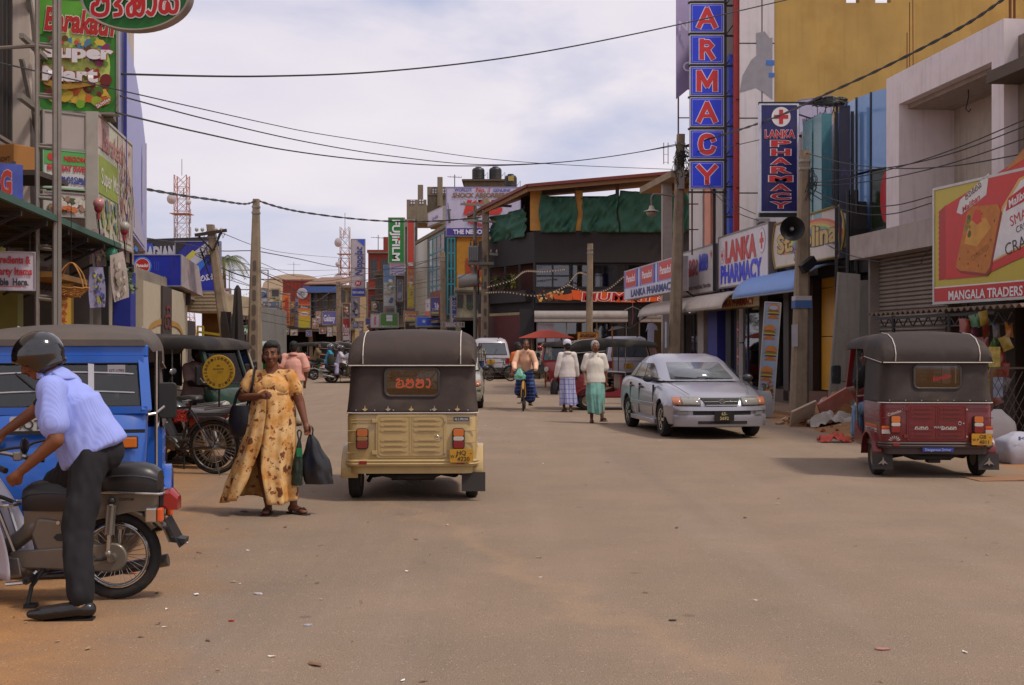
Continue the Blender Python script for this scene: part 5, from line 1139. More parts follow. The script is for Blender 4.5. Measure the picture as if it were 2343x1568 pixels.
# basket
bk=P(163,668,13);BK=thing('wicker_basket','shallow wicker basket with tall handles hanging from the awning','basket',loc=(bk.x,bk.y,zat(679,13)))
WK=M('a8763a',.8,var=.25,scale=30);b=B()
for i,(rr,z)in enumerate(((.09,.0),(.11,.025),(.13,.045),(.15,.065),(.165,.08),(.18,.09))):b.tube([(rr*1.05*cos(t),rr*.8*sin(t),z+.006*sin(t*9+i))for t in[2*pi*k/28 for k in range(28)]],.008,5,closed=True)
b.obj('weave',WK,BK)
for i in range(20):t=2*pi*i/20;B().tube([(.07*cos(t),.055*sin(t),0),(.12*cos(t),.09*sin(t),.03),(.19*cos(t),.15*sin(t),.095)],.005,4).obj('stake',WK,BK)if i%2 else None
B().lathe([(.001,0),(.09,0),(.1,.012),(.001,.012)],n=16).obj('base',WK,BK)
for q in(-.05,.05):B().tube(smooth_path([(-.15,q,.08),(-.1,q,.25),(0,q*.2,.36),(.1,q,.25),(.15,q,.08)],5),.008,6).obj('handle',WK,BK)
B().tube([(0,0,.36),(0,0,1.0)],.004,4).obj('cord',BLACKM,BK)
# yellow vertical sign
r,wd,h=board('vertical_sign','yellow vertical sign with red letters in the shop doorway','sign',(P(124,0,14).x,14),(P(167,0,14.1).x,14.1),zat(770,14),zat(648,14),'b8922a',.06,fcol='8a7020',fw=.008)
text(r,'SHAR',wd/2,.32,.055,M('a03018',.5),w=.08,vertical=.085,bold=.04);B().box(wd*.3,wd*.7,.02,.05,-1.68,0).obj('stand',STEEL,r)
# hanging posters
for nm,lb_,x0,x1,y0,y1,Y,c,cols,tl in(('hanging_poster','glossy poster with yellow bottles hanging by the awning corner',206,240,612,705,15.2,'8a86a4',['3a4a9a','a8a03a','3a3a50','8a8a3a'],-.06),('hanging_poster','white price list poster hanging from the awning corner',262,296,584,692,15.6,'a89c94',['9a8a80','b8b0a4','8a8070'],-.22),('hanging_poster','narrow poster of red orange and grey blocks under the awning corner',213,243,525,612,15.4,'8a7a78',['a0502a','b0863a','6a2a26','9a9a9a'],-.1)):
 a=P(x0,0,Y);c2=P(x1,0,Y+.35);mw,wd=frame((a.x,a.y,zat(y1,Y)),(c2.x,c2.y,0));q=thing(nm,lb_,'poster',mw=mw@Mx.Rotation(tl,4,'Y'));h=zat(y0,Y)-zat(y1,Y)
 B().grid(lambda u,v:(u*wd,.015*sin(u*3+v*4),v*h),6,8).obj('sheet',M(c,.35,var=.08),q,solid=.004);blobs(q,22,.01,wd-.01,.03,h-.03,cols,.015,.05,-.025,len(lb_));B().tube([(wd/2,0,h),(wd/2,.02,h+.25)],.004,4).obj('cord',BLACKM,q)
# bulbs and green shade
for i,(x,y,Y,bc,lb_)in enumerate(((225,470,14.9,'b07a7a','pink socket lamp with pale globe standing on the awning'),(284,520,16.3,'a09a94','white globe lamp on red socket at the awning end'))):
 q=thing('globe_lamp',lb_,'lamp',loc=P(x,y+28,Y),rz=0);B().lathe([(.02,-.02),(.02,.06),(.035,.07),(.05,.1),(.05,.13),(.01,.13)],n=14).obj('socket',M('8a2a30',.5),q,smooth=40);B().ell((.005,0,.17),.068).obj('globe',M(bc,.2),q,smooth=60)
 B().tube([(0,0,-.02),(0,.05,-.2)],.01,5).obj('stem',STEEL,q)
q=thing('paper_lantern','round sea green paper lantern hanging under the awning corner','lantern',loc=P(250,580,15.8));B().ell((0,0,0),(.105,.105,.1)).obj('shade',M('3f8a6c',.6,var=.1),q,smooth=60);B().tube([(0,0,.1),(0,0,.3)],.004,4).obj('cord',BLACKM,q)
q=thing('garland','sagging green and white garland hanging beside the awning corner','garland',loc=(0,0,0));b=B();rd=random.Random(2)
gp=smooth_path([P(258,585,15.9),P(272,600,16),P(285,612,16.1),P(293,640,16.2),P(294,650,16.2)],8);b.tube(gp,.02,5)
for p in gp:
 for k in range(5):d=V((rd.uniform(-1,1),rd.uniform(-1,1),rd.uniform(-1.5,.2)))*.09;b.mat(rd.randrange(2)).add([p,p+d+V((.02,0,0)),p+d*1.1,p+d+V((-.02,0,0))],[(0,1,2,3)])
b.obj('tinsel',[M('2f5a44',.6),M('7a8a70',.6)],q)
# tablet-brand awning box, its shop
PYd=30.5;a,c=P(296,0,PYd),P(415,0,PYd);r,wd,h=board('awning_sign','blue boxed awning sign with round red tablet logo','sign',(a.x,a.y),(c.x,c.y),zat(655,PYd),zat(583,PYd),'1c2b96',.02,fcol='8a90b0',fw=.015,rough=.3,dirt=.05)
shape(r,oval(wd*.25,h*.64,.23,.23),M('4a7ad0',.4),-.006);shape(r,oval(wd*.25,h*.64,.19,.19),M('c8c0c8',.4),-.008);shape(r,oval(wd*.25,h*.64,.175,.175),M('a8221f',.4),-.010);text(r,'Panadol',wd*.25,h*.66,.085,M('d8d2d4',.4),-.014,w=.3,bold=.03)
text(r,"It's my choice!",wd*.38,h*.25,.095,M('b8bce0',.4),-.014,w=wd*.62,bold=.004,shear=.3);b=B();ribbon(b,[(wd*.45,h*.12),(wd*.55,h*.16),(wd*.63,h*.16)],.012,-.014);b.obj('lettering',M('b8bce0',.4),r)
for i in range(3):
 b=B();ribbon(b,[(wd*.45+i*.05+.05*cos(t),h*.64+.14*sin(t))for t in[-.9+1.8*k/8 for k in range(9)]],.02,-.008);b.obj('print',M('3448b8',.4),r)
b=B()
b.add([(wd,0,0),(wd,0,h),(wd+.12,1.2,h*.72),(wd+.2,1.3,-.2)],[(0,1,2,3)]);b.add([(0,0,h),(wd,0,h),(wd+.12,1.2,h*.72),(0,1.2,h*.72)],[(0,1,2,3)]);b.add([(0,.02,0),(wd,.02,0),(wd+.2,1.3,-.2),(0,1.3,-.2)],[(0,1,2,3)]);b.obj('side_cheek',M('9a8f92',.6,dirt=.2,streak=.2),r,solid=.015)
t=M('4a1f22',.6);B().box(.1,wd,.8,.9,-.45,-.15).obj('lower_board',M('2c2422',.6),r);text(r,'Panadol',wd*.72,-.3,.1,t,.78);text(r,'Panadol',wd*.2,-.3,.1,t,.78)
mw,ln=frame(lfp(312),lfp(640));LR=thing('left_shops','row of left shops under blue and black billboards','building',mw=mw)
def l2(x):return(lfp(x)-lfp(312)).to_2d().dot((lfp(640)-lfp(312)).to_2d().normalized())
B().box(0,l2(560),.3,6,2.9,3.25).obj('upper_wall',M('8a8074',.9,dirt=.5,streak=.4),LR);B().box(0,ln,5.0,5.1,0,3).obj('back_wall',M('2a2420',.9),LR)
PL=M('b0a690',.8,var=.06,dirt=.2)
B().box(l2(322),l2(362),-.05,.3,0,2.9).box(l2(383),l2(424),-.05,.3,0,2.9).obj('shop_panel',PL,LR)
B().box(l2(362),l2(383),-.1,.3,0,2.9).obj('brown_pillar',M('3a2e2a',.7),LR)
script(LR,['ka'],(l2(362)+l2(383))/2,2.2,.5,.07,M('6a2c2a',.6),-.12,kx=2);script(LR,['va'],(l2(362)+l2(383))/2,1.4,.5,.07,M('6a2c2a',.6),-.12,kx=2)
b=B()
ribbon(b,[(q[0],q[1])for q in smooth_path([(l2(322),1.3,0),(l2(335),1.9,0),(l2(350),2.05,0),(l2(361),2.1,0)],5)],.12,-.07);ribbon(b,[(q[0],q[1])for q in smooth_path([(l2(384),2.1,0),(l2(405),2.0,0),(l2(423),1.5,0)],5)],.12,-.07);b.obj('gold_swoosh',M('a8803a',.6),LR)
B().box(l2(296),l2(308),-.02,.3,0,3).obj('blue_pillar',M('24308a',.5),LR)
b=B();b.grid(lambda u,v:(l2(398)+u*.9+.06*sin(v*6),-1.2-.12*sin(u*9+v*3),.9+v*1.5),8,10);b.obj('hung_cloth',M('3a3634',.9,var=.2),LR,solid=.01)
r,wd,h=board('billboard','black billboard with blue splash and dripping white letters','billboard',(P(300,0,36).x,36),(P(478,0,35).x,35),zat(592,35.5),zat(546,35.5)+.0,'24222a',.2,fcol='3a3a42',fw=.02)
text(r,'RADIANT',wd*.4,h*.33,.34,M('b8b8c4',.5),-.02,w=wd*.5,bold=.06);blobs(r,12,.1,.85,.1,h-.05,['2a50c0','4a8ad8','1c3a8a'],.05,.16,-.015)
b=B()
for i in range(12):x=wd*(.17+.46*i/11);b.poly([(x,-.022,.2),(x+.05,-.022,.2),(x+.03,-.022,.2-.1-.07*(i%3))])
b.obj('print',M('b8b8c4',.5),r)
r,wd,h=board('billboard','blue and white phone network billboard with yellow stripe and script','billboard',(P(400,0,34).x,34),(P(503,0,34).x,34),zat(667,34),zat(552,34),'232a8a',.2,fcol='8a8aa0',fw=.02,dirt=.05)
shape(r,[(.02,.7),(.9,h-.02),(wd*.9,h-.02),(.4,.35),(.02,.1)],M('b4b2c0',.5),-.006);shape(r,[(.35,h-.02),(.02,h-.4),(.02,h-.02)],M('2a2830',.5),-.007);shape(r,[(.02,h-.7),(.5,h-.25),(.62,h-.35),(.02,h-.85)],M('b8b04a',.5),-.008);shape(r,[(.5,.02),(wd*.92,h*.78),(wd-.02,h*.84),(wd-.02,.02)],M('2430a0',.5,var=.1),-.009)
shape(r,[(.35,.55),(wd*.6,h*.62),(wd*.75,h*.62),(.5,.3)],M('2f6ac8',.5),-.010);shape(r,[(wd*.72,h*.72),(wd-.02,h*.8),(wd-.02,h*.9),(wd*.78,h*.86)],M('b8a03a',.5),-.0105)
shape(r,oval(wd*.42,.52,.16,.09),M('b0a02a',.5),-.012);script(r,['sa','ma','va','sa','ka','la'],wd*.68,.38,.15,.022,M('d0d0e0',.5),-.016,kx=.85,rot=.15)
r=thing('cream_building','low cream tiled shop front under the phone network billboard','building',loc=(P(432,0,36).x,36,0));k=36/F
B().box(0,68*k,0,5,zat(715,36),zat(668,36)).obj('wall',M('b0a084',.8,dirt=.3,streak=.3),r);B().box(0,68*k,1.5,1.6,0,zat(715,36)).obj('shop_recess',M('6a4a20',.8,var=.3),r)
for i in range(6):B().box(.02,68*k-.02,-.012,0,zat(712,36)+i*.1,zat(712,36)+i*.1+.012).obj('tile_joint',M('8a7a60',.8),r)
B().tube([(.1,-.8,0),(.1,-.8,2.1)],.07,8).obj('post',M('8a8688',.6),r)
q=thing('yellow_rack','yellow metal rack frame in front of the cream shop','rack',loc=P(452,0,34).xy.to_3d());YM=M('b09a2a',.5,dirt=.2)
B().bar((0,0,0),(0,0,2.1),.05).bar((0,.6,0),(0,.6,2.1),.05).bar((0,0,1.95),(.75,-.1,1.85),.06).bar((0,0,2.1),(0,.6,2.1),.05).bar((.75,-.1,0),(.75,-.1,1.9),.04).obj('frame',YM,q)
for x0,x1,y0,y1,Y,c,lab,tx,tcl in((493,510,640,690,42,'b09a22','yellow upright sign with red top behind the leaning pole',None,''),(512,527,660,677,46,'a4222a','red lingerie brand sign with white word','Triumph','d8d0d0'),(494,506,690,745,41,'a8801c','amber upright sign under the yellow sign',None,''),(556,575,745,765,60,'1c7a44','small green sign with white letters near the dark umbrella','Ape','d0d8d0'),(576,590,735,768,60,'b0a0a4','white sign with red edge beside the tall pole',None,''),(530,556,748,762,58,'a09ca0','grey white notice at the far left corner',None,''),(595,612,660,690,80,'9aa0a8','white brush lettered banner behind the tall pole','ESM','2a4a6a')):
 r,wd,h=fsign(x0,x1,y0,y1,Y,c,lab,tx,tcl or 'e0e0e0',depth=.12)
 if not tx:blobs(r,8,.03,wd-.03,.05,h-.05,['a03a2a','8a6a1c','c8b890','4a3a2a'],.04,.1,-.03,seed=x0)
r,ln,h=far_building('scaffolded_building','grey building wrapped in scaffold nets beyond the leaning pole',528,575,700,64,'7d7a78',2,3,dirt=.4)
b=B()
for i in range(7):b.tube([(ln*i/6,-.5,0),(ln*i/6,-.5,h)],.03,5)
for i in range(5):b.tube([(0,-.5,h*i/4),(ln,-.5,h*i/4)],.03,5)
b.obj('scaffold',STEEL,r)
q=thing('closed_umbrella','tall closed dark market umbrella tied beside the street pole','umbrella',loc=P(546,0,30).xy.to_3d());B().tube([(0,0,0),(-.03,0,3.0)],.025,6).obj('pole',STEEL,q)
b=B();b.loft([[V((-.03+rr*(1+.25*cos(5*t))*cos(t),rr*(1+.25*cos(5*t))*sin(t),z))for t in[2*pi*i/20 for i in range(20)]]for z,rr in((1.0,.16),(1.3,.17),(1.8,.14),(2.4,.1),(2.95,.07),(3.05,.02))]);b.obj('canopy',M('2c2624',.8,var=.2),q,smooth=60)

# ================================================================ poles, lamp, loudspeaker
def concrete_pole(name,label,base,top,wb,wt,slots=False,n=4):
 base,top=V(base),V(top);t=thing(name,label,'pole',loc=base);d=top-base
 b=B();rings=[]
 for i in range(9):
  s=i/8;ww=(wb+(wt-wb)*s)/2;c=d*s;e=ww*.35
  rings.append([c+V(q)for q in((ww-e,-ww,0),(ww,-ww+e,0),(ww,ww-e,0),(ww-e,ww,0),(-ww+e,ww,0),(-ww,ww-e,0),(-ww,-ww+e,0),(-ww+e,-ww,0))])
 b.loft(rings);o=b.obj('shaft',CONCP,t)
 if slots:
  for i in range(9):
   s=.06+i*.075;c=d*s;ww=(wb+(wt-wb)*s);b=B().prism(rrect(c.x-ww*.16,c.x+ww*.16,c.z-.17,c.z+.17,ww*.15),c.y-ww*.5-.01,c.y-ww*.5+.006);b.obj('slot',M('5a5048',.95),t)
 for s in(.93,.96):c=d*s;ww=(wb+(wt-wb)*s)/2+.012;B().box(c.x-ww,c.x+ww,c.y-ww,c.y+ww,c.z-.03,c.z+.03).obj('band',M('8a8680',.5,.4),t)
 return t
PA=concrete_pole('utility_pole','concrete street pole by the rubble with a horn loudspeaker',V((6.56,28.0,.0)),V((6.7,28.0,zat(345,28.0))),.4,.22)
PB=concrete_pole('utility_pole','concrete pole with street lamp and knot of cables by the letter tower',V((5.02,38,.1)),V((5.24,38,zat(308,38))),.42,.24)
PC=concrete_pole('utility_pole','plain concrete pole in front of the restaurant sign',V((3.38,54,0)),V((3.45,54,zat(558,54))),.32,.24)
PD=concrete_pole('transformer_pole','concrete pole carrying transformer and cross-arms left of restaurant',V((-1.25,55,0)),V((-1.22,55,zat(462,55))),.42,.3,True)
PD.location=(-1.36,61.8,0);PD.scale=(1.12,)*3
PE=concrete_pole('utility_pole','tall tapered concrete pole with slots and steel bracket frame',V((-8.0,38,0)),V((-7.94,38,zat(456,38))),.5,.19,True)
PF=concrete_pole('utility_pole','leaning concrete pole with wooden cross-arm and insulators',V((-8.45,37,-.1)),V((-9.2,37,zat(505,37))),.36,.22)
PF.location=(-7.0,31,0);PF.scale=(.85,)*3
PG=concrete_pole('utility_pole','distant concrete pole behind the teal building signs',V((P(1017,0,66).x,66,0)),V((P(1012,0,66).x,66,zat(577,66))),.4,.26)
PH=concrete_pole('utility_pole','distant concrete pole with white painted foot near the shops',V((P(777,0,100).x,100,0)),V((P(774,0,100).x,100,zat(645,100))),.5,.34)
B().box(P(777,0,100).x-.3,P(777,0,100).x+.3,99.7,100.3,.0,1.9).obj('painted_foot',M('b0a8a8',.8),PH)
bpy.data.objects['painted_foot'].matrix_parent_inverse=Mx.Translation(-PH.location)
# dressings on the poles (local coordinates from each foot)
HS=thing('horn_loudspeaker','black horn loudspeaker strapped to the pole by the rainbow board','loudspeaker',loc=P(1812,524,27.5));
B().lathe([(.05,.42),(.05,.3),(.09,.2),(.15,.08),(.25,.0),(.275,-.02),(.275,-.045),(.25,-.02),(.16,.06),(.08,.16),(.02,.2)],ax=(.12,1,0),n=32).obj('horn',M('1c1b1d',.45,dirt=.2),HS,smooth=50);B().lathe([(.001,-.0),(.035,.0),(.05,.06),(.05,.2),(.001,.2)],ax=(.12,1,0),n=14).obj('driver',M('6a6a6c',.4),HS);B().bar((.05,.3,-.05),(.3,.55,-.1),.04).obj('bracket',STEEL,HS)
def on(pole,b,name,mat,**k):return b.obj(name,mat,pole,**k)
on(PA,B().box(-.12,.25,-.19,.19,2.6,2.7),'white_band',M('a8a4a4',.7));on(PA,B().box(-.125,.255,-.195,.195,2.42,2.6),'blue_band',M('3a5a8a',.7))
B().box(-.22,-.08,-.245,-.235,1.55,2.05).obj('bill',M('a8a4a8',.7),PA)
q=thing('phone_junction_box','black cable box tied low on the loudspeaker pole','box',loc=P(1848,606,27.7),rz=.4);B().obox((0,0,0),(.42,.16,.22),(0,-.6,0)).obj('case',BLACKM,q,bev=.02)
LPp=thing('street_lamp','white bell shaped street lamp on a curved arm','lamp',loc=P(1490,480,37.9))
B().lathe([(.04,.1),(.06,.12),(.1,0),(.24,-.05),(.25,-.06),(.12,-.05),(.02,-.04)],n=18).obj('shade',M('a8a090',.6),LPp,smooth=40);B().lathe([(.15,-.07),(.16,-.12),(.12,-.2),(.02,-.22)],n=14).obj('bulb_cover',M('8a7a6a',.4),LPp,smooth=60)
B().tube(smooth_path([(0,0,.1),(0,0,.38),(.06,0,.47),(.2,0,.48),(.75,.05,.42)],5),.03,7).obj('arm',M('7a706a',.6,.3),LPp)
LPt=B();rd=random.Random(11)
for i in range(26):LPt.tube(smooth_path([(.2+rd.uniform(-.2,.25),-.2,7.5+rd.uniform(-.5,.3)),(.25+rd.uniform(-.35,.4),-.28,7.3+rd.uniform(-.6,.3)),(.2+rd.uniform(-.2,.3),-.2,7.0+rd.uniform(-.8,.3))],4),.012,4)
LPt.obj('cable_knot',BLACKM,PB);on(PB,B().box(.12,.3,-.25,-.15,6.3,7.0),'pole_box',M('8a8078',.7))
on(PB,B().box(-.26,-.24,-.23,.1,1.4,2.2),'bill',M('9aa0b0',.7))
LPt=B()
for i in range(16):LPt.tube(smooth_path([(.2+rd.uniform(-.05,.1),-.15,5.5+rd.uniform(-.2,.1)),(.25+rd.uniform(-.1,.18),-.2,5.3+rd.uniform(-.3,.1)),(.18+rd.uniform(-.1,.12),-.2,5.1+rd.uniform(-.3,.1))],4),.009,4)
LPt.obj('cable_knot',BLACKM,PA)
q=thing('cable_coil','untidy coil of black cable hung on top of the truss','cable',loc=(P(1893,0,31).x-.95,31.2+.8,zat(240,31)-8.0));
b=B()
for j in range(16):b.tube([(.95+(.4+rd.uniform(-.06,.05))*cos(t),-1.2+.3*sin(t),8.02+rd.uniform(-.03,.05)+.05*sin(t+j))for t in[2*pi*i/16 for i in range(16)]],.013,4,closed=True)
for j in range(4):b.tube(smooth_path([(.6+.2*j,-1.3,8),(.65+.22*j,-1.35,7.5),(.85+.2*j,-1.3,7.9)],5),.012,4)
b.obj('loops',BLACKM,q)
# transformer
q=PD;tz=zat(600,55);b=B();GM=M('7d7d7c',.5,.3,dirt=.4)
B().box(-.75,-.28,-.35,.2,tz-.15,tz+.55).obj('transformer',GM,q,bev=.03)
for i in range(6):B().box(-.74+.08*i,-.71+.08*i,-.46,-.35,tz-.1,tz+.5).obj('cooling_fin',GM,q)
for i in range(3):B().lathe([(.03,0),(.05,.05),(.03,.08),(.05,.13),(.03,.16),(.02,.3)],o=(-.65+.14*i,-.1,tz+.55),n=10).obj('bushing',M('5a3a2c',.4),q)
B().box(-.8,.4,-.4,-.2,tz-.3,tz-.18).bar((-.7,-.2,tz-.3),(-.1,-.2,tz-1.3),.1).obj('platform',M('6a655c',.7),q)
for z,x0,x1 in((zat(476,55),-1.1,1.2),(zat(513,55),-1.0,1.0),(zat(590,55),.2,1.25)):
 B().bar((x0,-.2,z),(x1,-.2,z-.1),.1).obj('cross_arm',M('77736c',.7),q)
 for i in range(4):x=x0+(x1-x0)*(i+.3)/4;B().lathe([(.02,0),(.06,.04),(.03,.07),(.06,.1),(.02,.2)],o=(x,-.2,z),n=8).obj('insulator',M('8a8078',.4),q)
B().lathe([(.28,-.45),(.3,-.4),(.3,.4),(.25,.45)],o=(-.75,-.2,tz-1.0),ax=(1,0,.1),n=16).obj('drum',M('85827e',.5,.3,dirt=.3),q,smooth=40)
B().tube([(-.45,0,0),(-.45,0,zat(480,55))],.08,8).obj('conduit',M('6a655c',.7),q)
# slotted pole frame, leaning pole arm
B().bar((-.75,-.1,3.9),(-.75,-.1,2.75),.03).bar((.45,-.1,3.9),(.45,-.1,2.75),.03).bar((-.75,-.1,3.9),(.45,-.1,3.9),.03).bar((-.75,-.1,3.3),(.45,-.1,3.3),.03).bar((-.75,-.1,2.75),(.45,-.1,2.75),.03).obj('steel_frame',M('8a8680',.5,.3),PE)
B().bar((-.75-.42,-.15,zat(522,37)),(-.75+.42+.1,-.15,zat(511,37)),.09).obj('cross_arm',M('3a2e24',.9),PF)
B().bar((-1.1,-.15,zat(520,37)),(-.66,-.15,zat(556,37)),.05).bar((-.38,-.15,zat(513,37)),(-.62,-.15,zat(556,37)),.05).bar((-1.0,-.2,zat(552,37)),(-.7,-.2,zat(620,37)),.04).obj('arm_brace',STEEL,PF)
for x in(-1.12,-.95,-.55,-.38):B().lathe([(.02,0),(.05,.03),(.06,.08),(.03,.12)],o=(x,-.15,zat(518,37)+.05),n=8).obj('insulator',M('a8a4a0',.4),PF);B().tube([(x,-.15,zat(518,37)),(x+.05,-.2,zat(518,37)-.15),(x+.1,-.15,zat(518,37))],.012,5).obj('hook',STEEL,PF)
b=B();
for i in range(10):b.tube(smooth_path([(-.72+rd.uniform(-.2,.1),-.2,zat(550,37)+rd.uniform(-.2,.1)),(-.85+rd.uniform(-.3,.2),-.25,zat(565,37)),(-.7,-.2,zat(575,37)+rd.uniform(-.3,.1))],4),.01,4)
b.obj('cable_knot',BLACKM,PF)

# ================================================================ overhead cables
def cable(label,pts,r=.02,twist=False,mat=BLACKM,name='overhead_cable',group='overhead cables'):
 p=smooth_path(pts,10);b=B()
 if twist:
  for ph in(0,pi):
   b.tube([q+V((0,cos(i*1.1+ph),sin(i*1.1+ph)))*r*1.1 for i,q in enumerate(p)],r,5)
 else:b.tube(p,r,5)
 o=b.obj(name,mat,None,smooth=60);tag(o,label,'cable',group);return o
cable('single black cable crossing the upper sky from the green sign',[P(278,170,16),P(600,175,19),P(900,162,22),P(1200,126,25),P(1500,68,28),P(1800,0,31),P(1900,-26,32)],.015)
cable('thin wire sagging from the left signs to the knotted pole',[P(-40,135,12),P(200,190,15),P(450,247,19),P(620,285,24),P(720,305,26),P(900,333,29),P(1100,362,32),P(1300,378,35),P(1540,388,38)],.009)
cable('middle wire sagging from the green sign towards the pharmacy',[P(275,220,16),P(480,275,20),P(700,325,24),P(900,358,28),P(1100,377,31),P(1300,370,34),P(1450,350,36.5),P(1548,330,38)],.011)
cable('lowest wire sagging from the green sign to the knotted pole',[P(265,258,16),P(450,302,20),P(650,343,24),P(850,368,28),P(1050,380,31),P(1250,374,34),P(1400,358,36),P(1548,333,38)],.014)
cable('thick twisted cable climbing from the knotted pole to upper right',[P(1565,335,38),P(1650,310,35),P(1720,288,32),P(1800,258,29),P(1880,220,26.5),P(2000,165,24),P(2120,105,22),P(2220,50,20.5),P(2300,-5,19.3),P(2345,-35,18.8)],.016,True)
cable('twisted cable from the blue billboard to the slotted pole',[P(334,433,25),P(420,448,28),P(500,459,32),P(560,467,36),P(584,460,38)],.017,True)
cable('twisted cable from the slotted pole to the transformer',[P(586,458,38),P(640,475,41),P(700,487,44),P(800,500,48),P(900,507,51),P(1000,506,53),P(1100,498,55)],.02,True)
cable('lower wire from the billboard over the leaning pole to slotted pole',[P(334,545,25),P(430,560,31),P(500,574,36),P(560,574,37.6),P(580,574,38)],.014)
cable('lower wire from the slotted pole to the far shops',[P(590,575,38),P(680,592,48),P(780,612,62),P(900,616,66),P(1010,610,66)],.016)
cable('service wire from slotted pole down to the far concrete pole',[P(590,620,38),P(660,655,55),P(720,690,80),P(772,655,100)],.02)
cable('wire from the leaning pole across the slotted frame to shops',[P(500,610,37),P(560,633,38),P(620,640,52),P(760,642,90),P(900,612,80),P(1010,590,66)],.02)
for i,(y0,y1)in enumerate(((548,590),(602,618),(650,668),(690,700),(640,690))):
 cable('faint far wire over the shops, drop %s'%['highest','second','third','lowest','slanting'][i],[P(505,y0-15,40),P(640,(y0+y1)/2+8,60),P(775,y1,100)],.012)
for i,(xa_,ya_,Ya,xb_,yb_,Yb)in enumerate(((774,650,100,1012,585,66),(774,655,100,1010,640,66),(660,720,117,774,690,100),(640,705,118,774,700,100),(1012,640,66,1108,590,55),(774,648,100,860,720,86))):
 a,c=P(xa_,ya_,Ya),P(xb_,yb_,Yb);cable('service wire number among the far shop poles',[a,(a+c)/2+V((0,0,-.35)),c],.018)['label']='service wire '+['from the white-footed far pole up to the teal building pole','from the white-footed far pole low to the teal building pole','from the paint sign up to the white-footed far pole','from the orange film sign to the white-footed far pole','from the teal building pole to the transformer pole','dropping from the white-footed far pole to the shops'][i]
for i,(p0,p1,s_)in enumerate(((P(1840,350,28.0),P(2342,352,20),.3),(P(1850,420,28.0),P(2342,275,20),.2),(P(1850,425,28.0),P(2342,318,20),.2),(P(1850,430,28.0),P(2135,448,22),.3),(P(1850,440,28.0),P(2130,465,22),.35),(P(1560,350,38),P(1738,320,31),.05),(P(1560,345,38),P(1728,490,33.4),.3),(P(1570,345,38),P(1735,505,33),.45),(P(1850,385,28.0),P(2342,290,20),.3))):
 lab=['pale wire from loudspeaker pole to the right frame edge','upper thin wire in front of the white portal','middle thin wire in front of the white portal','upper wire from loudspeaker pole to the billboard','lower wire from loudspeaker pole to the billboard','short wire from knotted pole to the blue vertical sign','upper drooping wire from knotted pole to the air conditioner','lower drooping wire from knotted pole to the air conditioner','thin wire rising past the portal to the right'][i]
 cable(lab,[p0,p0.lerp(p1,.25)+V((0,0,-s_*.75)),p0.lerp(p1,.5)+V((0,0,-s_)),p0.lerp(p1,.75)+V((0,0,-s_*.75)),p1],.011)
cable('loose slack wire looping below the white canopy to billboard',[P(1830,510,31),P(1900,565,28),P(1985,595,25),P(2095,605,23.5),P(2110,590,23),P(2135,560,22)],.009)
for i in range(8):y0=600+19*i;cable('thin slack wire crossing the far street, number %s from the top'%['one','two','three','four','five','six','seven','eight'][i],[P(592,y0,45),P(690+9*i,y0+34-i,70),P(780+4*i,y0+26,92),P(880,y0+16,84),P(1012,y0-6,66)],.011)
# fairy light strings
def fairy(label,pts):
 q=thing('string_lights',label,'lights');p=smooth_path(pts,9);B().tube(p,.014,4).obj('wire',M('5a4a42',.7),q);b=B()
 for i,c in enumerate(p):b.ell(c+V((0,0,-.05)),.035,5,3)
 b.obj('bulbs',M('b8a890',.4),q)['kind']='stuff'
fairy('upper fairy light string from transformer pole past the restaurant',[P(1115,655,55),P(1170,640,54),P(1200,620,54),P(1255,622,54),P(1300,598,53.5)][:3]+[P(1240,620,54),P(1290,615,54)])
fairy('fairy light string dipping to the plain pole',[P(1112,668,55),P(1160,667,54.5),P(1230,675,54),P(1290,655,54),P(1320,624,54),P(1345,627,54)])
fairy('lowest fairy light string between the plain pole and pharmacy',[P(1300,650,54),P(1345,668,54),P(1390,660,53),P(1430,630,52),P(1470,620,50)])
fairy('tangled fairy lights above the far shops',[P(640,712,112),P(700,722,110),P(760,708,104),P(830,726,98),P(900,712,86)])
# air conditioner
q=thing('air_conditioner','white outdoor air conditioner unit above the pharmacy sign','air conditioner',loc=(P(1728,0,33.6).x,33.6,zat(552,33.6)))
B().box(0,.48,0,.3,0,.64).obj('case',M('b0aaa8',.5,dirt=.2),q,bev=.02);B().lathe([(.2,-.015),(.22,-.005),(.22,0),(.001,.0)],o=(.2,-.001,.32),ax=(0,-1,0),n=20).obj('grille',M('5a5654',.6),q)
for i in range(3):a=i*2.1;B().bar((.2,-.02,.32),(.2+.17*cos(a),-.02,.32+.17*sin(a)),.09,.006,up=(0,1,0)).obj('fan_blade',M('8a8684',.5),q)
B().bar((.05,.2,-.04),(.05,.6,-.04),.04).bar((.43,.2,-.04),(.43,.6,-.04),.04).obj('bracket',STEEL,q)
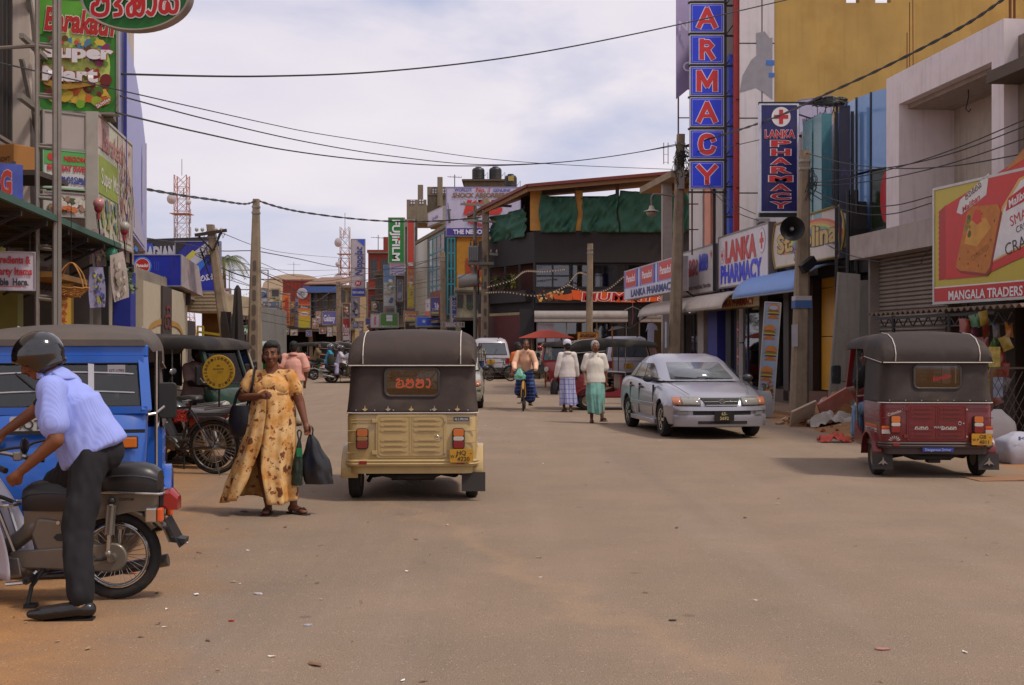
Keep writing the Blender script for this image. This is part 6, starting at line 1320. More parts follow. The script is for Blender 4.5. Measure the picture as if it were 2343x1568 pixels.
# ================================================================ vehicles
RUB=M('1c1a19',.85,var=.2,dirt=.5,dcol='5a4636',dscale=8);CHR=M('b8b6b2',.2,.9,dirt=.15);DGL=M('14161a',.08,spec=.8,var=.02);SEATM=M('3a3839',.5,var=.1)
AMB,REDL,WHL=M('c0641a',.25,var=.05,spec=.7),M('7d1512',.2,var=.05,spec=.7),M('b8b2a8',.2,spec=.7)
CG=glass((.6,.64,.66),.78)
def wheel_mesh(r,wd,rimr,steel=True):
 ty=B().lathe([(rimr,-wd*.42),(r*.9,-wd*.5),(r*.985,-wd*.36),(r,-wd*.12),(r*.99,0),(r,wd*.12),(r*.985,wd*.36),(r*.9,wd*.5),(rimr,wd*.42)],ax=(1,0,0),n=32,caps=False).mesh(RUB,50)
 rm=B().lathe([(rimr*1.03,-wd*.44),(rimr*.97,-wd*.3),(rimr*.85,-wd*.2),(rimr*.5,-wd*.26),(rimr*.3,-wd*.34),(.01,-wd*.36)],ax=(1,0,0),n=28,caps=False)
 rm.lathe([(.01,wd*.36),(rimr*.3,wd*.34),(rimr*.5,wd*.26),(rimr*.85,wd*.2),(rimr*.97,wd*.3),(rimr*1.03,wd*.44)],ax=(1,0,0),n=28,caps=False)
 return ty,rm
def wheel(root,me,mat,loc,rz=0,flip=False):
 w=put('wheel',None,root,loc,(0,0,rz));put('tyre',me[0],w);put('rim',me[1],w);return w
TKW=wheel_mesh(.235,.125,.12);
TW_T,TW_R=TKW[0],TKW[1].mesh(M('8a7a66',.6,dirt=.6,dcol='6a4a30'),40)
def plate(root,x,y,z,wd,h,lines,col='b8861c',tcol='2a2010',face=-1,nm='number_plate',sub=None):
 p=put(nm,None,root,(x,y,z),(0,0,0 if face<0 else pi))
 B().prism(rrect(-wd/2,wd/2,-h/2,h/2,.012,3),-.012,0).obj('plate',M(col,.4,var=.05,dirt=.15),p)
 for s,tx,tz,th in lines:text(p,s,tx,tz,th,M(tcol,.5),-.017,bold=.015)
 return p
def ring(hw,y0,y1,r,z,n=5):
 """plan outline of a body: rounded at the rear (y0), square at the front"""
 pts=[]
 for cx,a in((-hw+r,pi),(hw-r,1.5*pi)):
  for k in range(n+1):t=a+pi/2*k/n;pts.append(V((cx+r*cos(t),y0+r+r*sin(t),z)))
 return pts+[V((hw,y1,z)),V((-hw,y1,z))]
def tuk(name,label,col,loc,rz,canvas='4a423f',plate_lines=None,pcol='b8861c',wide_front=False,front=True,group='three-wheeled auto rickshaws',lip=None,mud=(1,),stripes_=False,bright=.12,tail='normal',seam='c8c0b8',window_script=None,mirrors=True):
 t=thing(name,label,'auto rickshaw',loc,rz,group)
 PM=M(col,.35,var=.05,dirt=.3,dcol='5a4630',dscale=2.2,coat=.3,streak=.12);LIP=M(lip or col,.5,dirt=.4,dcol='4a3a2a');CV=M(canvas,.75,spec=.25,var=.12,dirt=.5,dcol='6a5c4c',dscale=1.8,bump=.4,bscale=11);PIP=M(seam,.7,dirt=.3)
 hw=.655
 # rear body shell
 b=B();b.loft([ring(hw-.012,-1.13,-.3,.1,.36),ring(hw,-1.15,-.3,.11,.44),ring(hw,-1.15,-.3,.11,.86),ring(hw-.01,-1.135,-.3,.11,.905)])
 b.obj('body',PM,t,smooth=40)
 b=B();b.loft([ring(hw+.012,-1.165,-.35,.12,z)for z in(.365,.37)]+[ring(hw+.02,-1.175,-.35,.12,.385),ring(hw+.012,-1.166,-.35,.12,.40),ring(hw+.02,-1.175,-.35,.12,.415),ring(hw+.012,-1.166,-.35,.12,.43)]);b.obj('bumper',LIP,t,smooth=30)
 b=B();b.loft([ring(hw-.03,-1.12,-.35,.12,z)for z in(.285,.36)]);b.obj('skirt',LIP,t,smooth=40)
 for z in(.83,.805):
  for s in(-1,1):B().box(min(s*.36,s*(hw-.05)),max(s*.36,s*(hw-.05)),-1.156,-1.148,z-.004,z+.004).obj('pressed_rib',PM,t)
 for s in(-1,1):
  for z in(.72,.60,.5):B().box(s*.53 if s>0 else-.645,.645 if s>0 else-.53,-1.153,-1.14,z-.004,z+.004).obj('pressed_rib',PM,t)
  for z in(.80,.68,.55):B().box(min(s*(hw-.004),s*(hw+.006)),max(s*(hw-.004),s*(hw+.006)),-1.0,-.35,z-.006,z+.006).obj('pressed_rib',PM,t)
 # engine door with pressed louvres
 h=B().prism(rrect(-.36,.35,.445,.885,.03),-1.163,-1.149).obj('engine_door',PM,t,bev=.004)
 lv=B();lv.prism(rrect(-.135,.135,-.018,.018,.017,4),-.006,0);lv.prism(rrect(-.09,.09,-.009,.004,.004,2),-.012,0);lm_=lv.mesh(PM,30)
 for cx in(-.18,.155):
  for z in(.835,.782,.73,.63,.577,.525):put('louvre',lm_,h,(cx,-1.163,z))
 B().box(-.022,-.012,-1.168,-1.163,.48,.86).box(.004,.012,-1.168,-1.163,.48,.86).obj('centre_rib',PM,h)
 b=B();b.tube([(x,-1.165,z)for x,z in rrect(-.335,.325,.47,.865,.04)],.004,4,closed=True);b.obj('pressed_edge',PM,h)
 for z in(.82,.5):B().box(-.4,-.345,-1.178,-1.15,z-.02,z+.02).obj('hinge',PM,h,bev=.004);B().lathe([(.012,0),(.012,.02),(.001,.02)],o=(.335,-1.163,z),ax=(0,-1,0),n=10).obj('latch',CHR,h)
 b=B();b.tube([(.255+.018*cos(a),-1.17,.655+.018*sin(a))for a in[2*pi*i/14 for i in range(14)]],.004,5,closed=True);b.obj('ring_handle',CHR,h);B().lathe([(.012,0),(.01,.01),(.001,.01)],o=(.3,-1.163,.655),ax=(0,-1,0),n=10).obj('lock',CHR,h)
 # tail lights
 for s,x in((-1,-.495),(1,.47)):
  l=B().prism(rrect(x-.062,x+.062,.535,.745,.03,4),-1.185,-1.15).obj('tail_light',M('2a2020',.5),t,bev=.006)
  cols=(M('7a2a1c',.3,dirt=.3),M('8a6a3c',.4),M('b0602a',.3))if(s<0 and tail!='normal')else(REDL,WHL,AMB)
  for(z0,z1),m_ in zip(((.545,.618),(.620,.663),(.665,.737)),cols):B().prism(rrect(x-.052,x+.052,z0,z1,.016,3),-1.197,-1.185).obj('lens',m_,l,bev=.004)
  B().box(x-.03 if s<0 else x-.02,x+.045 if s<0 else x+.055,-1.185,-1.17,.385,.418).obj('reflector',REDL,t)
 if plate_lines:plate(t,.5,-1.192,.47,.235,.135,plate_lines,pcol)
 # canvas: rear sheet, brow, roof
 rr_=[]
 for w_,y_,r_,z_ in((hw+.008,-1.158,.12,.895),(hw+.002,-1.152,.13,.93),(hw-.012,-1.142,.14,1.075),(hw-.027,-1.127,.155,1.335),(hw-.035,-1.12,.16,1.46)):
  g_=ring(w_,y_,-.28,r_,z_);rr_.append([g_[-1]]+g_[:6]+[V((-.255,y_,z_)),V((.255,y_,z_))]+g_[6:-1])
 b=B();b.loft(rr_,closed=False);i_=2*(len(rr_[0])-1)+7;del b.f[i_],b.mi[i_];b.obj('rear_canvas',CV,t,smooth=50,solid=.006)
 b=B();b.tube(ring(hw+.014,-1.164,-.28,.12,.897)[:12],.006,5);b.obj('hem_piping',PIP,t)
 secs=[];zf=.06 if wide_front else 0
 for y,zh,zt,w_,rc,crown in((-1.15,1.375,1.385,hw-.02,.01,0),(-1.165,1.375,1.47,hw-.015,.09,0),(-1.12,1.375,1.56,hw-.012,.12,.0),(-1.0,1.38,1.65,hw-.01,.16,.012),(-.8,1.40,1.71,hw-.005,.19,.015),(-.5,1.42,1.73,hw,.2,.02),(-.28,1.44,1.72,hw,.22,.03),(-.22,1.53,1.72,hw,.17,.03),(.3,1.535,1.70,hw-.01,.15,.03),(.8,1.53,1.67,hw-.03,.12,.03),(.98,1.52+zf,1.63+zf*.3,hw-.06,.09-zf*.6,.02),(1.03,1.515+zf,1.56+zf,hw-.08,.04-zf*.4,.0)):
  pts=[V((-w_,y,zh))]
  for k in range(7):a=pi-pi/2*k/6;pts.append(V((-w_+rc+rc*cos(a),y,zt-rc+rc*sin(a))))
  for k in(-.5,0,.5):pts.append(V((k*(w_-rc)*1.2,y,zt+crown*(1-k*k*1.4))))
  for k in range(7):a=pi/2-pi/2*k/6;pts.append(V((w_-rc+rc*cos(a),y,zt-rc+rc*sin(a))))
  pts.append(V((w_,y,zh)));secs.append(pts)
 b=B();b.loft(secs,cap0=True,cap1=True);hood=b.obj('hood',CV,t,smooth=48)
 b=B();b.tube([secs[0][0]+V((0,-.012,0)),secs[0][-1]+V((0,-.012,0))],.006,5);b.tube([(-hw+.0,-1.15,1.376),(-hw-.002,-.28,1.44)],.005,5).tube([(hw-.0,-1.15,1.376),(hw+.002,-.28,1.44)],.005,5);b.obj('seam_piping',PIP,hood)
 for s in(-.49,.49):
  pth=[]
  for sec in secs[:6]:
   xs_=[(abs(p.x-s),p)for p in sec]
   for q in range(len(sec)-1):
    if(sec[q].x-s)*(sec[q+1].x-s)<=0 and abs(sec[q].x-sec[q+1].x)>1e-6:k=(s-sec[q].x)/(sec[q+1].x-sec[q].x);p=sec[q].lerp(sec[q+1],k);break
   pth.append(p+V((0,-.006,.006)))
  B().tube(pth,.006,5).obj('seam_piping',PIP,hood)
 # rear window
 wf=B();wf.tube([(x,-1.143,z)for x,z in rrect(-.27,.27,1.065,1.345,.06,5)],.016,6,closed=True);wo_=wf.obj('rear_window',M('3a3634',.5),t,smooth=50)
 pane=B().prism(rrect(-.262,.262,1.072,1.338,.055,5),-1.148,-1.138).obj('pane',glass((.42,.46,.48),.74),wo_)
 if window_script:window_script(wo_)
 # studs along the hem
 for i in range(7):B().ell((-.56+.187*i,-1.158,.925),.008,8,5).obj('stud',M('8a8680',.5),t)
 # fenders, mudflaps, wheels
 for s in(-1,1):
  prof=[]
  for k in range(9):a=pi*k/8;prof.append((-.72+.33*cos(a),.235+.32*sin(a)))
  b=B();b.loft([[V((s*xx,y,z))for y,z in prof]for xx in(.55,.66,.70,.715,.715)][:4]+[[V((s*.722,-.72+(y+.72)*.9,.235+(z-.235)*.9))for y,z in prof]],closed=False);b.obj('fender',PM,t,smooth=60,solid=.012)
  w=put('wheel',None,t,(s*.6,-.72,.235));put('tyre',TW_T,w);put('rim',TW_R,w)
  if s in mud:B().loft([[V((s*xx,-1.06+dy,z))for xx in(.5,.74)]+[V((s*xx,-1.045+dy,z))for xx in(.74,.5)]for z,dy in((.29,0),(.1,-.03))]).obj('mudflap',M('2f2a28',.8,dirt=.5),t)
 # running gear under the floor
 b=B();b.tube([(-.5,-.72,.25),(-.2,-.75,.33)],.03,8).tube([(.5,-.72,.25),(.2,-.75,.33)],.03,8).box(-.22,.22,-.95,-.5,.2,.36).tube([(-.45,-.9,.3),(-.15,-1.02,.24),(.2,-1.02,.25),(.35,-.9,.3)],.03,8)
 b.cap((-.42,-.72,.25),(-.3,-.72,.27),.05).cap((.42,-.72,.25),(.3,-.72,.27),.05).box(-.06,.08,-1.0,-.85,.17,.25).bar((-.4,-.6,.3),(-.48,-.7,.16),.03).box(-.45,.45,-.5,.9,.3,.34)
 b.obj('running_gear',M('1d1a18',.8,dirt=.3),t)
 # floor, front cowl, doorway panels, seats
 B().loft([[V((-hw+.02,-.3,z)),V((hw-.02,-.3,z)),V((hw-.06,.5,z)),V((.5,1.02,z)),V((-.5,1.02,z)),V((-hw+.06,.5,z))]for z in(.3,.37)]).obj('floor',PM,t)
 for s in(-1,1):
  B().loft([[V((s*(hw-.01),y,z))for y,z in((-.3,.34),(.32,.34),(.32,.42),(.3,.56),(.26,.6),(-.1,.44),(-.3,.44))],[V((s*(hw-.035),y,z))for y,z in((-.3,.34),(.32,.34),(.32,.42),(.3,.56),(.26,.6),(-.1,.44),(-.3,.44))]]).obj('door_sill',PM,t)
  B().tube([(s*(hw-.03),.22,.5),(s*(hw-.03),.22,1.55)],.013,7).obj('side_pole',CHR,t);B().tube([(s*(hw-.03),-.26,.9),(s*(hw-.03),-.26,1.5)],.012,6).obj('side_pole',STEEL,t)
  B().tube([(s*(hw-.03),.22,.92),(s*(hw-.03),-.26,.95)],.011,6).obj('hand_rail',CHR,t)
 B().box(-.55,.55,-.9,-.38,.5,.66).obj('rear_seat',SEATM,t,bev=.04);B().box(-.55,.55,-1.0,-.88,.66,1.12).obj('seat_back',SEATM,t,bev=.04);B().box(-.27,.27,.18,.52,.58,.7).obj('driver_seat',SEATM,t,bev=.03);B().box(-.56,.56,.1,.14,.37,.85).obj('partition',PM,t)
 wdf=.6 if wide_front else.56;nose=.57 if wide_front else.3
 rings=[];wz=1.12 if wide_front else 1.02
 for z,w_,yf,dp in((.3,nose*.9,1.18,.14),(.4,nose,1.25,.18),(.62,nose+(wdf-nose)*.3,1.27,.22),(.85,nose+(wdf-nose)*.75,1.22,.18),(wz-.04,wdf,1.14,.1),(wz,wdf,1.1,.06)):
  rings.append([V((w_*cos(a)*(1 if abs(cos(a))<.3 else 1),1.0+(yf-1.0)*(sin(a)**(.35 if wide_front else.7)),z))for a in[pi*k/16 for k in range(17)]]+[V((-w_+.03,.97,z)),V((w_-.03,.97,z))])
 b=B();b.loft(rings);cowl=b.obj('front_cowl',PM,t,smooth=45)
 # windscreen
 y0,y1,z0,z1=1.1,.93+zf,wz,1.55-zf*1.3;q=lambda x,u:V((x*(1-.05*u),y0+(y1-y0)*u,z0+(z1-z0)*u))
 b=B()
 for x in(-wdf+.01,wdf-.01):b.bar(q(x,-.02),q(x,1.06),.07,.05)
 b.bar(q(-wdf,1.02),q(wdf,1.02),.07,.05);b.bar(q(-wdf,.0),q(wdf,.0),.05,.05);fr=b.obj('windscreen_frame',PM,t)
 if wide_front:B().box(-wdf,wdf,.95,1.01,z1+.02,1.585).obj('header_panel',PM,t,bev=.015)
 gl=B().add([q(-wdf+.04,.03),q(wdf-.04,.03),q(wdf-.04,.98),q(-wdf+.04,.98)],[(0,1,2,3)]).obj('windscreen',CG,t,solid=.005)
 b=B();b.tube([q(x,u)+V((0,.012,0))for x,u in((-wdf+.05,.06),(wdf-.05,.06),(wdf-.05,.95),(-wdf+.05,.95))],.014,6,closed=True);b.obj('rubber_seal',BLACKM,gl)
 b=B().tube([q(.0,.05)+V((0,.03,0)),q(.3,.75)+V((0,.03,0))],.007,5);b.obj('wiper',BLACKM,gl)
 for s in(-1,1):
  if not wide_front:B().lathe([(.001,.06),(.08,.05),(.09,.02),(.085,-.08),(.03,-.1)],o=(s*.36,1.19,.74),ax=(0,1,0),n=18).obj('headlight',WHL,t,smooth=40)
  if not mirrors:continue
  m_=put('wing_mirror',None,t,(s*(hw+.08),1.0,1.18));B().prism(rrect(-.065,.065,-.13,.13,.03),-.015,.02).obj('housing',BLACKM,m_,bev=.008);B().prism(rrect(-.055,.055,-.12,.12,.025),-.018,-.0152).obj('mirror_glass',M('7a7e84',.05,.9),m_);B().tube([(-s*.02,.02,-.04),(-s*.08,.03,-.09),(-s*.14,.05,-.1)],.01,6).obj('stalk',CHR,m_)
 prof=[(1.28+.27*cos(a),.2+.27*sin(a))for a in[pi*k/8+.1 for k in range(8)]]
 B().loft([[V((x,y,z+dz))for y,z in prof]for x,dz in((-.1,-.03),(-.06,.0),(.06,.0),(.1,-.03))],closed=False).obj('front_fender',PM,t,smooth=60,solid=.01)
 w=put('wheel',None,t,(0,1.28,.235));put('tyre',TW_T,w);put('rim',TW_R,w)
 B().tube([(0,.95,.6),(0,1.2,.3)],.03,7).obj('fork',STEEL,t);hb=B().tube([(-.3,.86,1.0),(-.12,.92,.98),(.12,.92,.98),(.3,.86,1.0)],.014,7).tube([(0,.93,.97),(0,1.0,.5)],.03,7);hb.obj('handlebar',BLACKM,t)
 return t
def tag_text(root,s,x,y,z,wd,h,bg,fg,w=None):
 p=put('badge',None,root,(x,y,z));B().box(-wd/2,wd/2,-.004,0,-h/2,h/2).obj('plate',M(bg,.4),p);text(p,s,0,0,h*.6,M(fg,.5),-.007,w=w or wd*.85,bold=.03)
# --- beige one ahead of us
gx=G(943,1137);BEI=tuk('auto_rickshaw','beige auto rickshaw seen from behind with dark brown canvas hood','b39a68',(gx.x,gx.y+.72,0),R(1.5),'433936',[('HQ',.0,.032,.045),('4220',.02,-.03,.045),('W P',-.075,-.005,.03),('-',.095,.03,.04)],tail='old',mirrors=False,
 window_script=lambda w_:[script(w_,['a','ma','ma','aa'],.02,1.2,.09,.017,M('b8502a',.5),-1.152,kx=.9,adv=1.25)])
tag_text(BEI,'RE 2 STROKE',.5,-1.152,.835,.16,.04,'1c2026','a8b0c0')
for i in range(5):
 x=-.47+.232*i;B().prism([(x-.028,.935),(x,.915),(x+.028,.935),(x+.006,.945),(x,.975),(x-.006,.945)],-1.166,-1.158).obj('trim_emblem',M('a89a8a' if i%2 else 'b8a070',.4),BEI)
# --- red one at the right
gx=G(2148,1087);REDT=tuk('auto_rickshaw','dark red auto rickshaw parked at the right with muddy wheels','6a1418',(gx.x-.1,gx.y+.75,0),R(-3),'3c3533',[('GB',.01,.032,.045),('4811',.025,-.03,.045),('W P',-.075,-.005,.03),('-',.095,.03,.04)],lip='3a2a26',mud=(-1,1),
 window_script=lambda w_:[text(w_,'Bismillah',.05,1.2,.05,M('a02028',.5),-1.152,rot=.2,shear=.3,w=.22)])
text(REDT,'Colombo Special',-.44,.8,.035,M('b0a898',.5),-1.158,rot=.32,w=.3,shear=.2)
p=put('stripe_decal',None,REDT,(0,0,0))
for z0,z1,c in((.60,.622,'b8641c'),(.578,.6,'b82a1c'),(.53,.578,'b0aaa4')):
 for s in(-1,1):B().box(min(s*.6605,s*.6585),max(s*.6605,s*.6585),-.95,-.36,z0,z1).obj('decal_band',M(c,.4),p)
 B().box(-.65,-.55,-1.1535,-1.1515,z0,z1).obj('decal_band',M(c,.4),p);B().box(.56,.645,-1.1535,-1.1515,z0,z1).obj('decal_band',M(c,.4),p)
d_=put('side_lettering',None,REDT,(-.6625,-.65,.555),(0,0,-pi/2));text(d_,'SUPER RE',0,0,.035,M('1c1c1c',.5),0,w=.35)
script(REDT,['va','ra','ma','va'],-.19,.6,.04,.008,M('b8b0a8',.5),-1.172);script(REDT,['sa','va','ka','ma'],.13,.6,.04,.008,M('b8b0a8',.5),-1.172);text(REDT,'WAX',0,.61,.03,M('a8a0a0',.5),-1.172)
tag_text(REDT,'Dangerous Driver',.0,-1.178,.345,.36,.05,'2a3a8a','8a96c0')
b=B()
for i in range(7):a=pi*(.1+.8*i/6);b.poly([(-.5+.02*cos(a),-1.1525,.44+.02*sin(a)),(-.5+.065*cos(a-.12),-1.1525,.44+.06*sin(a-.12)),(-.5+.075*cos(a+.12),-1.1525,.44+.07*sin(a+.12))])
b.obj('flower_decal',M('b0a8a4',.5),REDT)
for s in(-1,1):
 b=B().prism([(s*.62-.06,.16),(s*.62-.01,.21),(s*.62,.25),(s*.62+.01,.21),(s*.62+.06,.16),(s*.62+.015,.175),(s*.62,.15),(s*.62-.015,.175)],-1.1,-1.085);b.obj('mudflap_emblem',M('8a8074',.6),REDT)
# --- blue one at the left, front to us
BLT=tuk('auto_rickshaw','bright blue auto rickshaw facing us behind the moped rider','1a58b2',(-3.45,9.66,0),R(194),'5a524e',None,wide_front=True,lip='1a58b2',mud=())
plate(BLT,.09,1.225,1.035,.42,.105,[('QT-1793',.04,.0,.065),('W P',-.165,-.02,.032)],'a8a49c','2a2a30',face=1)
B().box(-.59,.59,1.235,1.25,.965,.99).obj('rubber_strip',BLACKM,BLT)
for s in(-1,1):
 l=B().box(s*.45-.095,s*.45+.095,1.235,1.27,.855,.945).obj('turn_signal',M('2a2422',.5),BLT,bev=.01);B().box(s*.45-.085,s*.45+.085,1.265,1.28,.865,.935).obj('lens',AMB,l,bev=.006)
q=lambda x,u:V((x*(1-.05*u),1.1-.11*u+.012,1.12+.35*u))
b=B();
for u in(.34,.72):b.tube([q(x,u+.05*(1-(x/.55)**2))for x in[-.52+1.04*i/10 for i in range(11)]],.006,5)
b.bar(q(-.22,.04),q(-.22,.97),.04,.02);b.obj('screen_stripe',M('a8a8b0',.5),BLT);p=put('permit_sticker',None,BLT,q(-.4,.8),(R(17),0,pi));B().box(-.06,.06,-.003,0,-.04,.04).obj('paper',M('b8b4b8',.6),p);text(p,'QT-1793',0,0,.02,M('3a3a40',.5),-.006)
# --- green one in profile behind it, and the next one behind
GRT=tuk('auto_rickshaw','dark green auto rickshaw in profile with black hood behind parked motorbikes','1c3a2c',(-4.95,17.1,0),R(-103),'2a2726',None,group='three-wheeled auto rickshaws')
GR2=tuk('auto_rickshaw','cream nosed auto rickshaw just beyond the green one','a39a84',(-5.4,19.8,0),R(-102),'3a3432')
BKT=tuk('auto_rickshaw','black and red auto rickshaw standing side on behind the silver sedan','7a1620',(2.5,30.3,0),R(-87),'151414',mud=(-1,1),lip='7a1620');B().prism(oval(0,0,.16,.07),-.004,0).obj('red_badge',M('a02020',.5),BKT).location=(.45,-1.16,1.32)
RD3=tuk('auto_rickshaw','red auto rickshaw with dusty black hood behind the man in white cap','8a1f1c',(1.95,43.6,0),R(160),'37322f',mud=())
FG=tuk('auto_rickshaw','distant green and white auto rickshaw near the tall pole','1f6a3c',(P(577,0,52).x,53,0),R(170),'8a9a90')
FG2=tuk('auto_rickshaw','distant green auto rickshaw with black hood in the street bend','1c5a30',(P(722,0,62).x,62,0),R(80),'24221f')
FG3=tuk('auto_rickshaw','distant black hooded auto rickshaw behind the scooter family','2a3a30',(P(770,0,68).x,68,0),R(80),'2a2725')
# round yellow plate sign on the green rickshaw
q=thing('round_plate','round rusty yellow metal disc with curved black script','sign',loc=P(500,851,15.6),rz=R(-8));rr=39*15.6/F
B().lathe([(rr*.98,.006),(rr,0),(rr*.98,-.004),(.001,-.004)],ax=(0,-1,0),n=40).obj('disc',M('b08a1c',.6,var=.15,dirt=.6,dcol='6a4018',dscale=6),q)
kk=list(GL)
for i in range(22):
 a=pi*1.38-2*pi*.97*i/22;script(q,[kk[(i*3)%len(kk)]],rr*.8*cos(a),rr*.8*sin(a),.034,.007,M('241c14',.6),-.006,rot=a-pi/2)
for i,s_ in enumerate((['ka','ma'],['sa','va','ka','la','va','ma'],)):script(q,s_,0,rr*(.36-.2*i),.022,.004,M('4a3a1c',.6),-.006)
text(q,'5253',.02,-rr*.03,.026,M('241c14',.6),-.006);B().bar((0,.02,-.5),(0,.02,.02),.02).obj('stay',STEEL,q)

# ---------------------------------------------------------------- sedans
def sedan(name,label,col,loc,rz,plate_t=None,L=4.2,W=1.74,H=1.42,detail=True,far=False):
 """silver saloon: origin on the ground under its middle, front towards +y"""
 t=thing(name,label,'car',loc,rz);PM=M(col,.3,.45,var=.02,scale=2,coat=.4);hw=W/2
 yf,yr=1.28,-1.26;R0=.315;wl=[]
 ys=sorted(set([-L/2,-L/2+.04,-L/2+.12,-L/2+.3,-1.75,1.75,L/2-.3,L/2-.14,L/2-.05,L/2,.0,.45,-.45,.9,-.88]+[yf+R0*1.12*cos(a)for a in[pi*k/8 for k in range(9)]]+[yr+R0*1.12*cos(a)for a in[pi*k/8 for k in range(9)]]))
 def top(y):
  P_=[(-2.1,.86),(-2.0,.96),(-1.9,1.0),(-1.25,1.03),(-.6,1.0),(.3,.955),(.85,.945),(1.4,.86),(1.75,.77),(1.95,.70),(2.05,.62),(2.1,.52)]
  for(a,za),(c,zc)in zip(P_,P_[1:]):
   if a<=y<=c:return za+(zc-za)*(y-a)/(c-a)
  return.6
 def half(y):
  e=max(0,abs(y)-1.55)/.55;return hw*(1-.09*e**2.6)
 rings=[]
 for y in ys:
  lo=.24
  for c in(yf,yr):
   d=abs(y-c)
   if d<R0*1.12+1e-6:lo=max(lo,.31+sqrt(max((R0*1.12)**2-d*d,0)))
  if abs(y)>2.05:lo=.34
  hh=half(y);tp=top(y);rings.append([V((x,y,z))for x,z in((hh*.93,lo),(hh*.985,max(lo,.36)),(hh,max(lo+.001,.55)),(hh*.985,max(lo+.01,tp-.22)),(hh*.955,tp-.1),(hh*.88,tp-.035),(hh*.6,tp),(hh*.3,tp+.012),(0,tp+.016))])
 for r in rings:
  for p in r:
   if p.y>1.3:p.y-=.24*(p.y-1.3)/.8*(abs(p.x)/hw)**2.6
 full=[r+[V((-p.x,p.y,p.z))for p in reversed(r[:-1])]for r in rings]
 b=B();b.loft(full,closed=False);n=len(full[0]);o=len(b.v)
 b.add(full[0],[tuple(range(n))]);b.add(full[-1],[tuple(reversed(range(n)))]);body=b.obj('body',PM,t,smooth=42)
 B().box(-hw+.1,hw-.1,-L/2+.3,L/2-.3,.22,.55).obj('underbody',M('161514',.8),t)
 # greenhouse
 def gh(z,y0,y1,w_,r=.12):
  return[V((x,y,z))for x,y in((-w_+r,y0),(-w_,y0+r*1.4),(-w_,(y0+y1)/2),(-w_,y1-r*1.8),(-w_+r*1.5,y1-.02),(0,y1+.05),(w_-r*1.5,y1-.02),(w_,y1-r*1.8),(w_,(y0+y1)/2),(w_,y0+r*1.4),(w_-r,y0),(0,y0-.05))]
 g0,g1,g2,g3=gh(.95,-1.62,.98,.76),gh(1.28,-1.02,.25,.66),gh(1.36,-.84,.02,.61),gh(H,-.6,-.2,.46)
 b=B();b.loft([g0,g1,g2,g3]);b.obj('roof',PM,t,smooth=55)
 G_=DGL if not far else M('3a3f44',.1,spec=.8)
 WS=M('6a7076',.05,spec=1.0,var=.05)
 def pane(ia,ib,u0,u1,v0,v1,nm='window',m_=None,k=.008):
  a,c=g0[ia],g0[ib];d,e=g1[ia],g1[ib]
  f=lambda u,v:(a.lerp(c,u)).lerp(d.lerp(e,u),v)
  nn=(c-a).cross(d-a).normalized();ctr=V((0,-.2,1.1))
  if nn.dot(a-ctr)<0:nn=-nn
  return[f(u0,v0)+nn*k,f(u1,v0)+nn*k,f(u1,v1)+nn*k,f(u0,v1)+nn*k]
 # windscreen and rear screen as curved strips of the same shell
 def strip(ids,v0,v1,nm,m_,k=.008):
  bb=B();lo_,hi_=[],[]
  for i in ids:lo_.append(g0[i].lerp(g1[i],v0));hi_.append(g0[i].lerp(g1[i],v1))
  off=V((0,k if g0[ids[1]].y>0 else-k,k*.7));bb.loft([[p+off for p in lo_],[p+off for p in hi_]],closed=False);return bb.obj(nm,m_,t,smooth=60,solid=.004)
 strip((4,5,6),.1,.95,'windscreen',WS if not far else G_,.012);strip((10,11,0),.25,.93,'rear_screen',G_,.012)
 for s,(i0,i1,i2)in((-1,(1,2,3)),(1,(9,8,7))):
  off=V((s*.009,0,.003));X=lambda y,v:V((s*(.76-.10*v),y,.95+.33*v))+off
  for ya,yb,yc,yd in((-.98+.0,-.28,-.28,-.72),(-.24,.74,.14,-.24),(-1.38,-1.03,-.76,-.92)):
   w=B().add([X(ya,.14),X(yb,.14),X(yc,.9),X(yd,.9)],[(0,1,2,3)]).obj('side_window',G_,t,solid=.005)
  B().box(min(s*.75,s*.78),max(s*.75,s*.78),-1.3,.9,.985,.993).obj('window_trim',BLACKM,t)
  # doors: panel gaps, handles, side moulding, mirrors
  for y in(-.98,-.26,.78):B().box(min(s*hw*.96,s*(hw+.002)),max(s*hw*.96,s*(hw+.002)),y-.003,y+.003,.34,.88).obj('door_gap',M('2a2a2a',.8),t)
  for y in(-.86,-.12):B().box(min(s*(hw-.03),s*(hw+.018)),max(s*(hw-.03),s*(hw+.018)),y-.09,y+.09,.80,.835).obj('door_handle',M('3a3a3c',.5),t,bev=.01)
  B().box(min(s*(hw-.02),s*(hw+.012)),max(s*(hw-.02),s*(hw+.012)),-.9,.85,.5,.56).obj('side_moulding',PM,t,bev=.005);B().box(min(s*(hw-.06),s*(hw-.0)),max(s*(hw-.06),s*(hw-.0)),-.92,.88,.2,.28).obj('sill',PM,t,bev=.01)
  m_=put('wing_mirror',None,t,(s*(hw-.02),.66,.99));B().ell((s*.07,0,.0),(.1,.055,.07)).obj('housing',M('2a2a2c',.4),m_,smooth=60)
  for c in(yf,yr):
   w=put('wheel',None,t,(s*(hw-.11),c,.3));put('tyre',CW_T,w);put('rim',CW_R,w)
   for k in range(6):a=2*pi*k/6;B().bar((s*.085,.04*cos(a),.04*sin(a)),(s*.078,.165*cos(a),.165*sin(a)),.05,.02,up=(1,0,0)).obj('spoke',CHR,w)
   B().lathe([(.19,.06),(.185,.085),(.165,.08)],ax=(s,0,0),n=24,caps=False).obj('rim_edge',CHR,w,smooth=50)
   b=B();b.loft([[V((s*xx,c+R0*1.1*cos(a),.31+R0*1.1*sin(a)))for a in[pi*k/10 for k in range(11)]]for xx in(hw*.55,hw-.02)],closed=False);b.obj('wheel_arch',M('161514',.9),t,smooth=60)
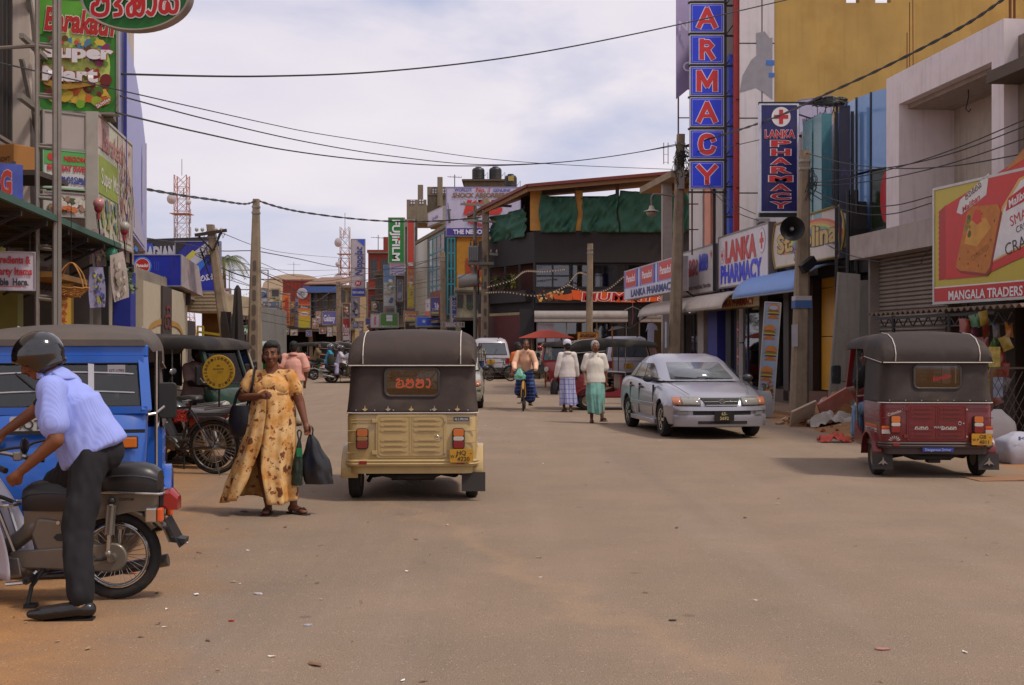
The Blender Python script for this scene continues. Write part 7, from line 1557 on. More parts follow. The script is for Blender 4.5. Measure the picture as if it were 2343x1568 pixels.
 # nose: headlights, grille, bumper, plate
 def nose(x,z,dy=0):return V((x,L/2-.24*(abs(x)/hw)**2.6-(max(0,z-.52)*.5 if z<.62 else.05+(z-.62)*1.25)+dy,z))
 b=B();b.loft([[nose(x,z,dy)for x in[-.8+1.6*i/14 for i in range(15)]]for z,dy in((.2,-.1),(.22,.03),(.33,.06),(.40,.055),(.41,.03),(.475,.03),(.485,.06),(.54,.055),(.56,.0))],closed=False);b.obj('front_bumper',PM,t,smooth=40,solid=.01)
 b=B();b.loft([[nose(x,z,.042)for x in[-.5+1.0*i/10 for i in range(11)]]for z in(.412,.473)],closed=False);b.obj('air_intake',M('1c1b1b',.7),t)
 b=B();b.loft([[nose(x,z,.056)for x in[-.42+.84*i/10 for i in range(11)]]for z in(.26,.31)],closed=False);b.obj('lower_intake',M('1c1b1b',.7),t,solid=.02)
 gr=B();gr.loft([[nose(x,z,.03)for x in[-k+2*k*i/8 for i in range(9)]]for z,k in((.575,.27),(.69,.34))],closed=False);g_=gr.obj('grille',M('161616',.6),t,solid=.02)
 for z,k in((.572,.28),(.694,.36),(.63,.3)):b=B();b.tube([nose(x,z,.045)for x in[-k+2*k*i/8 for i in range(9)]],.009 if z!=.63 else.007,6);b.obj('chrome_bar',CHR,g_)
 for z in(.6,.66):b=B();b.tube([nose(x,z,.04)for x in[-.29+.58*i/8 for i in range(9)]],.006,5);b.obj('grille_slat',M('2a2a2a',.5),g_)
 e_=B();c0=nose(0,.632,.052);e_.tube([c0+V((.05*cos(a),.004,.03*sin(a)))for a in[2*pi*i/18 for i in range(18)]],.007,5,closed=True);e_.bar(c0+V((-.055,.004,0)),c0+V((.055,.004,0)),.012,.016);e_.obj('badge',CHR,g_)
 for s in(-1,1):
  b=B();b.loft([[nose(s*x,z,.034)for x in(.36,.45,.55,.64,.66)]for z in(.572,.64,.70)],closed=False);hl=b.obj('headlight',M('8f8c84',.06,.2,spec=1.0,var=.1,scale=30),t,smooth=60,solid=.03)
  b=B();b.loft([[nose(s*x,z,.036)for x in(.665,.73,.79,.80)]for z in(.575,.64,.695)],closed=False);b.obj('indicator',M('a86a4a',.15,spec=.8),t,smooth=60,solid=.03)
  b=B();b.loft([[nose(s*x,z,.075)for x in(.58,.66,.72)]for z in(.42,.465)],closed=False);b.obj('fog_light',M('7a7874',.15,spec=.8),t,solid=.01)
  B().box(s*.62-.13,s*.62+.13,-L/2-.01,-L/2+.05,.66,.8).obj('tail_light',REDL,t,bev=.01)
 b=B();b.loft([[V((x,-L/2-.02+.25*(abs(x)/hw)**2.6,z))for x in[-.8+1.6*i/10 for i in range(11)]]for z in(.3,.58)],closed=False);b.obj('rear_bumper',PM,t,smooth=40,solid=.03)
 if plate_t:plate(t,0,L/2+.105,.4,.34,.17,plate_t,'14120f','b0a070',face=1)
 b=B().tube([(-.35,1.02,.99),(.1,.93,1.01)],.01,5).tube([(.1,1.02,.99),(.5,.9,1.02)],.01,5);b.obj('wiper',BLACKM,t)
 b=B()
 for s in(-1,1):b.tube([(s*.72,.95,.965),(s*.62,1.5,.86),(s*.52,1.9,.745)],.004,4)
 b.obj('bonnet_gap',M('3a3a3c',.7),t)
 return t
cw=wheel_mesh(.3,.19,.19);CW_T=cw[0];CW_R=cw[1].mesh(M('4a4846',.4,.6,dirt=.3),40)
c1=G(1517,998);c2=G(1720,1000)
th=R(180+7.5);fx=V((sin(-th),cos(th),0)) # heading of the silver sedan
SIL=sedan('silver_sedan','parked silver saloon car facing us with black number plate','a0a0aa',(3.25,22.6,0),th,[('65-',0,.038,.055),('5692',0,-.038,.055)])
SI2=sedan('silver_car','pale silver car mostly hidden behind the beige rickshaw','a8a698',(-1.6,32.0,0),R(181),L=4.2)
WC=sedan('white_car','white car with its headlights on in the distance','b8b4ac',(P(785,0,50).x+.4,53,0),R(150),far=True)
RC_=sedan('red_car','faded red saloon behind the scooter family','8a5a50',(P(795,0,45).x+1.2,62,0),R(120),far=True)
# ---------------------------------------------------------------- van
def van(label,loc,rz):
 t=thing('white_van',label,'van',loc,rz);PM=M('a9a6ae',.35,var=.03,dirt=.15,dcol='7a6a58',coat=.3,streak=.1);hw=.84
 def sec(z,w_,y0,y1,r=.1):return[V((x,y,z))for x,y in((-w_+r,y0),(-w_,y0+r),(-w_,y1-r*2),(-w_+r*2,y1),(w_-r*2,y1),(w_,y1-r*2),(w_,y0+r),(w_-r,y0))]
 b=B();b.loft([sec(.32,hw-.03,-1.98,2.05),sec(.5,hw,-2.0,2.1),sec(1.0,hw,-2.0,2.05),sec(1.12,hw-.01,-1.97,1.95),sec(1.7,hw-.12,-1.78,1.35),sec(1.84,hw-.2,-1.68,1.2),sec(1.92,hw-.36,-1.5,.95)]);b.obj('body',PM,t,smooth=45)
 q=lambda x,v,k=.012:V((x*(1-.13*v),-1.97+.19*v-k,1.12+.58*v))
 w=B().add([q(-.7,.06),q(.7,.06),q(.68,.92),q(-.68,.92)],[(0,1,2,3)]).obj('rear_window',M('4a4e55',.06,spec=.9,var=.1),t,solid=.006)
 b=B();b.tube([q(x,v,.016)for x,v in((-.71,.05),(.71,.05),(.69,.94),(-.69,.94))],.014,5,closed=True);b.obj('seal',BLACKM,w);B().tube([q(.1,.05,.03),q(.25,.45,.03)],.01,5).obj('wiper',BLACKM,w)
 for s in(-1,1):
  X=lambda y,v:V((s*(hw+.003-.115*v),y,1.12+.58*v))
  for ya,yb in((-1.7,-.75),(-.68,.3),(.37,1.3)):B().add([X(ya,.08),X(yb,.08),X(yb-.05,.85),X(ya+.05,.85)],[(0,1,2,3)]).obj('side_window',DGL,t,solid=.006)
  B().box(s*.72-.1,s*.72+.1,-2.02,-1.9,.72,.98).obj('tail_light',REDL,t,bev=.015)
  m_=put('wing_mirror',None,t,(s*.9,1.5,1.25));B().ell((0,0,0),(.1,.04,.09)).obj('housing',BLACKM,m_)
  for c in(-1.15,1.3):
   w=put('wheel',None,t,(s*(hw-.12),c,.3));put('tyre',CW_T,w);put('rim',CW_R,w)
 B().box(-hw,hw,-2.1,-1.96,.36,.55).obj('rear_bumper',M('2a2828',.6),t,bev=.02);B().box(-hw+.05,hw-.05,-1.9,1.9,.2,.36).obj('underbody',M('151413',.9),t);B().box(-.76,.76,-2.015,-2.0,.98,.985).obj('tailgate_gap',M('4a4a4e',.8),t)
 plate(t,-.05,-2.025,.8,.36,.2,[('53-',0,.045,.06),('5574',0,-.045,.06)],'b8861c','3a2a10');B().bar((.3,-1.72,1.88),(.38,-1.8,1.95),.03).obj('roof_mirror',BLACKM,t);return t
van('white van seen from behind with orange plate and dark rear window',(P(1122,0,57).x-.1,58.6,0),R(5));van('second white van, only its roof showing over the black rickshaw',(4.35,48,0),R(2))

# ---------------------------------------------------------------- two-wheelers
def spoked(root,loc,r,tw,nspoke,rimc=CHR,axis='X',hub=.045,name='wheel'):
 """wheel in the local y,z plane: tyre, rim, hub, wire spokes"""
 w=put(name,None,root,loc);t=r-tw/2
 b=B();b.tube([(0,t*cos(a),t*sin(a))for a in[2*pi*i/36 for i in range(36)]],tw/2,8,closed=True);b.obj('tyre',RUB,w,smooth=60)
 ri=r-tw*1.12;b=B();b.lathe([(ri,-tw*.34),(ri-.012,-tw*.2),(ri-.014,0),(ri-.012,tw*.2),(ri,tw*.34)],ax=(1,0,0),n=36,caps=False);b.obj('rim',rimc,w,smooth=60,solid=.006)
 B().lathe([(.012,-.06),(hub,-.05),(hub,.05),(.012,.06)],ax=(1,0,0),n=16).obj('hub',M('7a7874',.35,.8),w,smooth=40)
 sm=B();sm.tube([(.02,hub*.8,0),(0,ri-.008,.0)],.0022,4,caps=False);me=sm.mesh(CHR)
 for i in range(nspoke):a=2*pi*i/nspoke;o=put('spoke',me,w,((-1)**i*.012,0,0),(a+((-1)**(i//2))*.25*0,0,0))
 return w
def arc_fender(root,c,r,a0,a1,wd,mat,name='fender',n=12):
 b=B();b.loft([[V((x,c[1]+(r+dz)*cos(a0+(a1-a0)*k/n),c[2]+(r+dz)*sin(a0+(a1-a0)*k/n)))for k in range(n+1)]for x,dz in((-wd/2,-.025),(-wd/2,0),(-wd*.3,.014),(wd*.3,.014),(wd/2,0),(wd/2,-.025))],closed=False)
 return b.obj(name,mat,root,smooth=50,solid=.004)
# --- the moped in front; local x to its right, y forward, origin on the ground below the rear axle
def moped():
 g=V((-2.46,7.62,0));t=thing('moped','grey step-through moped with white leg shield under the helmeted rider','moped',g,R(90+3))
 BG_=M('6f665a',.35,.3,var=.05,dirt=.4,dcol='4a3a2a',dscale=5,coat=.2);ALU=M('8d8780',.3,.75,dirt=.35,dcol='3a3028',dscale=6);VIN=M('232123',.38,var=.06);WHP=M('b8b4c0',.35,var=.03,dirt=.1,coat=.3)
 spoked(t,(0,0,.275),.275,.07,30,CHR,name='rear_wheel');spoked(t,(0,1.12,.275),.275,.065,30,CHR,name='front_wheel')
 arc_fender(t,(0,0,.275),.305,R(8),R(205)-R(60),.13,BG_,'rear_fender')
 # monocoque tail: box between the seat and the fender
 b=B();b.loft([[V((x,y,z))for x,z in((-w_,z0),(w_,z0),(w_*1.05,z1),(-w_*1.05,z1))]for y,w_,z0,z1 in((-.27,.05,.56,.66),(-.1,.07,.55,.67),(.12,.075,.5,.66),(.35,.07,.48,.6),(.55,.05,.45,.56))]);b.obj('frame_shell',BG_,t,smooth=40)
 b=B();b.tube(smooth_path([(0,.45,.5),(0,.62,.36),(0,.78,.3),(0,.95,.42),(0,1.05,.7),(0,1.08,.9)],6),[.06]*4+[.05]*27,10);b.obj('main_tube',BG_,t,smooth=60)
 b=B();b.loft([[V((x,y,z))for y,z in((.12,.29),(.14,.42),(.3,.5),(.46,.52),(.5,.42),(.46,.3))]for x in(-.085,.085)]);b.obj('side_cover',BG_,t,smooth=30,bev=.015)
 p=put('side_emblem',None,t,(-.0875,.31,.4),(0,0,-pi/2));b=B();b.prism([(-.05,.0),(-.03,.02),(0,.025),(.03,.02),(.05,0),(.03,-.02),(0,-.025),(-.03,-.02)],-.004,0);b.obj('emblem',BLACKM,p);B().lathe([(.014,0),(.012,.012),(.001,.012)],o=(-.085,.33,.49),ax=(-1,0,0),n=12).obj('cover_knob',CHR,t)
 # chain case and swing arm
 cc=[V((-.1,.09*cos(a)-.0,.275+.09*sin(a)))for a in[R(90)+pi*k/10 for k in range(11)]]+[V((-.1,.62,.215)),V((-.1,.62,.315))]
 b=B();b.loft([[V((-.075,p.y,p.z))for p in cc],cc]);b.obj('chain_case',BG_,t,smooth=30,bev=.012);B().box(-.106,-.099,.2,.27,.27,.3).obj('case_label',M('a8a090',.6),t)
 B().lathe([(.03,0),(.025,.03),(.001,.03)],o=(-.1,0,.275),ax=(-1,0,0),n=12).obj('axle_nut',CHR,t);B().tube([(-.115,.0,.275),(-.118,.1,.262),(-.115,.13,.3)],.008,5).obj('brake_arm',STEEL,t)
 for s in(-1,1):
  sh=put('shock_absorber',None,t,(s*.115,0,0));B().tube([(0,.02,.32),(0,.0,.62)],.014,8).obj('rod',CHR,sh);B().tube([(0,.016,.42),(0,.0,.6)],.03,12).obj('cover',ALU,sh);B().ell((0,.022,.3),.025).obj('eye',ALU,sh);B().ell((0,0,.625),.024).obj('eye',BLACKM,sh)
 # engine
 e=put('engine',None,t,(0,.56,.22));b=B();b.cap((-.02,0,.0),(-.02,.16,-.01),.085).cap((.02,0,0),(.02,.16,-.01),.085);b.obj('crankcase',ALU,e,smooth=60)
 B().lathe([(.072,0),(.075,.03),(.066,.045),(.064,.04),(.05,.04),(.048,.048),(.03,.05),(.028,.044),(.001,.046)],o=(-.09,.16,-.01),ax=(-1,0,0),n=28).obj('flywheel_cover',ALU,e,smooth=35)
 b=B();b.loft([[V((x,y,z))for y,z in((-.02,-.06),(.0,.06),(.08,.07),(.1,.0),(.06,-.07))]for x in(-.11,-.05)]);b.obj('gear_cover',ALU,e,bev=.01)
 b=B();b.loft([[V((x,y,z))for y,z in((.16,.06),(.19,.16),(.24,.17),(.26,.04))]for x in(-.1,.06)]);b.obj('cylinder_cover',ALU,e,bev=.015);B().tube([(-.1,.3,.15),(-.1,.3,-.1),(-.1,.22,-.14)],.012,6).obj('black_gasket',BLACKM,e)
 B().tube([(.1,.2,-.04),(.12,.0,-.1),(.12,-.4,-.08),(.12,-.85,.0)],[.018,.018,.035,.04],10).obj('exhaust',M('6a6560',.35,.7,dirt=.4),t).location=(0,.56,.22)
 B().tube([(-.28,.0,0),(.28,.0,0)],.012,8).tube([(-.28,.0,0),(-.16,0,0)],.024,8).obj('footrest',BLACKM,t).location=(0,.46,.17);B().tube([(-.12,.45,.2),(-.16,.5,.14),(-.16,.62,.13)],.012,6).obj('gear_lever',CHR,t)
 st=B().tube([(-.1,.42,.2),(-.18,.46,.12),(-.22,.47,.015)],.014,8);st.obox((-.225,.45,.012),(.06,.07,.024));st.obj('side_stand',BLACKM,t)
 # leg shield: curved white shells either side
 for s in(-1,1):
  def ls(u,v):z=.16+v*.62;return(s*(.05+.19*u*(1-.35*v)),.64+.22*v*v+.12*(1-v)*(1-u)+.0+.12*u*(-.6)*(1-v*.3),z)
  B().grid(ls,6,12).obj('leg_shield',WHP,t,smooth=60,solid=.006)
 def lsc(u,v):return(-.06+.12*u,.74+.16*v,.3+v*.5)
 B().grid(lsc,2,6).obj('centre_shield',WHP,t,smooth=60,solid=.02)
 # seats and carriers
 def cushion(nm,y0,y1,z0,z1,w_,taper=.8):
  b=B();n=9;rings=[]
  for i in range(n+1):
   u=i/n;y=y0+(y1-y0)*u;e=min(1,sin(pi*min(max(u,.0),1))**.28+.0)if 0<u<1 else.35;ww=w_*(1-(1-taper)*u)*(.55+.45*e);zt=z0+(z1-z0)*(.55+.45*e)
   rings.append([V((ww*x,y,z0+(zt-z0)*z))for x,z in((-.9,0),(-1,.25),(-1,.62),(-.88,.88),(-.5,1),(0,1.04),(.5,1),(.88,.88),(1,.62),(1,.25),(.9,0))])
  b.loft(rings);o=b.obj(nm,VIN,t,smooth=50)
  pb=B()
  for s in(2,8):pb.tube([r[s]*1.0+V((.004 if s>5 else-.004,0,0))for r in rings],.005,5)
  pb.obj('piping',M('3a383a',.4),o);return o
 cushion('pillion_seat',-.27,.1,.665,.85,.125,.95);cushion('rider_seat',.16,.56,.56,.745,.13,.62)
 b=B();b.tube(smooth_path([(-.12,.1,.68),(-.13,-.2,.67),(-.1,-.3,.665),(.1,-.3,.665),(.13,-.2,.67),(.12,.1,.68)],5),.009,7);b.tube([(-.125,.09,.68),(-.12,.1,.75)],.012,6);b.obj('carrier_rail',CHR,t)
 text(put('side_decal',None,t,(-.083,-.08,.63),(0,0,-pi/2)),'CUSTOM',0,0,.016,M('2a2522',.5),0)
 b=B();b.tube(smooth_path([(-.1,.95,.62),(-.12,.75,.6),(-.1,.6,.6),(.1,.6,.6),(.12,.75,.6),(.1,.95,.62)],5),.01,6)
 for y in(.66,.76,.86):b.tube([(-.115,y,.602),(.115,y,.602)],.007,5)
 b.tube([(-.1,.7,.6),(-.07,.6,.31)],.014,7).tube([(.1,.7,.6),(.07,.6,.31)],.014,7);b.obj('front_carrier',CHR,t);B().tube(smooth_path([(-.09,.9,.62),(-.1,.72,.66),(-.09,.6,.62)],5),.014,6).obj('carrier_strap',BLACKM,t)
 # tail lamp, indicators, plate, flap
 b=B();b.loft([[V((x*w_,y,z0+(z1-z0)*k))for x,k in((-1,0),(1,0),(1,.8),(.7,1),(-.7,1),(-1,.8))]for y,w_,z0,z1 in((-.28,.06,.58,.67),(-.34,.06,.56,.69),(-.385,.055,.56,.64))]);b.obj('tail_light',M('8a1a1c',.15,spec=.8),t,smooth=40);B().box(-.065,.065,-.3,-.28,.56,.68).obj('tail_light_base',BLACKM,t)
 for s in(-1,1):
  q=put('turn_signal',None,t,(s*.13,-.24,.545),(0,0,0));B().box(-.03,.03,-.04,.03,-.05,.04).obj('housing',CHR,q,bev=.01);B().box(-.03,.03,-.075,-.041,-.048,.038).obj('lens',M('c8501c',.2,spec=.8),q,bev=.01);B().tube([(0,.03,0),(-s*.1,.06,0)],.012,6).obj('stem',BLACKM,q)
 B().obox((0,-.36,.42),(.19,.006,.2),(R(-28),0,0)).obj('number_plate',M('1a1718',.5),t);B().obox((0,-.385,.37),(.12,.09,.03),(R(8),0,0)).obj('mudflap',BLACKM,t);b=B();b.loft([[V((x,y,z))for x in(-.065,.065)]+[V((x,y+.012,z))for x in(.065,-.065)]for y,z in((-.24,.5),(-.31,.44),(-.345,.36))]);b.obj('fender_tip',BG_,t,smooth=50)
 # front end: fork, headlamp shell, bars, mirror
 for s in(-1,1):B().tube([(s*.08,1.2,.275),(s*.08,1.08,.72)],.025,8).obj('fork_leg',WHP,t)
 arc_fender(t,(0,1.2,.275),.31,R(10),R(150),.12,WHP,'front_fender')
 b=B();b.loft([[V((w_*cos(a),y,zc+h*sin(a)))for a in[2*pi*i/14 for i in range(14)]]for y,w_,h,zc in((.98,.06,.05,.94),(1.08,.1,.09,.93),(1.18,.1,.1,.92),(1.22,.085,.085,.92))]);b.obj('headlamp_shell',WHP,t,smooth=60)
 b=B();b.tube(smooth_path([(-.33,.58,.84),(-.26,.68,.87),(-.1,.86,.92),(.1,.86,.92),(.26,.68,.87),(.33,.58,.84)],5),.013,8);b.obj('handlebar',M('8a8684',.3,.7),t)
 for s in(-1,1):
  B().tube([(s*.28,.65,.862),(s*.345,.555,.835)],.018,10).obj('grip',BLACKM,t);B().obox((s*.25,.69,.87),(.06,.05,.06)).obj('switch_box',ALU,t,bev=.01);B().tube([(s*.26,.74,.87),(s*.37,.62,.83)],.007,6).obj('brake_lever',CHR,t)
  q=put('turn_signal',None,t,(s*.15,1.12,.86));B().ell((s*.03,0,0),(.04,.05,.04)).obj('lens',M('c0562a',.2,spec=.8),q,smooth=60)
  q=put('mirror',None,t,(s*.36,.44,.985));B().ell((0,0,0),(.065,.018,.05),20,10).obj('shell',M('1f1b1b',.35),q,smooth=60);B().tube(smooth_path([(0,.02,-.01),(-s*.01,.1,-.02),(-s*.03,.2,-.05),(-s*.06,.22,-.12)],5),.008,6).obj('stalk',BLACKM,q)
 return t
moped()
# --- generic motorbikes, seen smaller
def motorbike(name,label,loc,rz,body='1c1b1d',accent='5a1a1c',seat='4a484c',scooter=False,group='motorbikes and scooters',lean=0):
 t=thing(name,label,'scooter' if scooter else 'motorbike',loc,rz,group);t.rotation_euler[1]=lean
 BM,AM,SM_=M(body,.35,var=.05,coat=.3,dirt=.15),M(accent,.35,coat=.3),M(seat,.55,dirt=.2,dcol='6a625c')
 r=.25 if scooter else.3;wb=1.22;tw=.09 if scooter else.075
 spoked(t,(0,0,r),r,tw,0 if scooter else 24,M('8a8886',.3,.8),name='wheel');spoked(t,(0,wb,r),r,tw,0 if scooter else 24,M('8a8886',.3,.8),name='wheel')
 if scooter:
  for y in(0,wb):
   for k in range(5):a=2*pi*k/5;B().bar((0,y+.03*cos(a),r+.03*sin(a)),(0,y+(r-tw)*cos(a),r+(r-tw)*sin(a)),.05,.03).obj('wheel_spoke',M('3a3836',.5),t)
  b=B();b.loft([[V((w_*cos(a),y,zc+h*sin(a)))for a in[2*pi*i/14 for i in range(14)]]for y,w_,h,zc in((-.32,.04,.05,.68),(-.2,.13,.12,.64),(.1,.16,.16,.58),(.35,.14,.16,.5),(.45,.1,.1,.45))]);b.obj('rear_cowl',BM,t,smooth=60)
  B().box(-.15,.15,.4,.82,.3,.37).obj('footboard',BM,t,bev=.02);b=B();b.loft([[V((w_*sin(a),y+.06*cos(a),z))for a in[-1.3+2.6*i/10 for i in range(11)]]+[V((w_*.7,y-.05,z)),V((-w_*.7,y-.05,z))]for z,y,w_ in((.32,.84,.12),(.5,.92,.2),(.75,.95,.2),(.92,.92,.13))]);b.obj('front_apron',BM,t,smooth=60)
  b=B();b.loft([[V((w_*cos(a),y,zc+h*sin(a)))for a in[2*pi*i/12 for i in range(12)]]for y,w_,h,zc in((.8,.05,.04,1.0),(.92,.14,.09,1.0),(1.05,.11,.09,.97))]);b.obj('headlamp_cowl',AM,t,smooth=60)
  B().loft([[V((x,y,z))for x in(-.07,.07)]+[V((x,y,z-.03))for x in(.07,-.07)]for y,z in((.95,.52),(1.25,.56),(1.52,.45))]).obj('front_fender',BM,t,smooth=50);B().tube([(.14,.1,.25),(.15,-.15,.3),(.16,-.38,.34)],[.03,.05,.045],10).obj('exhaust',M('8a8886',.3,.8),t)
  for s in(-1,1):B().tube([(s*.06,.95,.6),(s*.06,wb,r)],.022,7).obj('fork_leg',STEEL,t)
 else:
  b=B();b.tube([(0,.12,.62),(0,.5,.75),(0,.98,.82)],.03,8).tube([(0,.98,.8),(0,.8,.35),(0,.35,.3),(0,.2,.6)],.025,8).tube([(0,.35,.3),(.07,0,r)],.02,6).tube([(0,.35,.3),(-.07,0,r)],.02,6).tube([(0,-.35,.72),(0,.2,.62)],.022,6);b.obj('frame',BM,t)
  b=B();b.loft([[V((w_*cos(a),y,zc+h*sin(a)))for a in[2*pi*i/14 for i in range(14)]]for y,w_,h,zc in((.36,.06,.04,.74),(.5,.13,.1,.78),(.75,.15,.11,.82),(.92,.1,.07,.85))]);b.obj('fuel_tank',BM,t,smooth=60)
  b=B();b.loft([[V((w_*cos(a),y,zc+h*sin(a)))for a in[2*pi*i/12 for i in range(12)]]for y,w_,h,zc in((-.42,.03,.03,.78),(-.2,.07,.07,.7),(.15,.09,.1,.62),(.3,.06,.08,.58))]);b.obj('tail_panel',AM,t,smooth=60)
  e=B();e.box(-.13,.13,.38,.72,.25,.42);e.cap((0,.62,.4),(0,.72,.62),.08);e.lathe([(.09,0),(.09,.05),(.001,.06)],o=(.13,.5,.33),ax=(1,0,0),n=16).lathe([(.09,0),(.09,.05),(.001,.06)],o=(-.13,.5,.33),ax=(-1,0,0),n=16);e.obj('engine',M('6a6866',.4,.6,dirt=.3),t,bev=.02)
  B().tube([(.12,.7,.35),(.14,.4,.22),(.15,-.1,.26),(.16,-.5,.34)],[.02,.02,.04,.045],10).obj('exhaust',M('8a8886',.3,.8),t);b=B();cc=[(-.1,.02)];b.loft([[V((x,y,z))for y,z in((-.06,.36),(.5,.42),(.5,.28),(-.06,.24),(-.1,.3))]for x in(-.1,-.085)]);b.obj('chain_case',M('8a8784',.4,.5),t,bev=.01)
  for s in(-1,1):
   B().tube([(s*.09,wb,r),(s*.08,1.02,.85)],.02,7).obj('fork_leg',CHR,t);B().tube([(s*.11,.0,r),(s*.11,.1,.64)],.025,8).obj('shock_absorber',CHR,t)
  arc_fender(t,(0,wb,r),r+.03,R(20),R(140),.1,BM,'front_fender');arc_fender(t,(0,0,r),r+.035,R(50),R(165),.11,BM,'rear_fender');B().ell((0,1.12,.86),(.1,.07,.1)).obj('headlamp',WHL,t,smooth=60)
 b=B();rings=[]
 for i in range(11):
  u=i/10;y=-.42+.8*u;e=sin(pi*min(max(u,.04),.96))**.3;zt=.84-.09*sin(pi*u)*.6-.05*u;w_=.13*e*(1-.25*u);rings.append([V((w_*x,y,zt-.1*e+.1*e*z))for x,z in((-.9,0),(-1,.6),(-.7,1),(0,1.08),(.7,1),(1,.6),(.9,0))])
 b.loft(rings);b.obj('seat',SM_,t,smooth=60)
 b=B();b.tube(smooth_path([(-.12,.0,.78),(-.13,-.35,.82),(-.06,-.46,.84),(.06,-.46,.84),(.13,-.35,.82),(.12,0,.78)],5),.012,6);b.obj('grab_rail',M('8a8886',.4,.5),t)
 B().box(-.07,.07,-.5,-.42,.68,.77).obj('tail_light',M('a01c18',.2,spec=.8),t,bev=.02);b=B().tube(smooth_path([(-.36,.78,1.0),(-.25,.86,1.0),(0,.95,.95),(.25,.86,1.0),(.36,.78,1.0)],5),.012,7);b.obj('handlebar',STEEL,t)
 for s in(-1,1):
  q=put('mirror',None,t,(s*.36,.82,1.2));B().ell((0,0,0),(.07,.02,.045)).obj('mirror_shell',M('9a9a9e',.1,.7),q,smooth=60);B().tube([(0,0,-.03),(-s*.1,.06,-.22)],.006,5).obj('stalk',BLACKM,q)
  B().tube([(s*.25,.86,1.0),(s*.37,.775,1.0)],.018,8).obj('grip',BLACKM,t);B().ell((s*.15,-.4,.72),(.035,.03,.025)).obj('turn_signal',AMB,t)
 B().tube([(-.12,.35,.28),(-.22,.3,.02)],.012,6).obj('side_stand',STEEL,t);B().box(-.09,.09,-.52,-.51,.5,.64).obj('number_plate',M('a8a49c',.5),t);return t
motorbike('motorbike','black parked motorbike with red tail lamp behind the bicycle',(-4.2,16.25,0),R(72),seat='6a686c',lean=R(-6))
motorbike('motorbike','second parked motorbike with pale grey seat, half behind the woman',(-3.82,15.7,0),R(68),body='202226',accent='8a2a24',seat='6a686c',lean=R(-6))
motorbike('motorbike','parked motorbike with grey fairing and silver mirror by the blue rickshaw',(-4.75,16.6,0),R(74),body='3a3c40',accent='5a5c60',seat='7a787c')
def bicycle(label,loc,rz,col='23201f',group='bicycles',lean=0,r=.335,basket=False):
 t=thing('bicycle',label,'bicycle',loc,rz,group);t.rotation_euler[1]=lean;PM=M(col,.4,dirt=.2,coat=.2);wb=1.08;ST=M('6a6864',.35,.7,dirt=.3)
 spoked(t,(0,0,r),r,.045,32,ST,hub=.025,name='wheel');spoked(t,(0,wb,r),r,.045,32,ST,hub=.022,name='wheel')
 bb,st,hd=V((0,.44,.3)),V((0,.3,.82)),V((0,.93,.8));b=B()
 b.tube([st,hd],.015,7).tube([bb,hd-V((0,-.02,.08))],.016,7).tube([bb,st+V((0,-.02,.08))],.015,7)
 for s in(-1,1):b.tube([bb+V((s*.03,0,0)),V((s*.06,0,r))],.01,6).tube([st+V((s*.02,0,-.03)),V((s*.06,0,r))],.009,6).tube([hd+V((s*.03,.02,-.12)),V((s*.05,wb-.03,r+.12)),V((s*.05,wb,r))],.012,6)
 b.obj('frame',PM,t);arc_fender(t,(0,0,r),r+.03,R(20),R(165),.055,PM,'mudguard');arc_fender(t,(0,wb,r),r+.03,R(30),R(150),.055,PM,'mudguard')
 b=B();b.loft([[V((w_*x,y,.93+h*z))for x,z in((-1,0),(-.8,.8),(0,1),(.8,.8),(1,0),(0,-.3))]for y,w_,h in((.14,.04,.02),(.18,.1,.045),(.3,.08,.045),(.42,.03,.03))]);b.obj('saddle',M('2f2b2a',.5),t,smooth=60)
 b=B().tube(smooth_path([(-.27,.75,.98),(-.2,.9,1.0),(0,.94,.93),(.2,.9,1.0),(.27,.75,.98)],5),.011,7).tube([hd,(0,.94,.93)],.013,7);b.obj('handlebar',ST,t)
 b=B();b.lathe([(.1,-.004),(.1,.004),(.085,.004),(.085,-.004)],o=bb+V((.05,0,0)),ax=(1,0,0),n=22,caps=False);b.bar(bb+V((.06,0,0)),bb+V((.07,.1,-.13)),.02).bar(bb+V((-.06,0,0)),bb+V((-.07,-.1,.13)),.02)
 for k in range(5):a=k*1.257;b.bar(bb+V((.05,0,0)),bb+V((.05,.09*cos(a),.09*sin(a))),.012)
 b.obj('crank',STEEL,t);B().obox(bb+V((.12,.1,-.13)),(.09,.08,.02)).obox(bb+V((-.12,-.1,.13)),(.09,.08,.02)).obj('pedal',BLACKM,t);b=B();b.tube([bb+V((.05,0,.1)),(.05,0,r+.03)],.005,4).tube([bb+V((.05,0,-.1)),(.05,0,r-.03)],.005,4);b.obj('chain',STEEL,t)
 b=B();b.tube([(-.06,-.3,.74),(-.06,.24,.74)],.007,5).tube([(.06,-.3,.74),(.06,.24,.74)],.007,5).tube([(-.06,-.3,.74),(.06,-.3,.74)],.007,5).tube([(-.06,-.2,.74),(-.06,0,r)],.006,5).tube([(.06,-.2,.74),(.06,0,r)],.006,5);b.obj('rear_rack',STEEL,t)
 if basket:B().tube([(-.07,.0,r),(-.16,-.12,.02)],.009,5).obj('kick_stand',ST,t)
 return t
bicycle('black parked bicycle with its rear wheel towards the woman',(-3.63,15.0,0),R(80),basket=True,lean=R(-5))
b=B()
rd=random.Random(4)
q=thing('rope_bundle','tangle of red rope tied on the parked bicycle','rope',loc=(-4.05,14.95,.72))
for j in range(12):b.tube([(.07*cos(a)+rd.uniform(-.015,.015),.05*sin(a),.06*sin(a+j)+rd.uniform(-.02,.02))for a in[2*pi*i/14 for i in range(14)]],.006,4,closed=True)
b.obj('coils',M('9a2418',.6),q)
bicycle('old bicycle leaning at the kerb beside the white van',(P(1168,0,53).x,53.5,0),R(60),lean=R(-8))
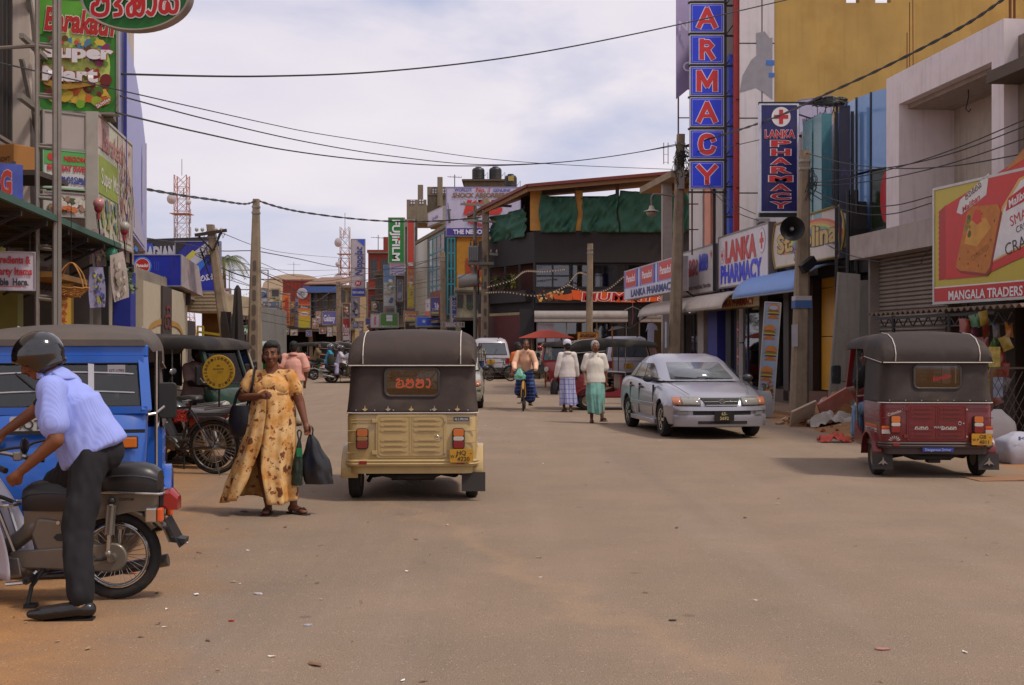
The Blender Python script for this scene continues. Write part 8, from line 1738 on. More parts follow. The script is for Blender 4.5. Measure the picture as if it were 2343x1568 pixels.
# ================================================================ people
JD=dict(head=(0,-.02,1.53),neck=(0,.01,1.39),chest=(0,0,1.2),pelvis=(0,0,.93),shl=(-.17,.01,1.345),shr=(.17,.01,1.345),ell=(-.205,.03,1.08),elr=(.205,.03,1.08),wrl=(-.21,-.06,.84),wrr=(.21,-.06,.84),
    hipl=(-.085,0,.9),hipr=(.085,0,.9),knl=(-.09,-.02,.48),knr=(.09,-.02,.48),anl=(-.09,.03,.085),anr=(.09,.03,.085),tol=(-.11,-.13,.03),tor=(.11,-.13,.03))
def person(label,loc,rz,J=None,f=1,skin='6b422e',hair='14110f',hs='short',vox=.013,yaw=0,pitch=0,curl=.6,foot='2b221e',group=None,beard=False,kind=0):
 """one continuous skin; hair, garments and sandals are its children. Faces -y before turning"""
 j={k:V(v)for k,v in{**JD,**(J or{})}.items()}
 t=thing('person',label,'person',loc,rz,group);SK=M(skin,.5,var=.08,spec=.4);b=B()
 hm=Mx.Rotation(yaw,3,'Z')@Mx.Rotation(pitch,3,'X');H=lambda x,y,z:j['head']+hm@V((x,y,z));hrot=hm.to_euler()
 b.ell(H(0,.012,.03),(.074,.092,.088),rot=hrot).ell(H(0,-.02,-.02),(.066,.074,.088),rot=hrot).ell(H(0,-.045,-.082),(.045,.042,.036),rot=hrot)
 b.cap(H(0,-.092,.012),H(0,-.112,-.03),.010,.017).ell(H(0,-.104,-.036),(.022,.014,.011),rot=hrot)
 for s in(-1,1):b.ell(H(s*.03,-.084,.024),(.026,.014,.009),rot=hrot).ell(H(s*.04,-.068,-.03),(.024,.02,.024),rot=hrot).ell(H(s*.075,.005,-.015),(.012,.026,.034),rot=hrot)
 b.ell(H(0,-.085,-.064),(.026,.012,.012),rot=hrot)
 b.cap(H(0,.015,-.07),j['neck'],.05*f**.5,.06*f**.5);b.cap(j['neck'],j['chest'],.062,.10*f)
 b.cap(j['shl'],j['shr'],.055*f).ell(j['chest'],(.145*f,.095*f,.1)).cap(j['chest'],j['pelvis'],.098*f,.102*f).ell(j['pelvis'],(.135*f,.1*f,.11))
 for s in 'lr':
  sh,el,wr=j['sh'+s],j['el'+s],j['wr'+s];b.cap(sh,el,.05*f,.042*f).cap(el,wr,.042*f,.027*f**.5)
  d=(wr-el).normalized();side=d.cross(V((0,1,0))if abs(d.y)<.8 else V((0,0,1))).normalized();nrm=side.cross(d).normalized();nrm=-nrm if(j['chest']-wr).dot(nrm)<0 else nrm
  pc=wr+d*.05;b.ell(pc,(.03,.03,.03)).cap(wr,pc+d*.02,.026,.028)
  for i,ln in enumerate((.062,.072,.068,.052)):
   o=pc+d*.03+side*(.027-.018*i);k1=o+d*ln*.5+nrm*ln*.2*curl;k2=k1+d*ln*.45*(1-.6*curl)+nrm*ln*.5*curl;b.cap(o,k1,.009,.0085).cap(k1,k2,.0085,.0075)
  o=pc+side*.025;b.cap(o-d*.02,o+side*.02+d*.02+nrm*.02,.012,.010).cap(o+side*.02+d*.02+nrm*.02,o+side*.012+d*.045+nrm*.035*curl,.010,.008)
  hp,kn,an,to=j['hip'+s],j['kn'+s],j['an'+s],j['to'+s];b.cap(hp,kn,.085*f,.056*f).cap(kn,kn.lerp(an,.35),.052*f,.054*f).cap(kn.lerp(an,.35),an,.054*f,.034)
  hd=(to-an);hd.z=0;hd.normalize();he=an-hd*.04+V((0,0,-.045));b.cap(an,he,.034,.03).cap(an+V((0,0,-.03)),to-hd*.05+V((0,0,.008)),.034,.028).ell(to-hd*.03+V((0,0,.0)),(.04,.04,.022))
  if foot:
   sd=V((-hd.y,hd.x,0));so=B();so.loft([[he+V((0,0,-.03+z))-hd*.03+sd*.03,he+V((0,0,-.03+z))-hd*.03-sd*.03,to+V((0,0,-.024+z))-sd*.045,to+V((0,0,-.024+z))+hd*.035-sd*.025,to+V((0,0,-.024+z))+hd*.035+sd*.025,to+V((0,0,-.024+z))+sd*.045]for z in(-.012,.004)])
   for q in(-1,1):so.tube([to-hd*.0+V((0,0,.022)),to-hd*.05+sd*q*.02+V((0,0,.034)),to-hd*.09+sd*q*.042],.006,5)
   so.obj('sandal',M(foot,.7),t)
 body=remesh('body',b,SK,t,vox,3)
 EW,EI,LIPS,HR=M('a8a098',.3),M('120d0a',.2),M('5a2c26',.5),M(hair,.7,var=.3,scale=60)
 for s in(-1,1):
  B().ell(H(s*.031,-.083,.006),(.011,.006,.005),10,6,rot=hrot).obj('eye',EW,t,smooth=60);B().ell(H(s*.031,-.087,.006),(.0055,.003,.005),8,5,rot=hrot).obj('iris',EI,t,smooth=60)
  B().cap(H(s*.015,-.098,.028),H(s*.05,-.086,.03),.005,.003,6).obj('eyebrow',HR,t)
 B().ell(H(0,-.094,-.06),(.024,.009,.006),10,6,rot=hrot).ell(H(0,-.093,-.069),(.02,.009,.006),10,6,rot=hrot).obj('lips',LIPS,t,smooth=60)
 hb=B()
 if hs!='none':
  hb.ell(H(0,.03,.052),(.083,.092,.082),rot=hrot).ell(H(0,.055,.0),(.074,.062,.085),rot=hrot)
  for s in(-1,1):hb.ell(H(s*.066,.01,.03),(.017,.05,.05),rot=hrot)
  if hs=='bun':hb.ell(H(0,.11,-.02),(.055,.045,.055),rot=hrot).ell(H(0,-.03,.085),(.07,.055,.035),rot=hrot);[hb.ell(H(s*.074,.03,-.035),(.02,.05,.06),rot=hrot)for s in(-1,1)]
  remesh('hair',hb,HR,t,.01,2,fold=.006,fscale=40,stretch=(1,1,1))
 if beard:remesh('stubble',B().ell(H(0,-.05,-.085),(.05,.046,.036),rot=hrot),HR,t,.01,2)
 t['_r']=f
 return t,j,b
def garment(t,j,mat,f=1,sleeve=.55,hem=.86,loose=.022,vox=.013,fold=.006,wide=1.0,name='shirt',collar=True,hemj=None,low=None):
 b=B();f2=f;lo=loose;nk=j['neck']
 b.cap(j['shl'],j['shr'],.048*f+lo*.5).ell(j['chest'],(.148*f+lo*.8,.104*f+lo,.15)).cap(j['neck']+(j['chest']-j['neck'])*.2,j['chest'],.088,.11*f+lo).ell(j['neck']+(j['chest']-j['neck'])*.12,(.085,.075,.05))
 for s in 'lr':b.cap(j['neck']+(j['chest']-j['neck'])*.22,j['sh'+s],.062,.048*f+lo*.5)
 hp=low or(j['pelvis']+V((0,0,hem-.93)));d=(hp-j['chest']);up=V((0,0,1))
 rings=[]
 for k,(wx,wy)in enumerate(((.148,.106),(.142,.108),(.144,.112),(.152*wide,.116*wide),(.16*wide,.122*wide))):
  c=j['chest']+d*(k/4);x=V((1,0,0));n_=d.normalized();y=n_.cross(x).normalized();x=y.cross(n_)
  rings.append([c+x*(wx*f+lo)*cos(a)+y*(wy*f+lo)*sin(a)for a in[2*pi*i/24 for i in range(24)]])
 b.loft(rings)
 for s in 'lr':
  sh,el,wr=j['sh'+s],j['el'+s],j['wr'+s]
  if sleeve<=1:b.cap(sh,sh.lerp(el,sleeve),.05*f+lo*.5,.05*f+lo)
  else:b.cap(sh,el,.05*f+lo*.5,.046*f+lo*.5).cap(el,el.lerp(wr,sleeve-1),.046*f+lo*.5,.034*f+lo*.5)
 o=remesh(name,b,mat,t,vox,4,fold=fold,grow=.012)
 if collar:
  cb_=B();n_=(j['head']-j['neck']).normalized();x=V((1,0,0));y=n_.cross(x).normalized()
  cb_.loft([[j['neck']+n_*h+x*r*cos(a)+y*r*sin(a)*1.0 for a in[-pi/2+.35+(2*pi-.7)*i/18 for i in range(19)]]for h,r in((-.03,.1),(.015,.082),(.03,.085),(-.02,.115))],closed=False);cb_.obj('collar',mat,t,smooth=60,solid=.004)
 return o
def trousers(t,j,mat,f=1,vox=.013,cuff=.07,fold=.006,length=1.0,name='trousers'):
 b=B();b.ell(j['pelvis'],(.155*f+.012,.12*f+.01,.12))
 for s in 'lr':b.cap(j['pelvis'].lerp(j['hip'+s],.9),j['kn'+s],.098*f,.074*f).cap(j['kn'+s],j['kn'+s].lerp(j['an'+s],length*.93),.072*f,cuff)
 return remesh(name,b,mat,t,vox,4,fold=fold,fscale=11,grow=.008)
def wrap(t,mat,rings,name='sarong',folds=9,amp=.02,seed=0,gap=None,n=72):
 """cloth hanging in folds: rings of (z, cx, cy, rx, ry)"""
 b=B();rs=[]
 zs=[r[0]for r in rings];m=30
 def at(v):
  z=zs[0]+(zs[-1]-zs[0])*v
  for a,c in zip(rings,rings[1:]):
   if(a[0]-z)*(c[0]-z)<=1e-9:k=(z-a[0])/(c[0]-a[0]);return[a[i]+(c[i]-a[i])*k for i in range(5)]
  return rings[-1]
 for i in range(m+1):
  v=i/m;z,cx,cy,rx,ry=at(v);g=0
  if gap:g0,ga,gw=gap;g=max(0,(v-g0)/(1-g0))*gw
  pts=[]
  for k in range(n+1):
   u=k/n;a=(gap[1]if gap else 0)+g+(2*pi-2*g)*u
   w=amp*v**.8*(sin(folds*a+seed+2*v)+.5*sin(round(folds*2.3)*a+seed*2-1.5*v))+amp*.5*NZ.noise(V((cos(a)*2,sin(a)*2,z*4+seed)))
   pts.append(V((cx+(rx+w)*cos(a),cy+(ry+w)*sin(a),z+.02*v*sin(3*a+seed))))
  rs.append(pts)
 b.loft(rs,closed=False);return b.obj(name,mat,t,smooth=70,solid=.004)
def helmet(t,j,col,yaw=0,pitch=0,visor=True,full=False):
 hm=Mx.Rotation(yaw,3,'Z')@Mx.Rotation(pitch,3,'X');rings=[];c=j['head']+hm@V((0,.01,.02))
 b=B();n=28
 for i in range(13):
  ph=pi/2-i*(pi/2+.95)/12;r=max(cos(ph),.82 if ph<0 else 0);z=sin(ph);ring_=[]
  for k in range(n):
   a=2*pi*k/n;front=max(0,-sin(a));zz=max(z,-.25+.42*front**2.5 if front>.3 else-1)
   rr=r if zz==z else sqrt(max(1-zz*zz,.6));ring_.append(c+hm@V((.125*rr*cos(a),.15*rr*sin(a),.135*zz+.0)))
  rings.append(ring_)
 b.loft(rings,cap0=True,cap1=False);h=b.obj('helmet',M(col,.12,var=.05,dirt=.1,coat=.6,spec=.7),t,smooth=50,solid=.012)
 if visor:B().loft([[c+hm@V((.118*sin(a),-.145*cos(a)-.03*k,.02+.012*k))for a in[-1+2*i/8 for i in range(9)]]for k in(0,1)],closed=False).obj('helmet_peak',BLACKM,h,solid=.008)
 return h
# --- woman in the yellow dress
wl=V(((622-1171)*11.45/F,11.45,0))
Jw=dict(head=(.0,-.03,1.495),neck=(0,.0,1.335),chest=(-.01,0,1.18),pelvis=(0,.02,.9),shl=(-.175,.0,1.285),shr=(.165,.0,1.285),ell=(-.275,-.0,1.09),wrl=(-.07,-.21,1.11),elr=(.255,.02,1.05),wrr=(.315,-.03,.86),hipl=(-.09,.02,.86),hipr=(.1,.02,.86),knl=(-.075,-.02,.46),anl=(-.035,0,.09),tol=(-.04,-.14,.03),knr=(.16,.02,.46),anr=(.2,.02,.09),tor=(.33,-.07,.03))
t,j,_=person('woman in long yellow dress with brown flowers carrying black bags',wl,0,Jw,1.12,'6e432e',hs='bun',vox=.0065,yaw=.05,curl=.8)
def floral():
 m=M('b8853c',.75,var=.1).copy();m.name='floral_cloth';ns=m.node_tree.nodes;l=m.node_tree.links.new;b=ns['Principled BSDF'];tc=ns['Texture Coordinate']
 def N(ty,**k):
  n=ns.new(ty)
  for a,c in k.items():n.inputs[a].default_value=c
  return n
 dst=N('ShaderNodeTexNoise',Scale=14,Detail=4);l(tc.outputs['Object'],dst.inputs['Vector']);ad=ns.new('ShaderNodeMixRGB');ad.blend_type='ADD';ad.inputs[0].default_value=.09;l(tc.outputs['Object'],ad.inputs[1]);l(dst.outputs['Color'],ad.inputs[2])
 base=N('ShaderNodeTexNoise',Scale=7,Detail=3);l(tc.outputs['Object'],base.inputs['Vector']);r0=ns.new('ShaderNodeValToRGB');r0.color_ramp.elements[0].position=.36;r0.color_ramp.elements[1].position=.62;r0.color_ramp.elements[0].color=(*lin('bc8036'),1);r0.color_ramp.elements[1].color=(*lin('d9b27a'),1);l(base.outputs['Fac'],r0.inputs[0]);out=r0.outputs[0]
 for sc,lo,hi,c,am in((6.6,.43,.47,'5a2a12',.93),(13,.41,.45,'6e3414',.88),(24,.37,.41,'8a4a1c',.75)):
  v=N('ShaderNodeTexVoronoi',Scale=sc);l(ad.outputs[0],v.inputs['Vector']);n=N('ShaderNodeTexNoise',Scale=sc*4.2,Detail=2);l(tc.outputs['Object'],n.inputs['Vector'])
  s=ns.new('ShaderNodeMath');s.operation='MULTIPLY_ADD';s.inputs[1].default_value=.6;l(n.outputs['Fac'],s.inputs[0]);l(v.outputs['Distance'],s.inputs[2])
  mr=ns.new('ShaderNodeMapRange');mr.inputs[1].default_value=lo+.1;mr.inputs[2].default_value=hi+.1;mr.inputs[3].default_value=am;mr.inputs[4].default_value=0;l(s.outputs[0],mr.inputs[0])
  x=ns.new('ShaderNodeMixRGB');x.inputs[2].default_value=(*lin(c),1);l(mr.outputs[0],x.inputs[0]);l(out,x.inputs[1]);out=x.outputs[0]
 l(out,b.inputs['Base Color']);return m
FLO=floral()
b=B();b.cap(j['shl'],j['shr'],.07).ell(V((0,-.02,1.2)),(.175,.14,.12));
for s in 'lr':b.cap(j['sh'+s],j['sh'+s].lerp(j['el'+s],.5),.072,.08);b.ell(V((-.08 if s=='l' else.08,-.08,1.185)),(.085,.07,.08))
b.loft([[V(((.168+.004*k)*cos(a),(.14)*sin(a)-.01,1.2-.06*k))for a in[2*pi*i/24 for i in range(24)]]for k in range(3)])
bod=remesh('dress_bodice',b,FLO,t,.009,4,fold=.006,fscale=12)
wrap(t,FLO,[(1.17,0,-.01,.172,.145),(1.11,0,-.01,.182,.155),(.95,-.0,0,.212,.175),(.7,-.03,0,.235,.2),(.42,-.075,0,.28,.22),(.13,-.105,0,.345,.25)],'dress_skirt',9,.028,1.3,gap=(.5,1.5*pi-.1,.42))
B().loft([[V(((.175)*cos(a),.148*sin(a)-.01,z))for a in[2*pi*i/30 for i in range(30)]]for z in(1.165,1.12)],cap0=False,cap1=False).obj('waistband',FLO,t,smooth=60,solid=.006)
hbg=thing('handbag','black leather handbag hanging from the woman\'s bent arm','bag',wl+V((-.27,-.03,.92)));LEA=M('17151a',.4,var=.1,bump=.2,bscale=40)
b=B();b.loft([[V((.12*cx*k+.0,.06*cy*k,z))for cx,cy in[(cos(a),sin(a))for a in[2*pi*i/20 for i in range(20)]]]for z,k in((-.19,.75),(-.17,1.0),(-.05,1.1),(.06,.95),(.1,.8))]);b.obj('bag_body',LEA,hbg,smooth=60)
for yy in(-.03,.03):B().tube(smooth_path([(-.08,yy,.08),(-.05,yy,.2),(0,yy,.26),(.05,yy,.2),(.08,yy,.08)],5),.009,6).obj('handle',LEA,hbg)
B().tube(smooth_path([(.02,.06,.06),(.08,-.05,.2),(.11,-.06,.32),(.12,.0,.46),(.1,.08,.3)],5),.011,6).obj('shoulder_strap',LEA,hbg)
def poly_bag(name,label,loc,w_,h,d,mat,seed,lean=.0):
 q=thing(name,label,'bag',loc)
 def g(k,a):z=-h*k;r=(.12+.88*min(1,k*1.6)**.8)*(1 if k<.93 else.96);wv=1+.16*sin(5*a+seed)*(1-k*.5)+.22*NZ.noise(V((cos(a)*3,sin(a)*3,k*5+seed)));return V((w_*r*cos(a)*wv+lean*k*h,d*r*sin(a)*wv,z))
 b=B();b.loft([[g(k/14,2*pi*i/30)for i in range(30)]for k in range(15)]);b.obj('sack',mat,q,smooth=50)
 for s in(-1,1):B().tube(smooth_path([(s*w_*.1,0,-.02),(s*.018,0,.05),(0,0,.075)],4),.008,5).obj('handle',mat,q)
 return q
BP=M('1a181a',.3,var=.1,spec=.6)
poly_bag('plastic_bag','shiny black plastic bag hanging from the woman\'s hand',wl+V((.375,-.06,.75)),.13,.46,.06,BP,2,.16)
q=poly_bag('shopping_bag','slim dark green floral paper bag beside the black plastic bag',wl+V((.275,-.1,.72)),.05,.44,.035,M('1c2a1c',.5,var=.8,scale=30),5,-.05);B().box(-.02,.03,-.045,-.035,-.17,-.09).obj('green_tag',M('1f7a4a',.4),q)
# --- moped rider
rl=V(((215-1171)*7.35/F,7.35,0))
Jr=dict(head=(-.335,.0,1.5),neck=(-.235,.0,1.395),chest=(-.15,0,1.2),pelvis=(0,.02,.94),shl=(-.19,-.185,1.315),shr=(-.21,.19,1.335),ell=(-.125,-.27,1.03),wrl=(-.33,-.25,.855),elr=(-.42,.27,1.2),wrr=(-.62,.22,1.05),hipl=(0,-.08,.9),hipr=(-.02,.12,.9),knl=(-.035,-.2,.5),anl=(.03,-.31,.115),tol=(-.2,-.33,.04),knr=(-.33,.27,.72),anr=(-.2,.33,.3),tor=(-.36,.33,.24))
t,j,_=person('moped rider in pale blue shirt and black helmet leaning forward',rl,0,Jr,1.08,'75472d',hs='none',vox=.0075,yaw=-R(82),pitch=-R(-28),curl=.9,foot=None)
BSH=stripes('8d9ade','97a4e6',90,'Y',.5)
garment(t,j,BSH,1.12,.66,.88,.026,.01,fold=.014,low=V((.0,.01,.93)))
trousers(t,j,M('141217',.85,var=.12),1.04,.01,.07,fold=.02)
helmet(t,j,'151417',-R(82),-R(-28),visor=False)
hm=Mx.Rotation(-R(82),3,'Z')@Mx.Rotation(R(28),3,'X');c=j['head']+hm@V((0,.01,.02));b=B();b.loft([[c+hm@V((.127*cos(a),.153*sin(a)+.003,z+.03*cos(a*1.3)))for a in[2.3+1.5*k/10 for k in range(11)]]for z in(-.06,-.03)],closed=False);b.obj('helmet_decal',M('7f9aa8',.3,var=.5,scale=40),t,solid=.003)
B().tube([j['head']+hm@V((-.09,-.03,-.05)),j['head']+hm@V((-.07,-.07,-.12)),j['head']+hm@V((-.05,-.06,-.17)),j['head']+V((.0,-.06,-.27))],.011,6).obj('chin_strap',BLACKM,t)
for s in 'lr':
 an,to=j['an'+s],j['to'+s];d=(to-an);d.z=0;d.normalize();sb=B();sb.cap(an-d*.04+V((0,0,-.055)),an+V((0,0,-.05)),.048,.048).cap(an+V((0,0,-.05)),to-d*.02,.048,.044).cap(to-d*.02,to+d*.05+V((0,0,-.002)),.042,.024);remesh('shoe',sb,M('1b1718',.25,spec=.6),t,.007,2)
 B().cap(an+V((0,0,.09)),an+V((0,0,-.03)),.043,.046).obj('sock',M('a08058',.8),t,smooth=60)
 B().loft([[an-d*.075+V((-d.y*.036*q,d.x*.036*q,0))+V((0,0,z))for q in(-1,1)]+[to+d*.06+V((-d.y*.03*q,d.x*.03*q,0))+V((0,0,z+.055))for q in(1,-1)]for z in(-.113,-.1)]).obj('sole',BLACKM,t)
# --- people further off
def place(x,yb,Y=None):p=G(x,yb);return p
GRP='people in the street'
p=place(672,974);Jp=dict(ell=(-.25,.02,1.07),elr=(.27,.04,1.1),wrr=(.2,-.16,.98),anl=(-.1,.1,.09),knr=(.11,-.05,.48))
t,j,_=person('man seen from behind in striped pink polo shirt and beige trousers',p,pi,Jp,1.14,'744831',vox=.013)
garment(t,j,stripes('dca898','c88a7a',42,'Z',.45),1.14,.75,.88,.03,.013,fold=.01,wide=1.05);trousers(t,j,M('b8ac94',.8),1.1,.014,.09,.01)
B().loft([[V((r*cos(a),r*sin(a)*.95+.01,z))for a in[2*pi*i/20 for i in range(20)]]for z,r in((1.365,.1),(1.42,.082))],cap0=False,cap1=False).obj('orange_collar',M('c2682c',.8),t,smooth=60,solid=.008)
for s in 'lr':e=j['sh'+s].lerp(j['el'+s],.78);B().tube([e,e.lerp(j['el'+s],.12)],.1,14).obj('sleeve_band',M('c2682c',.8),t)
p=place(1361,968);Jm=dict(head=(0,-.03,1.55),shl=(-.16,.01,1.35),shr=(.16,.01,1.35),ell=(-.215,.04,1.08),wrl=(-.22,-.1,.87),elr=(.215,.05,1.08),wrr=(.23,.06,.83),knl=(-.07,-.0,.48),anl=(-.06,.1,.09),knr=(.08,-.12,.49),anr=(.12,-.2,.12),tor=(.17,-.36,.09),tol=(-.07,-.06,.03))
t,j,_=person('grey haired man in loose white shirt and sea green sarong walking towards us',p,.05,Jm,1.0,'754a34',hair='9a9694',vox=.012,yaw=.2)
garment(t,j,M('d6cec2',.85,var=.04),1.0,.85,.82,.025,.012,fold=.007,wide=1.12);wrap(t,M('6fa096',.8,var=.25,scale=9),[(.86,0,0,.18,.15),(.6,0,-.04,.185,.2),(.2,.02,-.05,.15,.22)],folds=7,amp=.025,seed=3)
p=V((1.31,29.0,0));Jc=dict(head=(0,-.02,1.55),shl=(-.155,.01,1.35),shr=(.155,.01,1.35),ell=(-.21,.0,1.09),wrl=(-.25,-.06,.86),elr=(.22,.03,1.09),wrr=(.27,-.02,.84),anl=(-.06,.12,.09),anr=(.06,-.1,.09),knr=(.08,-.12,.5))
t,j,_=person('man from behind in white skullcap, long white shirt and checked sarong',p,pi+.12,Jc,1.0,'6a4430',vox=.012)
garment(t,j,M('d2cac6',.85,var=.04),1.0,1.92,.82,.022,.012,fold=.007,wide=1.1);wrap(t,stripes('a4a4c4','5a66a8',9,'X',.16,c3='4a5aa0',axis2='Z',width2=.16),[(.86,0,0,.185,.15),(.6,0,0,.19,.17),(.17,-.03,.04,.2,.18)],folds=6,amp=.025,seed=5)
B().lathe([(.098,.0),(.1,.05),(.085,.1),(.04,.125),(.001,.13)],o=j['head']+V((0,.015,.045)),n=22).obj('skullcap',M('c8c4d4',.8,var=.1),t,smooth=50)
poly_bag('plastic_bag','limp black plastic bag carried by the man in white skullcap',p+V((-.31,.03,.83)),.085,.42,.04,BP,4)
# cyclist with passenger
bp_=place(1201,941);BIK=bicycle('yellow forked bicycle ridden straight towards us',(bp_.x,bp_.y+1.05,0),pi-.04,'a8781c',r=.34)
Jb=dict(head=(.03,-.1,1.59),neck=(.02,-.05,1.45),chest=(.0,.03,1.25),pelvis=(0,.2,.98),shl=(-.165,-.04,1.39),shr=(.175,-.04,1.39),ell=(-.26,-.1,1.13),wrl=(-.25,-.36,1.0),elr=(.27,-.08,1.13),wrr=(.26,-.36,.99),hipl=(-.09,.18,.95),hipr=(.09,.18,.95),knl=(-.14,-.2,.72),anl=(-.13,-.08,.38),tol=(-.16,-.24,.34),knr=(.15,-.16,.56),anr=(.12,-.02,.2),tor=(.15,-.18,.15))
t,j,_=person('cyclist in salmon long sleeved shirt and dark blue checked sarong',(bp_.x,bp_.y+.55,0),0,Jb,1.02,'7a4e36',vox=.012,yaw=.1)
garment(t,j,M('e6b898',.8,var=.05),1.0,1.9,.95,.018,.012,fold=.007,wide=1.06);SRB=stripes('26305c','1c1c28',12,'X',.5,c3='3a62b0',axis2='Z',width2=.3);trousers(t,j,SRB,1.12,.014,.115,.02,length=.8,name='sarong')
poly_bag('plastic_bag','pale green plastic bag hanging from the bicycle handlebar',(bp_.x-.13,bp_.y+.12,1.02),.13,.26,.1,M('6aa890',.3,var=.1),1)
t,j,_=person('passenger in orange shirt sitting sideways behind the cyclist',(bp_.x-.17,bp_.y+1.15,0),R(50),dict(knl=(-.1,-.34,.75),knr=(.1,-.34,.75),anl=(-.1,-.4,.4),anr=(.1,-.4,.36),tol=(-.1,-.55,.36),tor=(.1,-.55,.32),pelvis=(0,0,.9),wrl=(-.2,-.3,.85),wrr=(.2,-.3,.85)),.95,'33201a',vox=.016)
garment(t,j,M('b85a22',.8),1,.6,.86,.02,.016);trousers(t,j,M('2a4a8a',.8),1.05,.016,.1)
# riders: seated pose on a scooter, facing -y
SJ=dict(head=(0,-.06,1.42),neck=(0,-.02,1.28),chest=(0,0,1.1),pelvis=(0,.08,.84),shl=(-.18,-.01,1.24),shr=(.18,-.01,1.24),ell=(-.25,-.14,1.02),elr=(.25,-.14,1.02),wrl=(-.27,-.4,1.0),wrr=(.27,-.4,1.0),hipl=(-.09,.05,.8),hipr=(.09,.05,.8),knl=(-.14,-.32,.68),knr=(.14,-.32,.68),anl=(-.15,-.3,.36),anr=(.15,-.3,.36),tol=(-.15,-.44,.31),tor=(.15,-.44,.31))
def sj(dy=0,dz=0,**k):return{a:(c[0],c[1]+dy,c[2]+dz)for a,c in{**SJ,**k}.items()}
def rider(label,base,rz,off,shirt,pants,hcol=None,skin='754a34',sc=1,sleeve=.6,skirt=None,k=None):
 d=Mx.Rotation(rz,3,'Z')@V((0,-off,0));t,j,_=person(label,V(base)+d,rz,sj(**(k or{})),.98,skin,vox=.017,group=GRP);garment(t,j,M(shirt,.8),1.0,sleeve,.84,.025,.017);trousers(t,j,M(pants,.8),1.0,.017,.085)
 if hcol:helmet(t,j,hcol)
 if sc!=1:t.scale=(sc,sc,sc)
 return t
yb=G(752,877);ry=R(82)
motorbike('scooter','black scooter carrying a family of three to the right',(yb.x+.15,yb.y,0),R(-84),body='1a1a1c',accent='6a6a70',scooter=True)
rider('man in white shirt and dark helmet steering the family scooter',(yb.x+.15,yb.y,0),R(96)-0,.32,'b4b0bc','3f3222','2a2224');rider('woman in cyan top riding pillion with backpack and grey helmet',(yb.x+.15,yb.y,0),R(96),-.12,'2a86a8','a8a0c4','4a4c54',k=dict(dz=.06,wrl=(-.2,-.2,.9),wrr=(.2,-.2,.9)));rider('small child in white and blue standing before the scooter rider',(yb.x+.3,yb.y,0),R(96),.55,'b8b4c4','1f2a7a',None,'2f1c14',.68,k=dict(dz=.45))
q=thing('backpack','dark green backpack on the pillion rider','bag',(yb.x+.12,yb.y-.25,1.0));b=B();b.loft([[V((.15*cos(a)*k,.1*sin(a)*k,z))for a in[2*pi*i/14 for i in range(14)]]for z,k in((-.25,.8),(-.15,1.05),(.1,1),(.22,.6))]);b.obj('sack',M('2c2e24',.8),q,smooth=60)
y2=G(716,870);motorbike('scooter','white and red scooter half hidden by the pink polo man',(y2.x-1.2,y2.y,0),R(-88),body='a8a4a8',accent='a0222a',scooter=True)
rider('rider with pink red helmet on the white scooter',(y2.x-1.2,y2.y,0),R(92),.3,'8a8a8e','3a3a3e','b03038')
rider('olive shirted rider behind the white scooter',(P(699,0,56).x,57.5,0),R(92),.3,'6a5a38','2a2622',None,k=dict(dz=.12));motorbike('motorbike','motorbike under the olive shirted rider',(P(699,0,56).x,57.5,0),R(-88));rider('far rider with red helmet near the white car',(P(756,0,60).x,61,0),R(120),.3,'4a2222','22222a','9a1c22');motorbike('motorbike','far motorbike by the white car',(P(756,0,60).x,61,0),R(-60))
y3=G(1236,868);motorbike('motorbike','dark motorbike facing us behind the cyclist',(y3.x,y3.y+1.2,0),R(178),body='1c1c1e');rider('motorcyclist with red helmet and grey shirt behind the cyclist',(y3.x,y3.y+1.2,0),-.03,.3,'8a867e','26242a','a82028')
p=V((-1.45,55.8,0));t,j,_=person('man in black and white checked shirt talking on his phone by the van',p,-.1,dict(ell=(-.3,-.02,1.2),wrl=(-.13,-.1,1.44),elr=(.23,.03,1.1),wrr=(.25,-.04,.87)),1.02,'4a2d20',vox=.017)
garment(t,j,stripes('a8a498','2a2826',14,'X',.5,c3='2a2826',axis2='Z',width2=.45),1.02,.65,.86,.025,.016);trousers(t,j,M('26345c',.8),1.0,.017,.085);B().obox((-.1,-.1,1.49),(.02,.05,.1),(0,.3,0)).obj('phone',BLACKM,t)
# driver looking out of the red rickshaw, passenger inside the green one
m=REDT.matrix_basis;pl=m@V((-.35,.22,0))
t,j,_=person('driver with dark hair looking back out of the dark red rickshaw',pl,R(-3)+pi,dict(sj(),head=(.16,.0,1.42),neck=(.08,.0,1.28),chest=(.02,.02,1.1),knr=(.2,-.3,.72),anr=(.22,-.26,.42),tor=(.22,-.4,.37)),1.0,'5a3624',vox=.012,yaw=pi-.35)
garment(t,j,M('17161a',.8),1.0,.7,.84,.02,.013);trousers(t,j,stripes('54708f','6a86a4',30,'X',.5),1.0,.013,.085)
t,j,_=person('passenger with dark hair seated inside the green rickshaw',(-4.4,17.05,.0),R(60),sj(dz=.03),.95,'33201a',vox=.016);garment(t,j,M('9a7c74',.8),1.0,.6,.84,.02,.016);trousers(t,j,M('3a3436',.8),1.0,.016)
